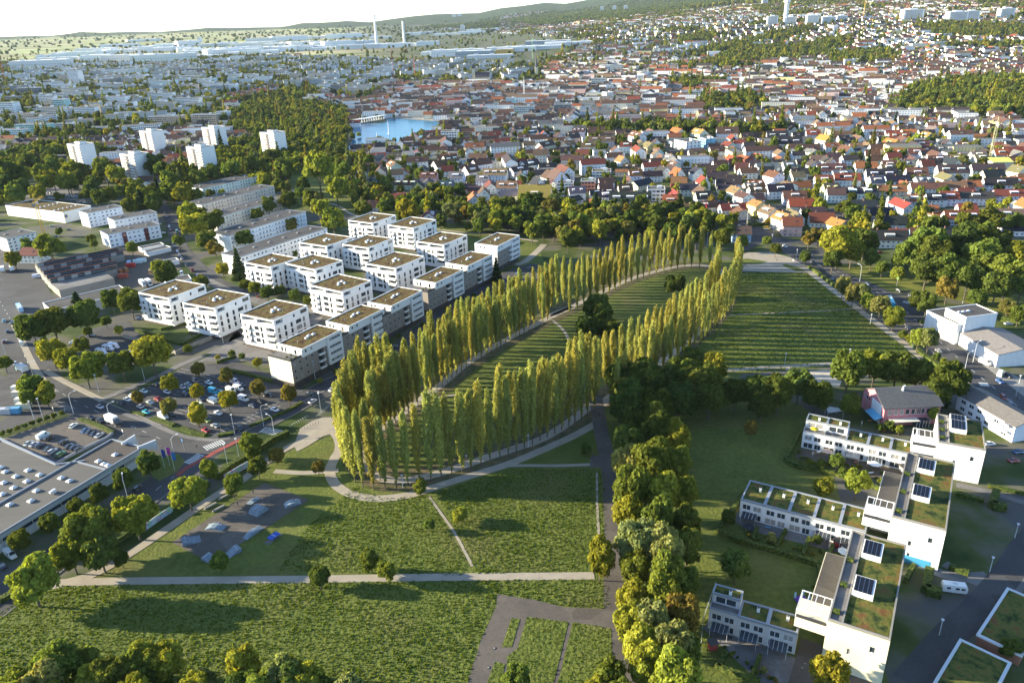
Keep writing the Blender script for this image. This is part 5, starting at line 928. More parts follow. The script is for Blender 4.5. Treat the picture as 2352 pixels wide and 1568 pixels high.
# white house with hall (right), office by the junction, grass-roofed sheds
hall('5', [(1865, 682), (2045, 656), (2192, 716), (1982, 738)], 14, 'white flat-roofed house rising over the lower hall', (.76, .76, .74), M['bitumen'], 'office_hall', 'office building', 3)
hall('5', [(1812, 690), (1870, 682), (1985, 740), (1940, 820)], 10, 'white side wing of the house with the lower hall', (.76, .76, .74), M['bitumen'], 'side_wing_building', 'office building')
def lowhall():
    A = g('5', 1945, 830, 6); B = g('5', 2190, 975, 6); D_ = g('5', 2200, 800, 6); u = B-A; a = math.atan2(u.y, u.x); L = u.xy.length; v = D_-A; W_ = -v.x*math.sin(a)+v.y*math.cos(a); c = (A+B)/2+Vector((-math.sin(a), math.cos(a), 0))*W_/2
    o = thing('workshop_hall', Vector((c.x, c.y, 0)), a); gable_body(o, L, abs(W_), 6, 8, (.74, .74, .74), (.2, .18, .165), .3); tag(o, 'low white workshop hall with shallow grey roof below the office', 'hall', None, False); OCC.append((c.x, c.y, 18))
    A = g('5', 1940, 1215, 7); B = g('5', 2300, 1420, 7); C = g('5', 2065, 1178, 7); u = B-A; a = math.atan2(u.y, u.x); L = u.xy.length; v = C-A; W_ = -v.x*math.sin(a)+v.y*math.cos(a); c = (A+B)/2+Vector((-math.sin(a), math.cos(a), 0))*W_/2; o = thing('office_house', Vector((c.x, c.y, 0)), a); ops = [(2+i*4, 4.4+i*4, f*3+.9, f*3+2.4) for i in range(int(L/4.3)) for f in (0, 1)]
    gable_body(o, L, W_, 7, 9, (.74, .75, .78), (.13, .12, .11), .8, ops, gops=[(2, 3.5, 1, 2.6), (2, 3.5, 4, 5.6)]); put_windows(o, (-L/2, -W_/2), (1, 0), ops); tag(o, 'long white two-storey house with dark shallow roof below the school road', 'office building', None, False); OCC.append((c.x, c.y, 25))
    for p in [(0, 0), (1, 0)]:
        q = MB(); q.box(0, 4, -1.6, 0, 0, .15, M['white']); q.box(0, 4, -1.6, -1.55, .15, 1.1, M['frame']); build(q, 'balcony', o, loc=(L*.3, -W_/2, 3+p[0]*2.6))
lowhall()
for i, (z, fl, fr, bl, lab) in enumerate([('4', (1670, 1322), (1775, 1372), (1865, 1105), 'low shed with grass roof and grey metal edge, upper of the two'), ('4', (1450, 1568), (1590, 1640), (1640, 1375), 'low shed with grass roof at the bottom edge, lower of the two')]):
    A = g(z, *fl, 3.4); B = g(z, *fr, 3.4); C = g(z, *bl, 3.4); u = B-A; a = math.atan2(u.y, u.x); L = u.xy.length+5; v = C-A; W_ = -v.x*math.sin(a)+v.y*math.cos(a); o = thing('grass_roofed_shed', Vector((A.x, A.y, 0)), a); m = MB(); m.box(0, L, 0, W_, 0, 3.1, M['gen']); build(m, 'wall', o, color=(.3, .14, .09)); flat_roof(o, -.3, L+.3, -.3, W_+.3, 3.4, M['moss'], .25, M['steel'], .7); tag(o, lab, 'shed', None, False)
# ------------------------------------------------------------------ gabled houses of the town
WALLC = dict(white=(.78, .78, .77), cream=(.68, .64, .52), yellow=(.72, .6, .28), blue=(.3, .48, .6), pink=(.6, .42, .38), grey=(.5, .5, .5), red=(.35, .09, .08), mint=(.45, .6, .55))
ROOFC = dict(brown=(.095, .048, .034), dark=(.045, .033, .033), black=(.018, .02, .026), orange=(.25, .085, .035), red=(.17, .04, .026), tan=(.15, .10, .06), ochre=(.27, .15, .04), grey=(.13, .125, .12))
_hm = {}
def house_meshes(L, Wd, he, hr):
    k = (round(L), round(Wd), round(he), round(hr))
    if k in _hm: return _hm[k]
    L, Wd, he, hr = k; x0, x1 = -L/2, L/2; m = MB(); nf = max(1, int(he/2.8)); n = max(2, int(L/3.4)); ops = []; gops = []
    for f in range(nf):
        for i in range(n): x = 1+i*(L-2)/n; ops.append((x, x+1.3, f*2.8+.9, f*2.8+2.2))
        for i in range(2): x = Wd*(.25+.4*i); gops.append((x, x+1.1, f*2.8+.9, f*2.8+2.1))
    gops2 = [(Wd*.5-.5, Wd*.5+.5, he-.9+.3, he-.05)] if he-nf*2.8 > .3 else []
    facade(m, (x0, -Wd/2), (1, 0), L, 0, he, ops, M['wall']); facade(m, (x1, Wd/2), (-1, 0), L, 0, he, [], M['wall']); facade(m, (x0, Wd/2), (0, -1), Wd, 0, he, gops, M['wall']); facade(m, (x1, -Wd/2), (0, 1), Wd, 0, he, gops, M['wall'])
    m.face([(x0, Wd/2, he), (x0, -Wd/2, he), (x0, 0, hr)], M['wall']); m.face([(x1, -Wd/2, he), (x1, Wd/2, he), (x1, 0, hr)], M['wall'])
    for d in (-.6, .25): m.face([(x0-.02, -d, he+.4), (x0-.02, -d-.6, he+.4), (x0-.02, -d-.6, he+1.5), (x0-.02, -d, he+1.5)], M['glass'])
    for d in (-.6, .25): m.face([(x1+.02, d, he+.4), (x1+.02, d+.6, he+.4), (x1+.02, d+.6, he+1.5), (x1+.02, d, he+1.5)], M['glass'])
    r = MB(); off = .55; s = (hr-he)/(Wd/2)
    for sg in (-1, 1):
        y = sg*(Wd/2+off); ze = he-s*off; P = [(x0-off, y, ze), (x1+off, y, ze), (x1+off, 0, hr), (x0-off, 0, hr)]
        if sg > 0: P = [P[1], P[0], P[3], P[2]]
        r.hexa(P, [(p[0], p[1], p[2]+.25) for p in P], M['tile'])
    _hm[k] = (m.mesh('wall'), r.mesh('roof'), ops, gops, k); return _hm[k]
CH = MB(); CH.box(-.4, .4, -.35, .35, -1.5, 1.2, M['gen']); CH.box(-.5, .5, -.45, .45, 1.2, 1.35, M['dark']); CHM = CH.mesh('chimney')
def dormer_mesh(w):
    m = MB(); m.box(-w/2, w/2, 0, 3, 0, 1.7, M['wall']); m.hexa([(-w/2-.2, -.3, 1.72), (w/2+.2, -.3, 1.72), (w/2+.2, 3.4, 2.1), (-w/2-.2, 3.4, 2.1)], [(-w/2-.2, -.3, 1.9), (w/2+.2, -.3, 1.9), (w/2+.2, 3.4, 2.3), (-w/2-.2, 3.4, 2.3)], M['tile'])
    n = max(1, int(w/1.4))
    for i in range(n): x = -w/2+.2+i*(w-.3)/n; m.face([(x, -.02, .35), (x+(w-.3)/n-.15, -.02, .35), (x+(w-.3)/n-.15, -.02, 1.45), (x, -.02, 1.45)], M['glass'])
    return m.mesh('dormer')
DORM = {2: dormer_mesh(2), 4: dormer_mesh(4), 6: dormer_mesh(6)}; SKL = MB(); SKL.box(-.5, .5, -.7, .7, 0, .1, M['glass']); SKLM = SKL.mesh('roof_window'); PVM = MB(); PVM.box(-2.4, 2.4, -1.6, 1.6, 0, .12, M['solar']); PVM = PVM.mesh('solar_panel')
HN = [0]; SEEN = {}
def house(p, a, L, Wd, he, hr, wc, rc, dorm=0, near=True, split=None, pv=False, kind='gabled_house'):
    wm, rm, ops, gops, k = house_meshes(L, Wd, he, hr); L, Wd, he, hr = k; o = thing(kind, p, a); o['u'] = 0; del o['u']
    wcol = [c*random.uniform(.9, 1.05) for c in WALLC[wc]]; rcol = [c*random.uniform(.8, 1.25) for c in ROOFC[rc]]; wl = link('wall', wm, o, (0, 0, 0), color=wcol); rf = link('roof', rm, o, (0, 0, 0), color=rcol)
    s = (hr-he)/(Wd/2); link('chimney', CHM, o, (L*random.uniform(-.3, .3), random.uniform(-.8, .8), hr+.2), color=(.3, .16, .1))
    if near:
        put_windows(o, (-L/2, -Wd/2), (1, 0), ops, 'two'); put_windows(o, (-L/2, Wd/2), (0, -1), gops, 'one')
        if random.random() < .6:
            q = (0, 0); link('roof_window', SKLM, rf, (L*.2, -Wd*.27, he+s*Wd*.23+.27)).rotation_euler = (math.atan(s), 0, 0)
    if pv: link('solar_panel', PVM, o, (-L*.2, -Wd*.26, he+s*Wd*.24+.3)).rotation_euler = (math.atan(s), 0, 0)
    for i in range(dorm):
        w = 6 if L/dorm > 11 else 4 if L/dorm > 7 else 2; link('dormer', DORM[w], o, (-L/2+L*(i+.5)/dorm, -Wd*.36, he+s*Wd*.14-.1), color=wcol)
    HN[0] += 1; OCC.append((p.x, p.y, max(L, Wd)*.5+1))
    dt = {0: '', 1: ', one dormer', 2: ', two dormers', 3: ', three dormers'}.get(dorm, ', many dormers'); sz = 'long ' if L > 19 else 'small ' if L < 10 else ''
    tag(o, f'{sz}{wc} house, {rc} gabled roof{dt}', 'house', 'gabled houses of the town'); return o
A_, B_ = math.radians(-9), math.radians(-68)
def H_(z, x, y, L, Wd, he, hr, an, wc, rc, d=0, pv=False):
    """(x, y): middle of the visible roof slope"""
    p = g(z, x, y, (he+hr)/2+.5); a = {'a': A_, 'b': B_}.get(an, None); a = math.radians(an) if a is None else a; p = Vector((p.x, p.y, T(p.x, p.y)))
    off = Vector((-math.sin(a), math.cos(a), 0))*Wd/4; return house(p+off, a, L, Wd, he, hr, wc, rc, d, pv=pv)
for e in [  # right-hand quarter
 ('E', 500, 1370, 24, 11, 6, 11, 'a', 'white', 'black', 1), ('E', 620, 1350, 11, 11.4, 6, 11.2, 'a', 'white', 'red', 1), ('E', 900, 1350, 14, 10, 4, 9.5, 'a', 'blue', 'brown', 0), ('E', 960, 1140, 12, 13, 6, 10.5, 'b', 'cream', 'tan', 1), ('E', 530, 1180, 20, 11, 5, 10.5, 'a', 'white', 'black', 0, True), ('E', 1420, 1110, 24, 11, 5, 10.5, 'a', 'white', 'red', 2, True), ('E', 1960, 1090, 24, 12, 5, 10.5, 'a', 'white', 'tan', 1),
 ('E', 400, 1075, 16, 10, 4, 9, 'a', 'white', 'black', 0, True), ('E', 190, 990, 18, 10, 5, 9, 'a', 'grey', 'black', 0), ('E', 620, 915, 14, 11, 5.6, 10.5, 'a', 'white', 'grey', 0), ('E', 810, 905, 13, 11, 5.6, 10.5, 'a', 'white', 'orange', 1), ('E', 1090, 890, 14, 11, 5.6, 10.5, 'a', 'white', 'black', 1), ('E', 1260, 870, 13, 12, 6, 11, 'a', 'white', 'red', 1), ('E', 1580, 870, 28, 11, 5.6, 10.5, 'a', 'white', 'dark', 1), ('E', 2060, 840, 28, 11, 5.6, 10.5, 'a', 'white', 'red', 1),
 ('E', 540, 785, 22, 11, 5.6, 10.5, 'a', 'cream', 'orange', 1), ('E', 990, 750, 28, 11, 5.6, 10.5, 'a', 'white', 'brown', 0), ('E', 1340, 735, 16, 12, 5.6, 10.5, 'a', 'white', 'tan', 0), ('E', 1540, 725, 14, 12, 5.6, 10.5, 'a', 'cream', 'orange', 0, True), ('E', 1900, 700, 26, 11, 6, 11, 'a', 'white', 'black', 1), ('E', 2090, 690, 14, 11, 6, 10.6, 'a', 'white', 'orange', 1), ('E', 130, 820, 24, 12, 7, 10, 'a', 'white', 'black', 2),
 ('E', 400, 590, 26, 13, 6, 12, 'a', 'white', 'black', 2), ('E', 850, 575, 18, 12, 6, 12, 'a', 'white', 'brown', 1), ('E', 1300, 540, 26, 13, 7, 13, 'a', 'white', 'dark', 2), ('E', 1740, 520, 28, 12, 6, 11, 'a', 'white', 'dark', 0), ('E', 2080, 540, 12, 13, 6, 11, 'b', 'white', 'tan', 0), ('E', 210, 490, 20, 12, 5, 10.5, 'a', 'white', 'orange', 0), ('E', 500, 475, 13, 11, 5, 10, 'a', 'white', 'brown', 1), ('E', 690, 470, 12, 11, 5, 10, 'a', 'mint', 'grey', 2), ('E', 1000, 450, 18, 12, 5, 10.5, 'a', 'cream', 'black', 1, True), ('E', 1350, 395, 16, 11, 5, 10.5, 'a', 'white', 'tan', 1),
 ('E', 1200, 280, 18, 12, 5, 11, 'a', 'white', 'grey', 2, True), ('E', 570, 320, 18, 12, 5, 10.5, 'a', 'white', 'orange', 2), ('E', 290, 350, 14, 11, 4.5, 11, 'a', 'white', 'brown', 0), ('E', 840, 320, 16, 11, 5, 10, 'a', 'white', 'brown', 1), ('E', 500, 200, 16, 12, 5, 10, 'b', 'yellow', 'ochre', 1), ('E', 620, 120, 22, 12, 6, 11, 'a', 'white', 'red', 2), ('E', 900, 220, 16, 11, 5, 10, 'a', 'white', 'brown', 1), ('E', 190, 240, 14, 12, 4, 8, 'b', 'white', 'tan', 0), ('E', 70, 150, 12, 12, 4, 8, 'b', 'white', 'tan', 0), ('E', 220, 50, 22, 12, 6, 10, 'a', 'white', 'brown', 1), ('E', 750, 70, 16, 12, 6, 9, 'a', 'white', 'orange', 0), ('E', 940, 110, 12, 12, 5, 9, 'b', 'white', 'ochre', 1), ('E', 1010, 40, 12, 14, 7, 12, 'b', 'white', 'grey', 0), ('E', 1640, 130, 26, 12, 5, 9, 'a', 'cream', 'orange', 0), ('E', 1450, 230, 16, 11, 4, 8.5, 'a', 'cream', 'brown', 1), ('E', 2090, 150, 22, 12, 5, 9, 'a', 'white', 'black', 0), ('E', 1860, 240, 10, 10, 5, 9, 'a', 'yellow', 'orange', 0), ('E', 1450, 50, 12, 11, 5, 9, 'a', 'yellow', 'brown', 0), ('E', 1740, 60, 12, 11, 5, 9, 'a', 'white', 'brown', 0),
 ('E', 1000, 1030, 13, 8, 3, 6, 'a', 'white', 'orange', 0), ('E', 1480, 1020, 13, 9, 4, 7.5, 'a', 'white', 'red', 0), ('E', 1580, 1290, 20, 11, 4, 8, 'a', 'grey', 'red', 1), ('E', 1230, 1330, 10, 10, 4, 8, 'a', 'white', 'black', 0), ('E', 2080, 1270, 16, 10, 4, 8, 'a', 'white', 'black', 0), ('E', 650, 730, 8, 9, 4, 8, 'b', 'cream', 'orange', 0), ('E', 1120, 1120, 10, 8, 3, 6, 'a', 'white', 'orange', 0),
 # middle right
 ('D', 580, 605, 14, 13, 10.5, 13.5, 'b', 'white', 'brown', 0), ('D', 760, 735, 12, 12, 8, 11, 'b', 'white', 'tan', 0), ('D', 100, 800, 12, 12, 8.5, 11.5, 'b', 'cream', 'tan', 0), ('D', 200, 865, 12, 12, 9, 12, 'b', 'white', 'brown', 0), ('D', 370, 965, 11, 11, 8.5, 11, 'b', 'yellow', 'ochre', 0), ('D', 520, 1045, 12, 12, 8.5, 12.5, 'b', 'cream', 'tan', 1), ('D', 690, 1125, 12, 12, 8.5, 12, 'b', 'cream', 'ochre', 1), ('D', 850, 1200, 13, 12, 8, 13, 'a', 'pink', 'red', 0), ('D', 960, 960, 18, 12, 5, 10.5, 'a', 'cream', 'red', 0), ('D', 880, 865, 18, 11, 6, 11, 'a', 'white', 'brown', 1), ('D', 940, 565, 15, 11, 6, 10.5, 'a', 'white', 'black', 0, True), ('D', 1340, 530, 26, 11, 5.5, 11.5, 'a', 'white', 'brown', 2), ('D', 1250, 665, 15, 12, 7, 12, 'a', 'white', 'red', 1), ('D', 1540, 645, 22, 12, 7, 11.5, 'a', 'white', 'red', 1, True), ('D', 1400, 820, 14, 11, 7, 12, 'a', 'white', 'brown', 0), ('D', 1670, 800, 22, 11, 7, 10.5, 'a', 'white', 'black', 2), ('D', 1110, 1065, 17, 10, 4.5, 9, 'a', 'white', 'dark', 0), ('D', 1220, 1150, 17, 10, 4.5, 9.5, 'a', 'white', 'red', 0), ('D', 1380, 1210, 13, 12, 5, 9, 'b', 'cream', 'ochre', 0), ('D', 210, 500, 12, 11, 4.5, 10.5, 'a', 'cream', 'brown', 0), ('D', 690, 470, 13, 11, 4.5, 10.5, 'a', 'yellow', 'black', 1), ('D', 1060, 320, 14, 12, 5.5, 9, 'b', 'white', 'grey', 0), ('D', 1170, 410, 14, 11, 4, 9, 'a', 'cream', 'tan', 0), ('D', 1370, 390, 13, 11, 4, 11, 'a', 'red', 'dark', 0), ('D', 1230, 150, 16, 14, 9, 14, 'b', 'cream', 'ochre', 0), ('D', 1490, 290, 14, 13, 6, 12, 'b', 'white', 'brown', 0), ('D', 1110, 85, 16, 11, 6, 11, 'a', 'white', 'red', 1), ('D', 1480, 90, 20, 11, 7, 10, 'a', 'white', 'brown', 0), ('D', 660, 110, 24, 13, 7, 14, 'a', 'white', 'black', 2), ('D', 820, 185, 26, 13, 7, 14, 'a', 'white', 'black', 2), ('D', 250, 180, 14, 11, 6, 10, 'a', 'cream', 'brown', 2), ('D', 20, 230, 13, 13, 8, 12, 'b', 'mint', 'red', 0), ('D', 400, 380, 14, 12, 6, 9, 'b', 'white', 'orange', 0), ('D', 80, 400, 14, 12, 7, 10, 'b', 'red', 'orange', 0), ('D', 220, 400, 14, 12, 7, 10, 'b', 'red', 'orange', 0), ('D', 380, 480, 10, 10, 4.5, 10, 'a', 'white', 'dark', 0), ('D', 100, 660, 16, 11, 4, 9, 'a', 'cream', 'dark', 0), ('D', 1700, 480, 8, 10, 5, 9, 'a', 'cream', 'red', 0),
 ('D', 60, 1240, 14, 11, 4, 8, 'b', 'cream', 'brown', 1), ('D', 210, 1310, 13, 13, 6, 10, 'a', 'blue', 'brown', 0), ('D', 1650, 250, 13, 11, 5, 8, 'a', 'white', 'tan', 0),
 # middle
 ('C', 1620, 870, 20, 14, 5.5, 12, 'a', 'white', 'tan', 1), ('C', 1520, 770, 12, 11, 6, 11.5, 'a', 'cream', 'orange', 1), ('C', 1720, 640, 16, 12, 6, 10, 'a', 'white', 'black', 0, True), ('C', 1240, 590, 22, 12, 6, 10, 40, 'cream', 'black', 0), ('C', 1100, 740, 34, 14, 7, 13, 'a', 'white', 'black', 3), ('C', 700, 810, 16, 11, 4, 7, 'b', 'red', 'red', 0), ('C', 490, 770, 22, 11, 6, 9, 40, 'cream', 'black', 0, True), ('C', 300, 510, 16, 16, 8, 16, 'b', 'white', 'brown', 0), ('C', 380, 450, 20, 13, 9, 14, 'b', 'white', 'brown', 0), ('C', 490, 340, 22, 14, 9.5, 14, 'a', 'cream', 'brown', 0), ('C', 600, 280, 14, 12, 7, 11.5, 'a', 'white', 'red', 0), ('C', 170, 280, 16, 13, 9.5, 13.5, 'a', 'white', 'brown', 0), ('C', 60, 390, 16, 12, 8, 12.5, 30, 'white', 'dark', 1), ('C', 660, 205, 17, 12, 6, 10, 'a', 'white', 'brown', 1), ('C', 1055, 200, 13, 11, 7.5, 12, 'a', 'white', 'red', 1), ('C', 1270, 200, 13, 12, 7, 12, 'b', 'yellow', 'tan', 0), ('C', 800, 140, 32, 14, 7, 12, 'a', 'grey', 'brown', 2), ('C', 780, 370, 12, 9, 9, 11.5, 'a', 'white', 'black', 0, True), ('C', 990, 350, 12, 11, 5, 9.5, 'b', 'white', 'ochre', 0), ('C', 1100, 430, 14, 10, 4, 7.5, 'a', 'cream', 'brown', 2), ('C', 1010, 475, 12, 8, 3.5, 6, 'a', 'cream', 'orange', 0), ('C', 1300, 370, 16, 13, 4, 7, 'a', 'white', 'dark', 0), ('C', 1360, 260, 11, 11, 6.5, 11, 'b', 'white', 'brown', 1), ('C', 1490, 330, 12, 11, 7, 11.5, 'b', 'white', 'grey', 1), ('C', 1540, 400, 10, 10, 6, 10.5, 'b', 'cream', 'brown', 1), ('C', 1400, 340, 9, 9, 5, 9.5, 'b', 'white', 'brown', 0), ('C', 1420, 460, 12, 12, 5.5, 11, 'b', 'white', 'dark', 0), ('C', 1570, 480, 11, 11, 6, 12, 'b', 'white', 'orange', 0), ('C', 1850, 320, 14, 14, 7, 10.5, 'b', 'white', 'tan', 0), ('C', 1960, 450, 13, 11, 5, 11, 'a', 'white', 'dark', 0), ('C', 2010, 520, 18, 11, 5, 11, 'a', 'white', 'dark', 0), ('C', 2130, 570, 22, 11, 5, 11, 'a', 'white', 'dark', 0), ('C', 2100, 640, 14, 10, 4, 8, 'a', 'cream', 'dark', 0), ('C', 2240, 170, 12, 12, 7, 10, 'a', 'white', 'red', 0), ('C', 1610, 570, 14, 11, 5, 9.5, 'a', 'red', 'orange', 0), ('C', 100, 580, 14, 12, 4, 10, 'b', 'white', 'black', 0), ('C', 240, 600, 11, 11, 4, 8, 'b', 'white', 'brown', 0), ('C', 230, 190, 24, 11, 7, 11.5, 45, 'cream', 'dark', 1), ('C', 1150, 90, 22, 13, 9, 14, 'b', 'white', 'brown', 2), ('C', 1290, 60, 12, 12, 7, 11, 'b', 'pink', 'tan', 0), ('C', 1800, 60, 20, 14, 9, 14, 'b', 'cream', 'ochre', 1), ('C', 1560, 60, 18, 18, 7, 14, 'b', 'cream', 'orange', 0), ('C', 560, 50, 16, 12, 8, 11.5, 'a', 'white', 'brown', 3), ('C', 70, 70, 13, 11, 7, 9, 'a', 'blue', 'black', 1), ('C', 330, 100, 12, 11, 5, 9, 'b', 'white', 'dark', 0), ('C', 100, 30, 16, 12, 7, 10, 'a', 'white', 'dark', 1), ('C', 2120, 50, 26, 14, 9, 16, 'a', 'white', 'brown', 1),
 # left of middle
 ('B', 1840, 400, 18, 12, 9, 14, 'a', 'white', 'tan', 2), ('B', 2170, 480, 28, 20, 7, 15.5, 'a', 'cream', 'ochre', 1), ('B', 1240, 290, 14, 13, 9, 13.5, 'a', 'white', 'grey', 1), ('B', 1550, 320, 11, 12, 9, 13, 'a', 'white', 'grey', 1), ('B', 920, 280, 17, 12, 6.5, 10, 'a', 'pink', 'brown', 2), ('B', 1440, 215, 14, 14, 8, 13.5, 35, 'white', 'brown', 1), ('B', 1700, 250, 24, 14, 7, 12, 'a', 'white', 'tan', 3), ('B', 1560, 130, 20, 13, 8, 13, 35, 'white', 'brown', 0), ('B', 1070, 150, 14, 14, 7, 13, 35, 'white', 'brown', 0), ('B', 1190, 90, 16, 13, 8, 13.5, 35, 'white', 'brown', 2), ('B', 740, 90, 13, 11, 5, 10, 'a', 'white', 'dark', 3), ('B', 480, 150, 20, 12, 8, 12.5, 'b', 'cream', 'tan', 1), ('B', 530, 50, 16, 12, 6, 10.5, 'a', 'white', 'dark', 0), ('B', 350, 80, 16, 12, 6, 11, 55, 'white', 'grey', 0), ('B', 110, 260, 14, 13, 4, 9, 'b', 'white', 'brown', 2), ('B', 260, 330, 12, 10, 3, 6, 'b', 'blue', 'black', 0), ('B', 650, 380, 22, 10, 5, 8, 'a', 'cream', 'brown', 3), ('B', 500, 540, 20, 12, 4, 7.5, 'a', 'red', 'red', 0), ('B', 620, 520, 12, 10, 4, 7, 'a', 'red', 'brown', 0), ('B', 380, 390, 12, 9, 3, 5.5, 'b', 'white', 'orange', 0), ('B', 1500, 60, 20, 12, 6, 10, 'a', 'grey', 'brown', 0), ('B', 1780, 60, 14, 12, 6, 10, 'a', 'white', 'brown', 0), ('B', 2120, 130, 20, 11, 7, 11, 35, 'white', 'brown', 1), ('B', 2000, 210, 20, 11, 7, 11, 35, 'white', 'dark', 1), ('B', 2170, 360, 14, 12, 3, 8, 'b', 'white', 'black', 0), ('B', 2320, 280, 16, 15, 7, 13, 'b', 'white', 'brown', 0), ('B', 2240, 30, 16, 14, 9, 13, 'a', 'white', 'brown', 0), ('B', 1820, 680, 14, 9, 4, 5.5, 'a', 'white', 'grey', 0), ('B', 1460, 440, 11, 11, 7, 9, 'a', 'red', 'dark', 0),
 ('1', 195, 665, 15, 12, 6.5, 9.5, 'a', 'white', 'red', 0), ('8', 1330, 1270, 20, 11, 5, 8, 'a', 'white', 'black', 0)]: H_(*e)
# flat-roofed blocks among the houses
def block(z, x, y, L, Wd, H, an, col, roof='bitumen', lab='', floors=None, cat='apartment block', name='flat_roofed_block', grp='flat-roofed blocks in the town'):
    p = g(z, x, y, H); p = Vector((p.x, p.y, T(p.x, p.y))); a = A_ if an == 'a' else B_ if an == 'b' else math.radians(an); o = thing(name, p, a); floors = floors or max(1, int(H/3)); m = MB(); ops = []; n = max(2, int(L/3.2)); fh = H/floors; gop = []
    for f in range(floors):
        for i in range(n): q = .4+i*(L-.8)/n; ops.append((q+.3, q+(L-.8)/n-.5, f*fh+.9, f*fh+fh-.7))
        for i in range(max(1, int(Wd/5))): q = 1.2+i*5; gop.append((q, min(q+1.6, Wd-.3), f*fh+1, f*fh+fh-.8))
    facade(m, (-L/2, -Wd/2), (1, 0), L, 0, H, ops, M['gen']); facade(m, (-L/2, Wd/2), (0, -1), Wd, 0, H, gop, M['gen']); facade(m, (L/2, -Wd/2), (0, 1), Wd, 0, H, gop, M['gen']); facade(m, (L/2, Wd/2), (-1, 0), L, 0, H, [], M['gen']); build(m, 'wall', o, color=col)
    for q in ops: link('window', WIN['dark'], o, (-L/2+q[0], -Wd/2+.02, q[2]), 0, (q[1]-q[0], 1, q[3]-q[2]))
    for q in gop: link('window', WIN['dark'], o, (-L/2+.02, Wd/2-q[0], q[2]), -math.pi/2, (q[1]-q[0], 1, q[3]-q[2]))
    flat_roof(o, -L/2-.1, L/2+.1, -Wd/2-.1, Wd/2+.1, H, M[roof], .5); q = MB(); q.box(-2, 2, -1.5, 1.5, 0, 2, M['white']); build(q, 'lift_house', o, loc=(L*.2, Wd*.1, H))
    OCC.append((p.x, p.y, max(L, Wd)*.5+2)); tag(o, lab, cat, grp, auto=False); return o
WH = (.76, .76, .74)
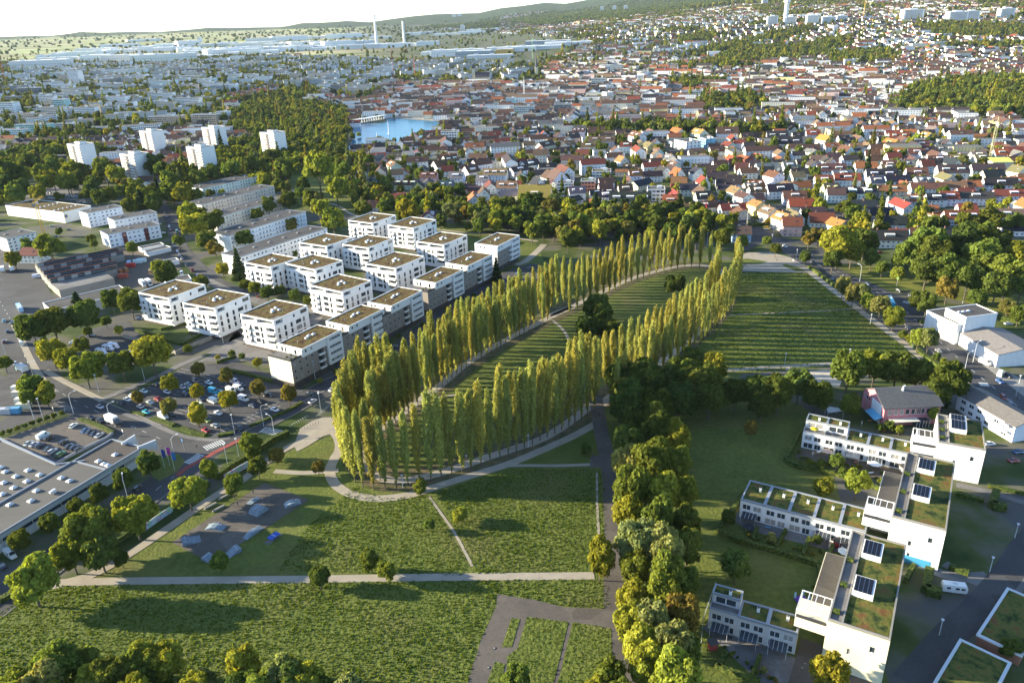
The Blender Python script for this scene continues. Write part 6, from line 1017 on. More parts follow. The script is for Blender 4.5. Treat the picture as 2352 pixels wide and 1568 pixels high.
for e in [('C', 800, 475, 18, 13, 11, 'a', WH, 'greenroof', 'white stepped apartment block with brown planted roof among the houses', 4), ('C', 660, 575, 13, 12, 10, 'a', (.5, .2, .13), 'moss', 'square block with rust-red shutters and mossy roof', 3), ('C', 420, 600, 15, 12, 8, 'a', WH, 'bitumen', 'white square block beside the big ochre barn', 3), ('C', 1370, 660, 15, 13, 10, 'a', WH, 'bitumen', 'white flat-roofed block behind the tall poplars by the school road', 3),
 ('C', 1700, 160, 24, 20, 14, 'b', (.72, .74, .74), 'bitumen', 'large windowless-looking white cube hall on the town street', 4), ('C', 1900, 135, 16, 14, 12, 'b', (.2, .42, .55), 'bitumen', 'blue-fronted block attached to the white cube hall', 4), ('7', 840, 880, 22, 16, 13, 'a', WH, 'greenroof', 'white block with roof terraces beside the lake', 4), ('7', 1850, 1145, 14, 12, 9, 'a', WH, 'greenroof', 'pale block with balconies between brown gables', 3),
 ('7', 1340, 715, 32, 18, 16, 'a', (.35, .45, .5), 'greenroof', 'dark glass office block with light roof edges', 5), ('7', 1600, 700, 28, 20, 16, 'a', (.2, .2, .2), 'bitumen', 'black-fronted office block in the old town', 5), ('7', 1250, 660, 16, 14, 17, 'a', (.4, .62, .68), 'bitumen', 'pale turquoise scaffolded block in the old town', 5), ('7', 1900, 620, 18, 14, 15, 'b', (.5, .52, .53), 'bitumen', 'grey concrete block in the old town', 5), ('7', 1850, 790, 28, 14, 11, 'a', (.7, .66, .58), 'paving', 'pale block with roof court among orange roofs', 3), ('7', 1580, 810, 26, 12, 10, 'a', (.7, .6, .48), 'paving', 'cream low block with paved roof', 3), ('7', 2120, 510, 14, 14, 18, 'a', WH, 'bitumen', 'tall white corner block near the brick chimney', 6), ('7', 1960, 440, 34, 16, 18, 'a', (.74, .7, .6), 'bitumen', 'big cream block above the old town', 5), ('7', 1840, 530, 32, 14, 15, 'a', (.66, .66, .6), 'bitumen', 'long pale block in the old town', 4),
 ('7', 640, 460, 40, 22, 16, 'a', (.45, .55, .5), 'bitumen', 'green-grey office slab behind the town hall street', 5), ('7', 770, 465, 26, 18, 15, 'a', WH, 'bitumen', 'white office block behind the town hall street', 5), ('7', 900, 490, 30, 18, 13, 'a', WH, 'bitumen', 'white low office block beside the church', 4), ('7', 290, 500, 22, 18, 20, 'a', (.4, .4, .4), 'bitumen', 'grey office tower by the red crane', 6), ('7', 240, 445, 60, 16, 14, 'a', (.4, .5, .6), 'bitumen', 'long blue office slab by the red crane', 4),
 ('8', 1265, 375, 32, 14, 15, 'a', WH, 'bitumen', 'white hotel with long balconies on the slope', 5), ('8', 715, 410, 40, 14, 13, 'a', (.2, .18, .15), 'bitumen', 'dark brown terraced flats with pale balconies on the slope', 4), ('8', 260, 575, 40, 24, 8, 'a', WH, 'bitumen', 'white single-storey brewery hall with lettering', 2), ('8', 380, 590, 22, 10, 5, 'a', (.6, .6, .6), 'bitumen', 'small pale flat shed among the houses', 1),
 ('6', 430, 570, 55, 18, 16, 'a', (.66, .7, .72), 'bitumen', 'long white office slab with blue bands at the far left', 5), ('6', 200, 590, 60, 20, 18, 'a', (.12, .14, .17), 'bitumen', 'dark office slab at the far left', 5), ('6', 740, 560, 60, 18, 14, 'a', (.62, .7, .72), 'bitumen', 'white office slab with tree-lined front', 4), ('6', 1100, 545, 70, 18, 16, 'a', (.6, .72, .74), 'bitumen', 'long pale turquoise housing slab', 5), ('6', 1390, 530, 50, 18, 14, 'a', (.55, .7, .74), 'bitumen', 'pale turquoise housing slab, shorter one', 4), ('6', 1310, 460, 70, 20, 18, 'a', (.06, .07, .09), 'bitumen', 'black-glass office block beyond the offices', 5), ('6', 1280, 510, 50, 20, 15, 'a', (.6, .56, .45), 'bitumen', 'pale grid-fronted office block', 4), ('6', 1690, 500, 34, 20, 17, 'a', WH, 'bitumen', 'white villa-like block beyond the park', 5), ('6', 1860, 500, 50, 22, 14, 'a', (.12, .06, .06), 'bitumen', 'dark red office block beyond the park', 4), ('6', 1560, 520, 20, 18, 18, 'a', (.4, .5, .55), 'bitumen', 'blue-grey office tower beyond the park', 6),
 ('6', 500, 480, 32, 22, 36, 'a', (.7, .73, .74), 'bitumen', 'tall white office pair on the far left', 11), ('6', 925, 465, 60, 20, 20, 'a', (.62, .7, .7), 'bitumen', 'white banded office block at the factory edge', 6), ('6', 380, 490, 40, 18, 18, 'a', (.5, .6, .6), 'bitumen', 'blue-green banded office block', 5), ('6', 60, 690, 30, 20, 24, 'a', (.6, .68, .72), 'bitumen', 'white banded block at the picture edge', 7), ('6', 410, 670, 26, 18, 22, 'a', (.35, .55, .55), 'bitumen', 'teal office block among the trees', 6), ('6', 230, 835, 60, 16, 13, 'a', (.3, .55, .5), 'bitumen', 'mint-green housing slab on the far left', 4), ('6', 80, 870, 50, 16, 12, 'a', (.5, .68, .7), 'bitumen', 'pale green housing slab at the picture edge', 4), ('6', 460, 830, 44, 16, 9, 'a', (.5, .5, .48), 'bitumen', 'grey flat school building among trees', 3), ('6', 1050, 680, 44, 18, 11, 'a', (.5, .62, .68), 'bitumen', 'blue-banded school block behind the town hall', 3), ('6', 900, 755, 60, 14, 9, 'a', (.45, .6, .66), 'bitumen', 'low blue-banded block behind the town hall', 3),
 ('6', 1500, 750, 20, 16, 16, 'a', WH, 'bitumen', 'white cube at the end of the town hall slab', 5), ('6', 1120, 780, 56, 20, 16, 'a', (.42, .34, .26), 'bitumen', 'town hall slab with stacked brown bands', 5), ('6', 1380, 770, 44, 18, 17, 'a', (.42, .34, .26), 'bitumen', 'right-hand wing of the brown-banded town hall', 5), ('6', 690, 855, 50, 14, 8, 'a', (.16, .15, .14), 'bitumen', 'low dark building by the yellow crane', 2)]: block(*e[:10], floors=e[10])
# lettering on the brewery hall
tc = bpy.data.curves.new('wall_lettering', 'FONT'); tc.body = 'Schönbuch'; tc.size = 4.2; tc.extrude = .05; tc.align_x = 'CENTER'
tmp = bpy.data.objects.new('wall_lettering', tc); COL.objects.link(tmp); bpy.context.view_layer.update(); dg = bpy.context.evaluated_depsgraph_get(); tm = bpy.data.meshes.new_from_object(tmp.evaluated_get(dg)); bpy.data.objects.remove(tmp)
tm.materials.clear(); tm.materials.append(M['dark']); br = [o for o in SC.objects if o.get('label', '').startswith('white single-storey brewery')][0]; t = link('lettering', tm, br, (2, -12.2, 2.6)); t.rotation_euler = (math.pi/2, 0, 0)
# factory and industry halls on the plain
def hallO(z, x, y, L, Wd, H, lab, col=(.7, .7, .68), a=-6, roof='white'):
    p = g(z, x, y, H*.5); p = Vector((p.x, p.y, T(p.x, p.y))); o = thing('factory_hall', p, math.radians(a)); m = MB(); m.box(-L/2, L/2, -Wd/2, Wd/2, -4, H, M['gen']); build(m, 'wall', o, color=col)
    m = MB(); m.box(-L/2+1, L/2-1, -Wd/2+1, Wd/2-1, H, H+.4, M['white'] if roof == 'white' else M['bitumen']); build(m, 'roof', o); m = MB(); n = int(L/9)
    for k in range(n): x0 = -L/2+2+k*(L-4)/n; m.box(x0, x0+(L-4)/n*.4, -Wd/2-.15, -Wd/2-.02, H*.5, H*.5+1.5, M['glass'])
    w = build(m, 'window_band', o); w['kind'] = 'stuff'
    for k in range(max(1, int(L/60))): m = MB(); m.box(0, 14, 0, 8, 0, 4, M['steel']); build(m, 'roof_plant', o, loc=(-L*.35+k*55, -Wd*.2, H+.4))
    OCC.append((p.x, p.y, L*.5)); tag(o, lab, 'factory hall', 'white factory halls on the plain')
def factory():
    r = random.Random(5); rows = [(230, 430, 950, 240), (300, 380, 1100, 300), (620, 400, 1350, 380), (950, 330, 1740, 340), (1300, 355, 1740, 350), (1100, 300, 1300, 290), (1600, 300, 2352, 290), (1780, 330, 2352, 310), (1380, 300, 1560, 290), (1700, 270, 2352, 240)]
    for x0, y0, x1, y1 in rows:
        x = x0
        while x < x1:
            w = r.uniform(40, 150); t = (x-x0)/(x1-x0); hallO('6', x+w/2, y0+(y1-y0)*t*.9+r.uniform(-6, 6), w*1.75, r.uniform(50, 110), r.choice([12, 15, 18, 24, 30]), r.choice(['large white factory hall', 'pale grey factory hall', 'long white logistics hall', 'white box-like factory block']), r.choice([(.76, .75, .72), (.78, .76, .72), (.8, .78, .74), (.62, .62, .6)]), r.choice([-6, 12, 24, 34])); x += w*1.12
    for x0, y0, x1, y1 in [(0, 250, 330, 310), (380, 300, 720, 280), (560, 230, 1000, 260), (980, 200, 1250, 200), (720, 370, 1080, 350), (60, 310, 400, 330), (1160, 330, 1400, 330), (1440, 290, 1700, 260)]:
        x = x0
        while x < x1:
            w = r.uniform(70, 150); hallO('7', x+w/2, y0+r.uniform(-12, 12), w*1.5, r.uniform(40, 80), r.uniform(10, 22), r.choice(['large white factory hall', 'pale grey factory hall', 'white box-like factory block']), r.choice([(.72, .73, .72), (.6, .62, .62), (.74, .74, .7), (.5, .54, .56), (.25, .3, .34)])); x += w*1.15
factory()
hallO('7', 895, 355, 190, 60, 22, 'long white windowless exhibition hall'); hallO('7', 1210, 345, 60, 40, 14, 'yellow and orange factory shed', (.6, .36, .08)); hallO('6', 1630, 430, 260, 60, 7, 'low hall with solar-covered roof', (.5, .5, .5), roof='d')
for x0, x1, y, k in [(330, 350, 318, 0), (520, 536, 318, 1)]:
    yt = 110 if k == 0 else 145; b = g('7', x1, y); Hh = 150
    for _ in range(12):
        q = proj((b.x, b.y, b.z+Hh)); want = px('7', x0, yt)[1]; Hh *= 1+(q[1]-want)/1750*2.5 if False else 1
        Hh += (q[1]-want)*(b.length/F_PX)*.8
    o = thing('power_station_chimney', b); m = MB(); m.tube((0, 0, -5), (0, 0, Hh), 8-k, 4.5, M['white'], 16); build(m, 'shaft', o); m = MB(); m.tube((0, 0, Hh), (0, 0, Hh+5), 4.9, 4.9, M['concrete'], 16); build(m, 'cap', o); tag(o, ['taller of the two white power station chimneys', 'shorter of the two white power station chimneys'][k], 'chimney', 'power station chimneys', False)
def point_tower(z, x, y, L, H, lab, col=(.78, .78, .76), name='high_rise', stacked=True):
    L *= .75; H *= .8
    b = g(z, x, y); o = thing(name, b, A_); m = MB(); m.box(-L/2, L/2, -L*.35, L*.35, -3, H, M['gen']); build(m, 'wall', o, color=col); m = MB()
    for f in range(int(H/3.5)): m.box(-L*.42, L*.42, -L*.35-.2, -L*.35-.02, f*3.5+1, f*3.5+2.4, M['glass'])
    w = build(m, 'window_band', o); w['kind'] = 'stuff'; m = MB(); m.box(-L*.2, L*.2, -L*.2, L*.2, H, H+4, M['white']); build(m, 'lift_house', o); OCC.append((b.x, b.y, L*.6)); tag(o, lab, 'high-rise', 'white high-rises on the ridge')
for e in [('7', 1862, 80, 45, 60), ('7', 1945, 78, 45, 62), ('7', 2020, 75, 45, 55), ('8', 520, 30, 50, 60), ('8', 650, 30, 50, 70), ('8', 720, 36, 38, 52), ('8', 605, 22, 40, 50), ('8', 765, 168, 50, 45), ('8', 1015, 160, 55, 42), ('8', 880, 160, 50, 36), ('8', 1640, 130, 90, 45), ('8', 1120, 150, 60, 30), ('8', 1200, 140, 50, 28), ('8', 1920, 140, 80, 40), ('8', 2010, 135, 60, 40), ('7', 868, 118, 60, 36), ('7', 905, 110, 60, 34), ('7', 925, 208, 40, 50), ('6', 1345, 285, 40, 40), ('8', 2230, 120, 60, 40)]: point_tower(*e, 'white high-rise block')
wt = g('8', 850, 150); o = thing('water_tower', wt); m = MB(); m.tube((0, 0, -3), (0, 0, 75), 9, 8, M['white'], 14); build(m, 'shaft', o); m = MB(); m.tube((0, 0, 75), (0, 0, 98), 13, 12, M['white'], 14); m.tube((0, 0, 98), (0, 0, 110), 12, 1, M['steel'], 14); build(m, 'tank', o); tag(o, 'tall white water tower with bulging head on the ridge', 'water tower', None, False)
# churches
def church():
    p = g('7', 1060, 560); o = thing('church', p, math.radians(-4)); gable_body(o, 34, 17, 14, 25, (.55, .48, .32), (.075, .055, .06), .6, [(3+i*4.5, 4.6+i*4.5, 3, 10) for i in range(7)]); put_windows(o, (-17, -8.5), (1, 0), [(3+i*4.5, 4.6+i*4.5, 3, 10) for i in range(7)], 'dark')
    m = MB(); m.box(-25, -17.3, -4, 4, 0, 34, M['gen']); build(m, 'tower', o, color=(.5, .44, .3)); m = MB(); m.prism([(-25.4, -4.4), (-16.9, -4.4), (-16.9, 4.4), (-25.4, 4.4)], 34, 35, M['dark']); b = len(m.v); m.hexa([(-25, -4, 35), (-17.3, -4, 35), (-17.3, 4, 35), (-25, 4, 35)], [(-22, -1.2, 45), (-20.3, -1.2, 45), (-20.3, 1.2, 45), (-22, 1.2, 45)], M['dark']); m.tube((-21.1, 0, 45), (-21.1, 0, 60), .9, .1, M['dark'], 8); build(m, 'spire', o)
    m = MB(); m.tube((-21, -4.1, 28), (-21, -4.2, 28), 1.6, 1.6, M['frame'], 14); build(m, 'clock_face', o); tag(o, 'ochre parish church with dark steep roof and slender spired tower', 'church', None, False); OCC.append((p.x, p.y, 25))
    p = g('7', 1422, 520); o = thing('chapel_tower', p); m = MB(); m.box(-3.5, 3.5, -3.5, 3.5, 0, 24, M['gen']); build(m, 'tower', o, color=(.62, .56, .4)); m = MB(); m.tube((0, 0, 24), (0, 0, 52), 4.4, .1, M['dark'], 8); build(m, 'spire', o); tag(o, 'slender pale chapel tower with needle spire', 'church tower', None, False)
church()
def crane(z, x, y, H, jib, col, lab, an=0, name='tower_crane'):
    p = g(z, x, y); o = thing(name, p, math.radians(an)); m = MB(); r = .9
    for sx in (-r, r):
        for sy in (-r, r): m.tube((sx, sy, 0), (sx, sy, H), .16, .16, M['gen'], 4)
    k = 0
    while k < H-3: m.tube((-r, -r, k), (r, -r, k+3), .09, .09, M['gen'], 4); m.tube((r, r, k), (-r, r, k+3), .09, .09, M['gen'], 4); m.tube((-r, r, k), (-r, -r, k+3), .09, .09, M['gen'], 4); k += 3
    build(m, 'mast', o, color=col); m = MB()
    for s in (-.6, .6): m.tube((-jib*.3, s, H), (jib, s, H), .14, .14, M['gen'], 4)
    m.tube((-jib*.05, 0, H+1.6), (jib, 0, H+1.2), .12, .12, M['gen'], 4); m.tube((0, 0, H), (0, 0, H+7), .3, .2, M['gen'], 4); m.tube((0, 0, H+7), (jib*.7, 0, H+1.2), .07, .07, M['gen'], 3); m.tube((0, 0, H+7), (-jib*.28, 0, H), .07, .07, M['gen'], 3)
    for k in range(int(jib/2)): m.tube((k*2, -.6, H), (k*2+1, 0, H+1.4), .07, .07, M['gen'], 3); m.tube((k*2+1, 0, H+1.4), (k*2+2, .6, H), .07, .07, M['gen'], 3)
    build(m, 'jib', o, color=col); m = MB(); m.box(-jib*.3, -jib*.2, -1, 1, H-2.5, H, M['concrete']); build(m, 'counterweight', o); m = MB(); m.box(-.3, 1.4, -1.6, 0, H-2, H, M['steel']); build(m, 'cabin', o); tag(o, lab, 'crane', 'tower cranes', False)
crane('1', 295, 570, 28, 22, (.6, .38, .05), 'yellow tower crane on the site left of the red-stair block', 105); crane('6', 700, 850, 34, 40, (.65, .42, .06), 'yellow tower crane by the low dark building', 165); crane('7', 465, 555, 75, 40, (.6, .1, .1), 'tall red tower crane behind the old town', 10); crane('7', 605, 520, 45, 30, (.6, .15, .12), 'smaller red tower crane behind the old town', 20)
crane('7', 1340, 700, 42, 18, (.5, .5, .5), 'grey crane over the scaffolded block', 30); crane('7', 1395, 400, 60, 40, (.3, .5, .3), 'distant crane beyond the churches', 20); crane('6', 40, 560, 70, 60, (.6, .16, .1), 'red tower crane at the left picture edge', 10); crane('8', 1340, 120, 80, 60, (.7, .5, .1), 'yellow crane far out on the ridge', 10); crane('E', 1745, 480, 38, 20, (.6, .55, .3), 'pale crane over the yellow insulated roof', 80)
# building under construction below the last crane
p = g('E', 1895, 430, 9); o = thing('house_shell', Vector((p.x, p.y, T(p.x, p.y))), A_); m = MB(); m.box(-9, 9, -6, 6, 0, 7, M['gen']); build(m, 'wall', o, color=(.5, .47, .4)); m = MB(); m.hexa([(-9.5, -6.5, 7), (9.5, -6.5, 7), (9.5, 6.5, 9.5), (-9.5, 6.5, 9.5)], [(-9.5, -6.5, 7.3), (9.5, -6.5, 7.3), (9.5, 6.5, 9.8), (-9.5, 6.5, 9.8)], M['gen']); build(m, 'roof', o, color=(.6, .6, .12)); m = MB()
for i in range(8):
    m.tube((-10.2+i*2.9, -7.5, 0), (-10.2+i*2.9, -7.5, 8.5), .08, .08, M['steel'], 4)
for k in range(4): m.tube((-10.2, -7.5, 2+k*2), (10.1, -7.5, 2+k*2), .08, .08, M['steel'], 4)
build(m, 'scaffold', o); OCC.append((p.x, p.y, 12)); tag(o, 'unfinished house with bright yellow roof membrane and scaffold', 'house', None, False)
# lake pergola, fountain, power mast
p = g('7', 300, 825); q = g('7', 412, 805); o = thing('pergola', p, math.atan2(q.y-p.y, q.x-p.x)); L = 2*(q-p).xy.length; m = MB(); m.box(-L*.45, L*.5, -2, 8, .2, 2, M['concrete']); build(m, 'terrace', o); m = MB(); m.box(-L*.45, L*.5, -1, 7, 7, 7.6, M['white']); build(m, 'roof', o); cm = MB(); cm.box(-.35, .35, -.35, .35, 2, 7, M['white']); cmm = cm.mesh('column')
for k in range(14): link('column', cmm, o, (-L*.43+k*L*.92/13, -.5, 0)); link('column', cmm, o, (-L*.43+k*L*.92/13, 6, 0))
tag(o, 'long white colonnade pergola standing at the lake edge', 'pergola', None, False); OCC.append((p.x, p.y, 30))
# ------------------------------------------------------------------ the rest of the town, filled in street by street
def free(x, y, r):
    for q in OCCG.get((int(x//60), int(y//60)), ()):
        if (x-q[0])**2+(y-q[1])**2 < (q[2]+r)**2: return False
    return True
def rebuild():
    global OCCG; OCCG = {}
    for q in OCC:
        for i in range(int((q[0]-q[2]-20)//60), int((q[0]+q[2]+20)//60)+1):
            for j in range(int((q[1]-q[2]-20)//60), int((q[1]+q[2]+20)//60)+1): OCCG.setdefault((i, j), []).append(q)
rebuild()
R_WOOD = [[(2040, 250), (2090, 200), (2200, 180), (2400, 175), (2400, 262), (2100, 262)], [(0, 378), (100, 350), (160, 400), (240, 440), (330, 455), (400, 400), (520, 330), (600, 330), (700, 380), (690, 420), (640, 440), (440, 470), (360, 460), (300, 440), (200, 440), (0, 455)],
 [(560, 250), (610, 215), (690, 235), (800, 255), (808, 285), (790, 345), (850, 372), (870, 420), (930, 450), (1010, 440), (1040, 460), (1050, 510), (930, 500), (850, 470), (770, 480), (740, 520), (700, 500), (650, 380), (600, 330), (520, 300)], [(1880, 560), (1960, 575), (2030, 610), (2400, 700), (2400, 520), (2250, 530), (2100, 530), (1990, 520), (1900, 540)], [(1140, 470), (1300, 500), (1460, 480), (1600, 520), (1640, 560), (1560, 560), (1300, 600), (1200, 560), (1100, 540)],
 [(1240, 62), (1500, 34), (1700, 14), (1900, 4), (2050, -5), (2050, -30), (1500, -20), (1300, 20), (1150, 50)], [(1600, 150), (1700, 110), (1900, 100), (1900, 130), (1700, 150)], [(2100, 60), (2400, 55), (2400, 85), (2150, 85)], [(1900, 120), (2060, 115), (2060, 140), (1900, 140)]]
R_OPEN = [LAKE_O, [(-50, 440), (330, 460), (440, 475), (640, 445), (720, 485), (820, 490), (1050, 530), (1000, 600), (640, 660), (-50, 600)], [(650, 400), (760, 400), (800, 440), (780, 470), (690, 470)], [(-50, 560), (0, 540), (260, 560), (400, 620), (640, 640), (640, 700), (-50, 800)], [(1230, 520), (1300, 600), (1250, 640), (1050, 600), (1050, 520)], [(480, 440), (400, 480), (410, 620), (480, 650), (420, 560)], [(1880, 600), (2400, 720), (2400, 1600), (-50, 1600), (-50, 1000), (800, 560), (1700, 560)], [(60, 395), (330, 430), (330, 470), (60, 450)]]
R_OFF = [(0, 150), (560, 130), (900, 140), (1250, 150), (1250, 190), (900, 195), (840, 235), (620, 205), (520, 225), (480, 290), (240, 320), (0, 330)]
R_OLD = [(840, 190), (1100, 160), (1500, 170), (1620, 240), (1600, 290), (1200, 300), (960, 270)]
R_FAB = [(0, 150), (0, 130), (330, 90), (900, 60), (1350, 90), (1250, 150), (600, 130), (330, 128)]
def where(x, y):
    u, v = proj((x, y, T(x, y)))
    if u < -160 or u > 2520 or v < -40 or v > 640: return None, u, v
    if any(inpoly(u, v, P) for P in R_OPEN): return 'open', u, v
    if any(inpoly(u, v, P) for P in R_WOOD): return 'wood', u, v
    if inpoly(u, v, R_FAB): return 'fab', u, v
    if inpoly(u, v, R_OFF): return 'off', u, v
    if inpoly(u, v, R_OLD): return 'old', u, v
    if v < 140-u*.08 and u < 1100: return 'field', u, v
    return 'res', u, v
cand = []; TREEPTS = []
def fill():
    r = random.Random(11); y = 560.
    while y < 5200:
        st = 22 if y < 1250 else 26 if y < 2200 else 29; half = y*.80+60; x = -half
        while x < half:
            d = math.radians(-9+14*math.sin(x/420+y/500)); px_ = x+r.uniform(-4, 4); py = y+r.uniform(-4, 4)+((int(x/st) % 2)*6); k, u, v = where(px_, py)
            n = (math.sin(px_*.011+2+math.sin(py*.006)*2)*math.sin(py*.009+math.sin(px_*.004)*2)+1)/2
            if k == 'res' and py > 1000 and n > .8:
                for _ in range(5): TREEPTS.append((px_+r.uniform(-.5, .5)*st, py+r.uniform(-.5, .5)*st, r.uniform(3.5, 7)))
            elif k in ('res', 'old'):
                n = (math.sin(px_*.011+2+math.sin(py*.006)*2)*math.sin(py*.009+math.sin(px_*.004)*2)+1)/2; keep = {'res': 1.15-.35*n, 'old': 1.0}[k]
                if y > 2300: keep = .92-.5*n
                street = (int(py/ st) % 4 == 0)
                if r.random() < keep and free(px_, py, 8.5 if k == 'res' else 7.5):
                    L = r.choice([12, 13, 14, 16, 18, 22] if k == 'res' else [14, 18, 22, 26])*(1 if y < 1250 else 1.2); cand.append((px_, py, d+(math.pi/2 if r.random() < .3 else 0), min(L, st*1.05), r.choice([10, 11, 12])*(1 if y < 1250 else 1.15), r.choice([4, 6, 6, 7])*(1 if y < 1250 else 1.25), u, v, k))
                    OCC.append((px_, py, 8))
                elif r.random() < .85: TREEPTS.append((px_, py, r.uniform(3, 5.5)*(1.25 if py > 1800 else 1)))
                for _ in range(2 if k == 'res' else 1):
                    a, b = px_+r.uniform(-.5, .5)*st, py+r.choice((-.5, .5))*st
                    if r.random() < .62: TREEPTS.append((a, b, r.uniform(1.8, 4.2)*(1.25 if py > 1800 else 1)))
            elif k == 'off':
                for _ in range(4):
                    if r.random() < .6: TREEPTS.append((px_+r.uniform(-.5, .5)*st, py+r.uniform(-.5, .5)*st, r.uniform(3., 6)))
            elif k == 'fab':
                if r.random() < .09: TREEPTS.append((px_, py, r.uniform(4, 7)))
            x += st
        y += st
fill(); rebuild()
wc = ['white']*9+['cream']*3+['yellow', 'grey', 'pink', 'white']; rc = ['brown']*8+['dark']*6+['black']*3+['orange']*2+['red']*2+['tan']*2+['grey']*2
cand.sort(key=lambda c: c[1]); N_IND = max(0, 296-HN[0])
for c in cand[:N_IND]:
    p = Vector((c[0], c[1], T(c[0], c[1]))); house(p, c[2], c[3], c[4], c[5], c[5]+4.5, random.choice(wc), random.choice(rc), random.choice([0, 0, 1, 1, 2]), near=c[1] < 1050)
def far_houses():
    mb = MB(); wa = M['wallA']; gl = M['glass']; r = random.Random(3)
    for c in cand[N_IND:]:
        x, y, a, L, Wd, he, u, v, k = c; z = T(x, y)-1; hr = he+r.uniform(3.5, 5); ca, sa = math.cos(a), math.sin(a); flat = r.random() < .26
        if r.random() < .1: L *= 1.9; he += 5; hr += 5; flat = r.random() < .7; Wd *= 1.2
        def P(lx, ly, lz): return (x+lx*ca-ly*sa, y+lx*sa+ly*ca, z+lz)
        h, w = L/2, Wd/2; mb.col = WALLC[r.choice(wc)]
        C = [(-h, -w), (h, -w), (h, w), (-h, w)]
        for i in range(4): p, q = C[i], C[(i+1) % 4]; mb.face([P(*p, 0), P(*q, 0), P(*q, he+1), P(*p, he+1)], wa)
        if not flat:
            mb.face([P(-h, w, he+1), P(-h, -w, he+1), P(-h, 0, hr+1)], wa); mb.face([P(h, -w, he+1), P(h, w, he+1), P(h, 0, hr+1)], wa)
            mb.col = ROOFC[r.choice(rc)]; o = .5; e = he+1-.4
            mb.face([P(-h-o, -w-o, e), P(h+o, -w-o, e), P(h+o, 0, hr+1.1), P(-h-o, 0, hr+1.1)], wa); mb.face([P(h+o, w+o, e), P(-h-o, w+o, e), P(-h-o, 0, hr+1.1), P(h+o, 0, hr+1.1)], wa)
            if y < 2200 and r.random() < .5: mb.col = WALLC['white']; mb.face([P(-1.6, -w*.7, he+1.4), P(1.6, -w*.7, he+1.4), P(1.6, -w*.7, he+3), P(-1.6, -w*.7, he+3)], wa); mb.col = ROOFC['brown']; mb.face([P(-1.8, -w*.75, he+3), P(1.8, -w*.75, he+3), P(1.8, 0, hr+.8), P(-1.8, 0, hr+.8)], wa)
        else: mb.col = ROOFC['grey']; mb.face([P(*q, he+1) for q in C], wa)
        if y < 2600:
            for f in range(max(1, int(he/2.9))):
                n = max(2, int(L/3.5))
                for i in range(n): q = -h+.8+i*(L-1.6)/n+.3; mb.face([P(q, -w-.05, f*2.9+2), P(q+1.3, -w-.05, f*2.9+2), P(q+1.3, -w-.05, f*2.9+3.3), P(q, -w-.05, f*2.9+3.3)], gl)
                for q in (-w*.5, w*.3): mb.face([P(-h-.05, q+1, f*2.9+2), P(-h-.05, q, f*2.9+2), P(-h-.05, q, f*2.9+3.3), P(-h-.05, q+1, f*2.9+3.3)], gl)
    me = mb.mesh('town_houses', True); struct(link('distant_town', me), 'stuff')
    # farther built-up land: small white and brown roofs to the foot of the ridge
    mb = MB(); yy = 5200.
    while yy < 9500:
        st = 45; x = -yy*.75
        while x < yy*.75:
            a, b = x+r.uniform(-20, 20), yy+r.uniform(-20, 20); k, u, v = where(a, b); n = math.sin(a*.0021+1)*math.sin(b*.0017)+.6*math.sin(a*.0005+b*.0013)
            if k == 'res' and (u > 1150 or (v < 75 and n > .2 and u > 700)) and r.random() < .55+n*.3:
                z = T(a, b)-2; L = r.choice([14, 20, 30]); Wd = 14; H = r.choice([7, 9, 14]); mb.col = r.choice([(.75, .74, .7), (.7, .66, .56), (.74, .73, .7)]); mb.box(a-L/2, a+L/2, b-Wd/2, b+Wd/2, z, z+H, wa)
                mb.col = ROOFC[r.choice(rc)]; mb.hexa([(a-L/2-1, b-Wd/2-1, z+H), (a+L/2+1, b-Wd/2-1, z+H), (a+L/2+1, b+Wd/2+1, z+H), (a-L/2-1, b+Wd/2+1, z+H)], [(a-L/2-1, b-.3, z+H+5), (a+L/2+1, b-.3, z+H+5), (a+L/2+1, b+.3, z+H+5), (a-L/2-1, b+.3, z+H+5)], wa)
            elif k == 'wood' or (k == 'res' and r.random() < .75) or (k == 'fab' and r.random() < .12) or (k == 'field' and r.random() < .012): TREEPTS.append((a, b, r.uniform(7, 13)))
            x += st
        yy += st
    struct(link('distant_town', mb.mesh('far_roofs', True)), 'stuff')
far_houses()
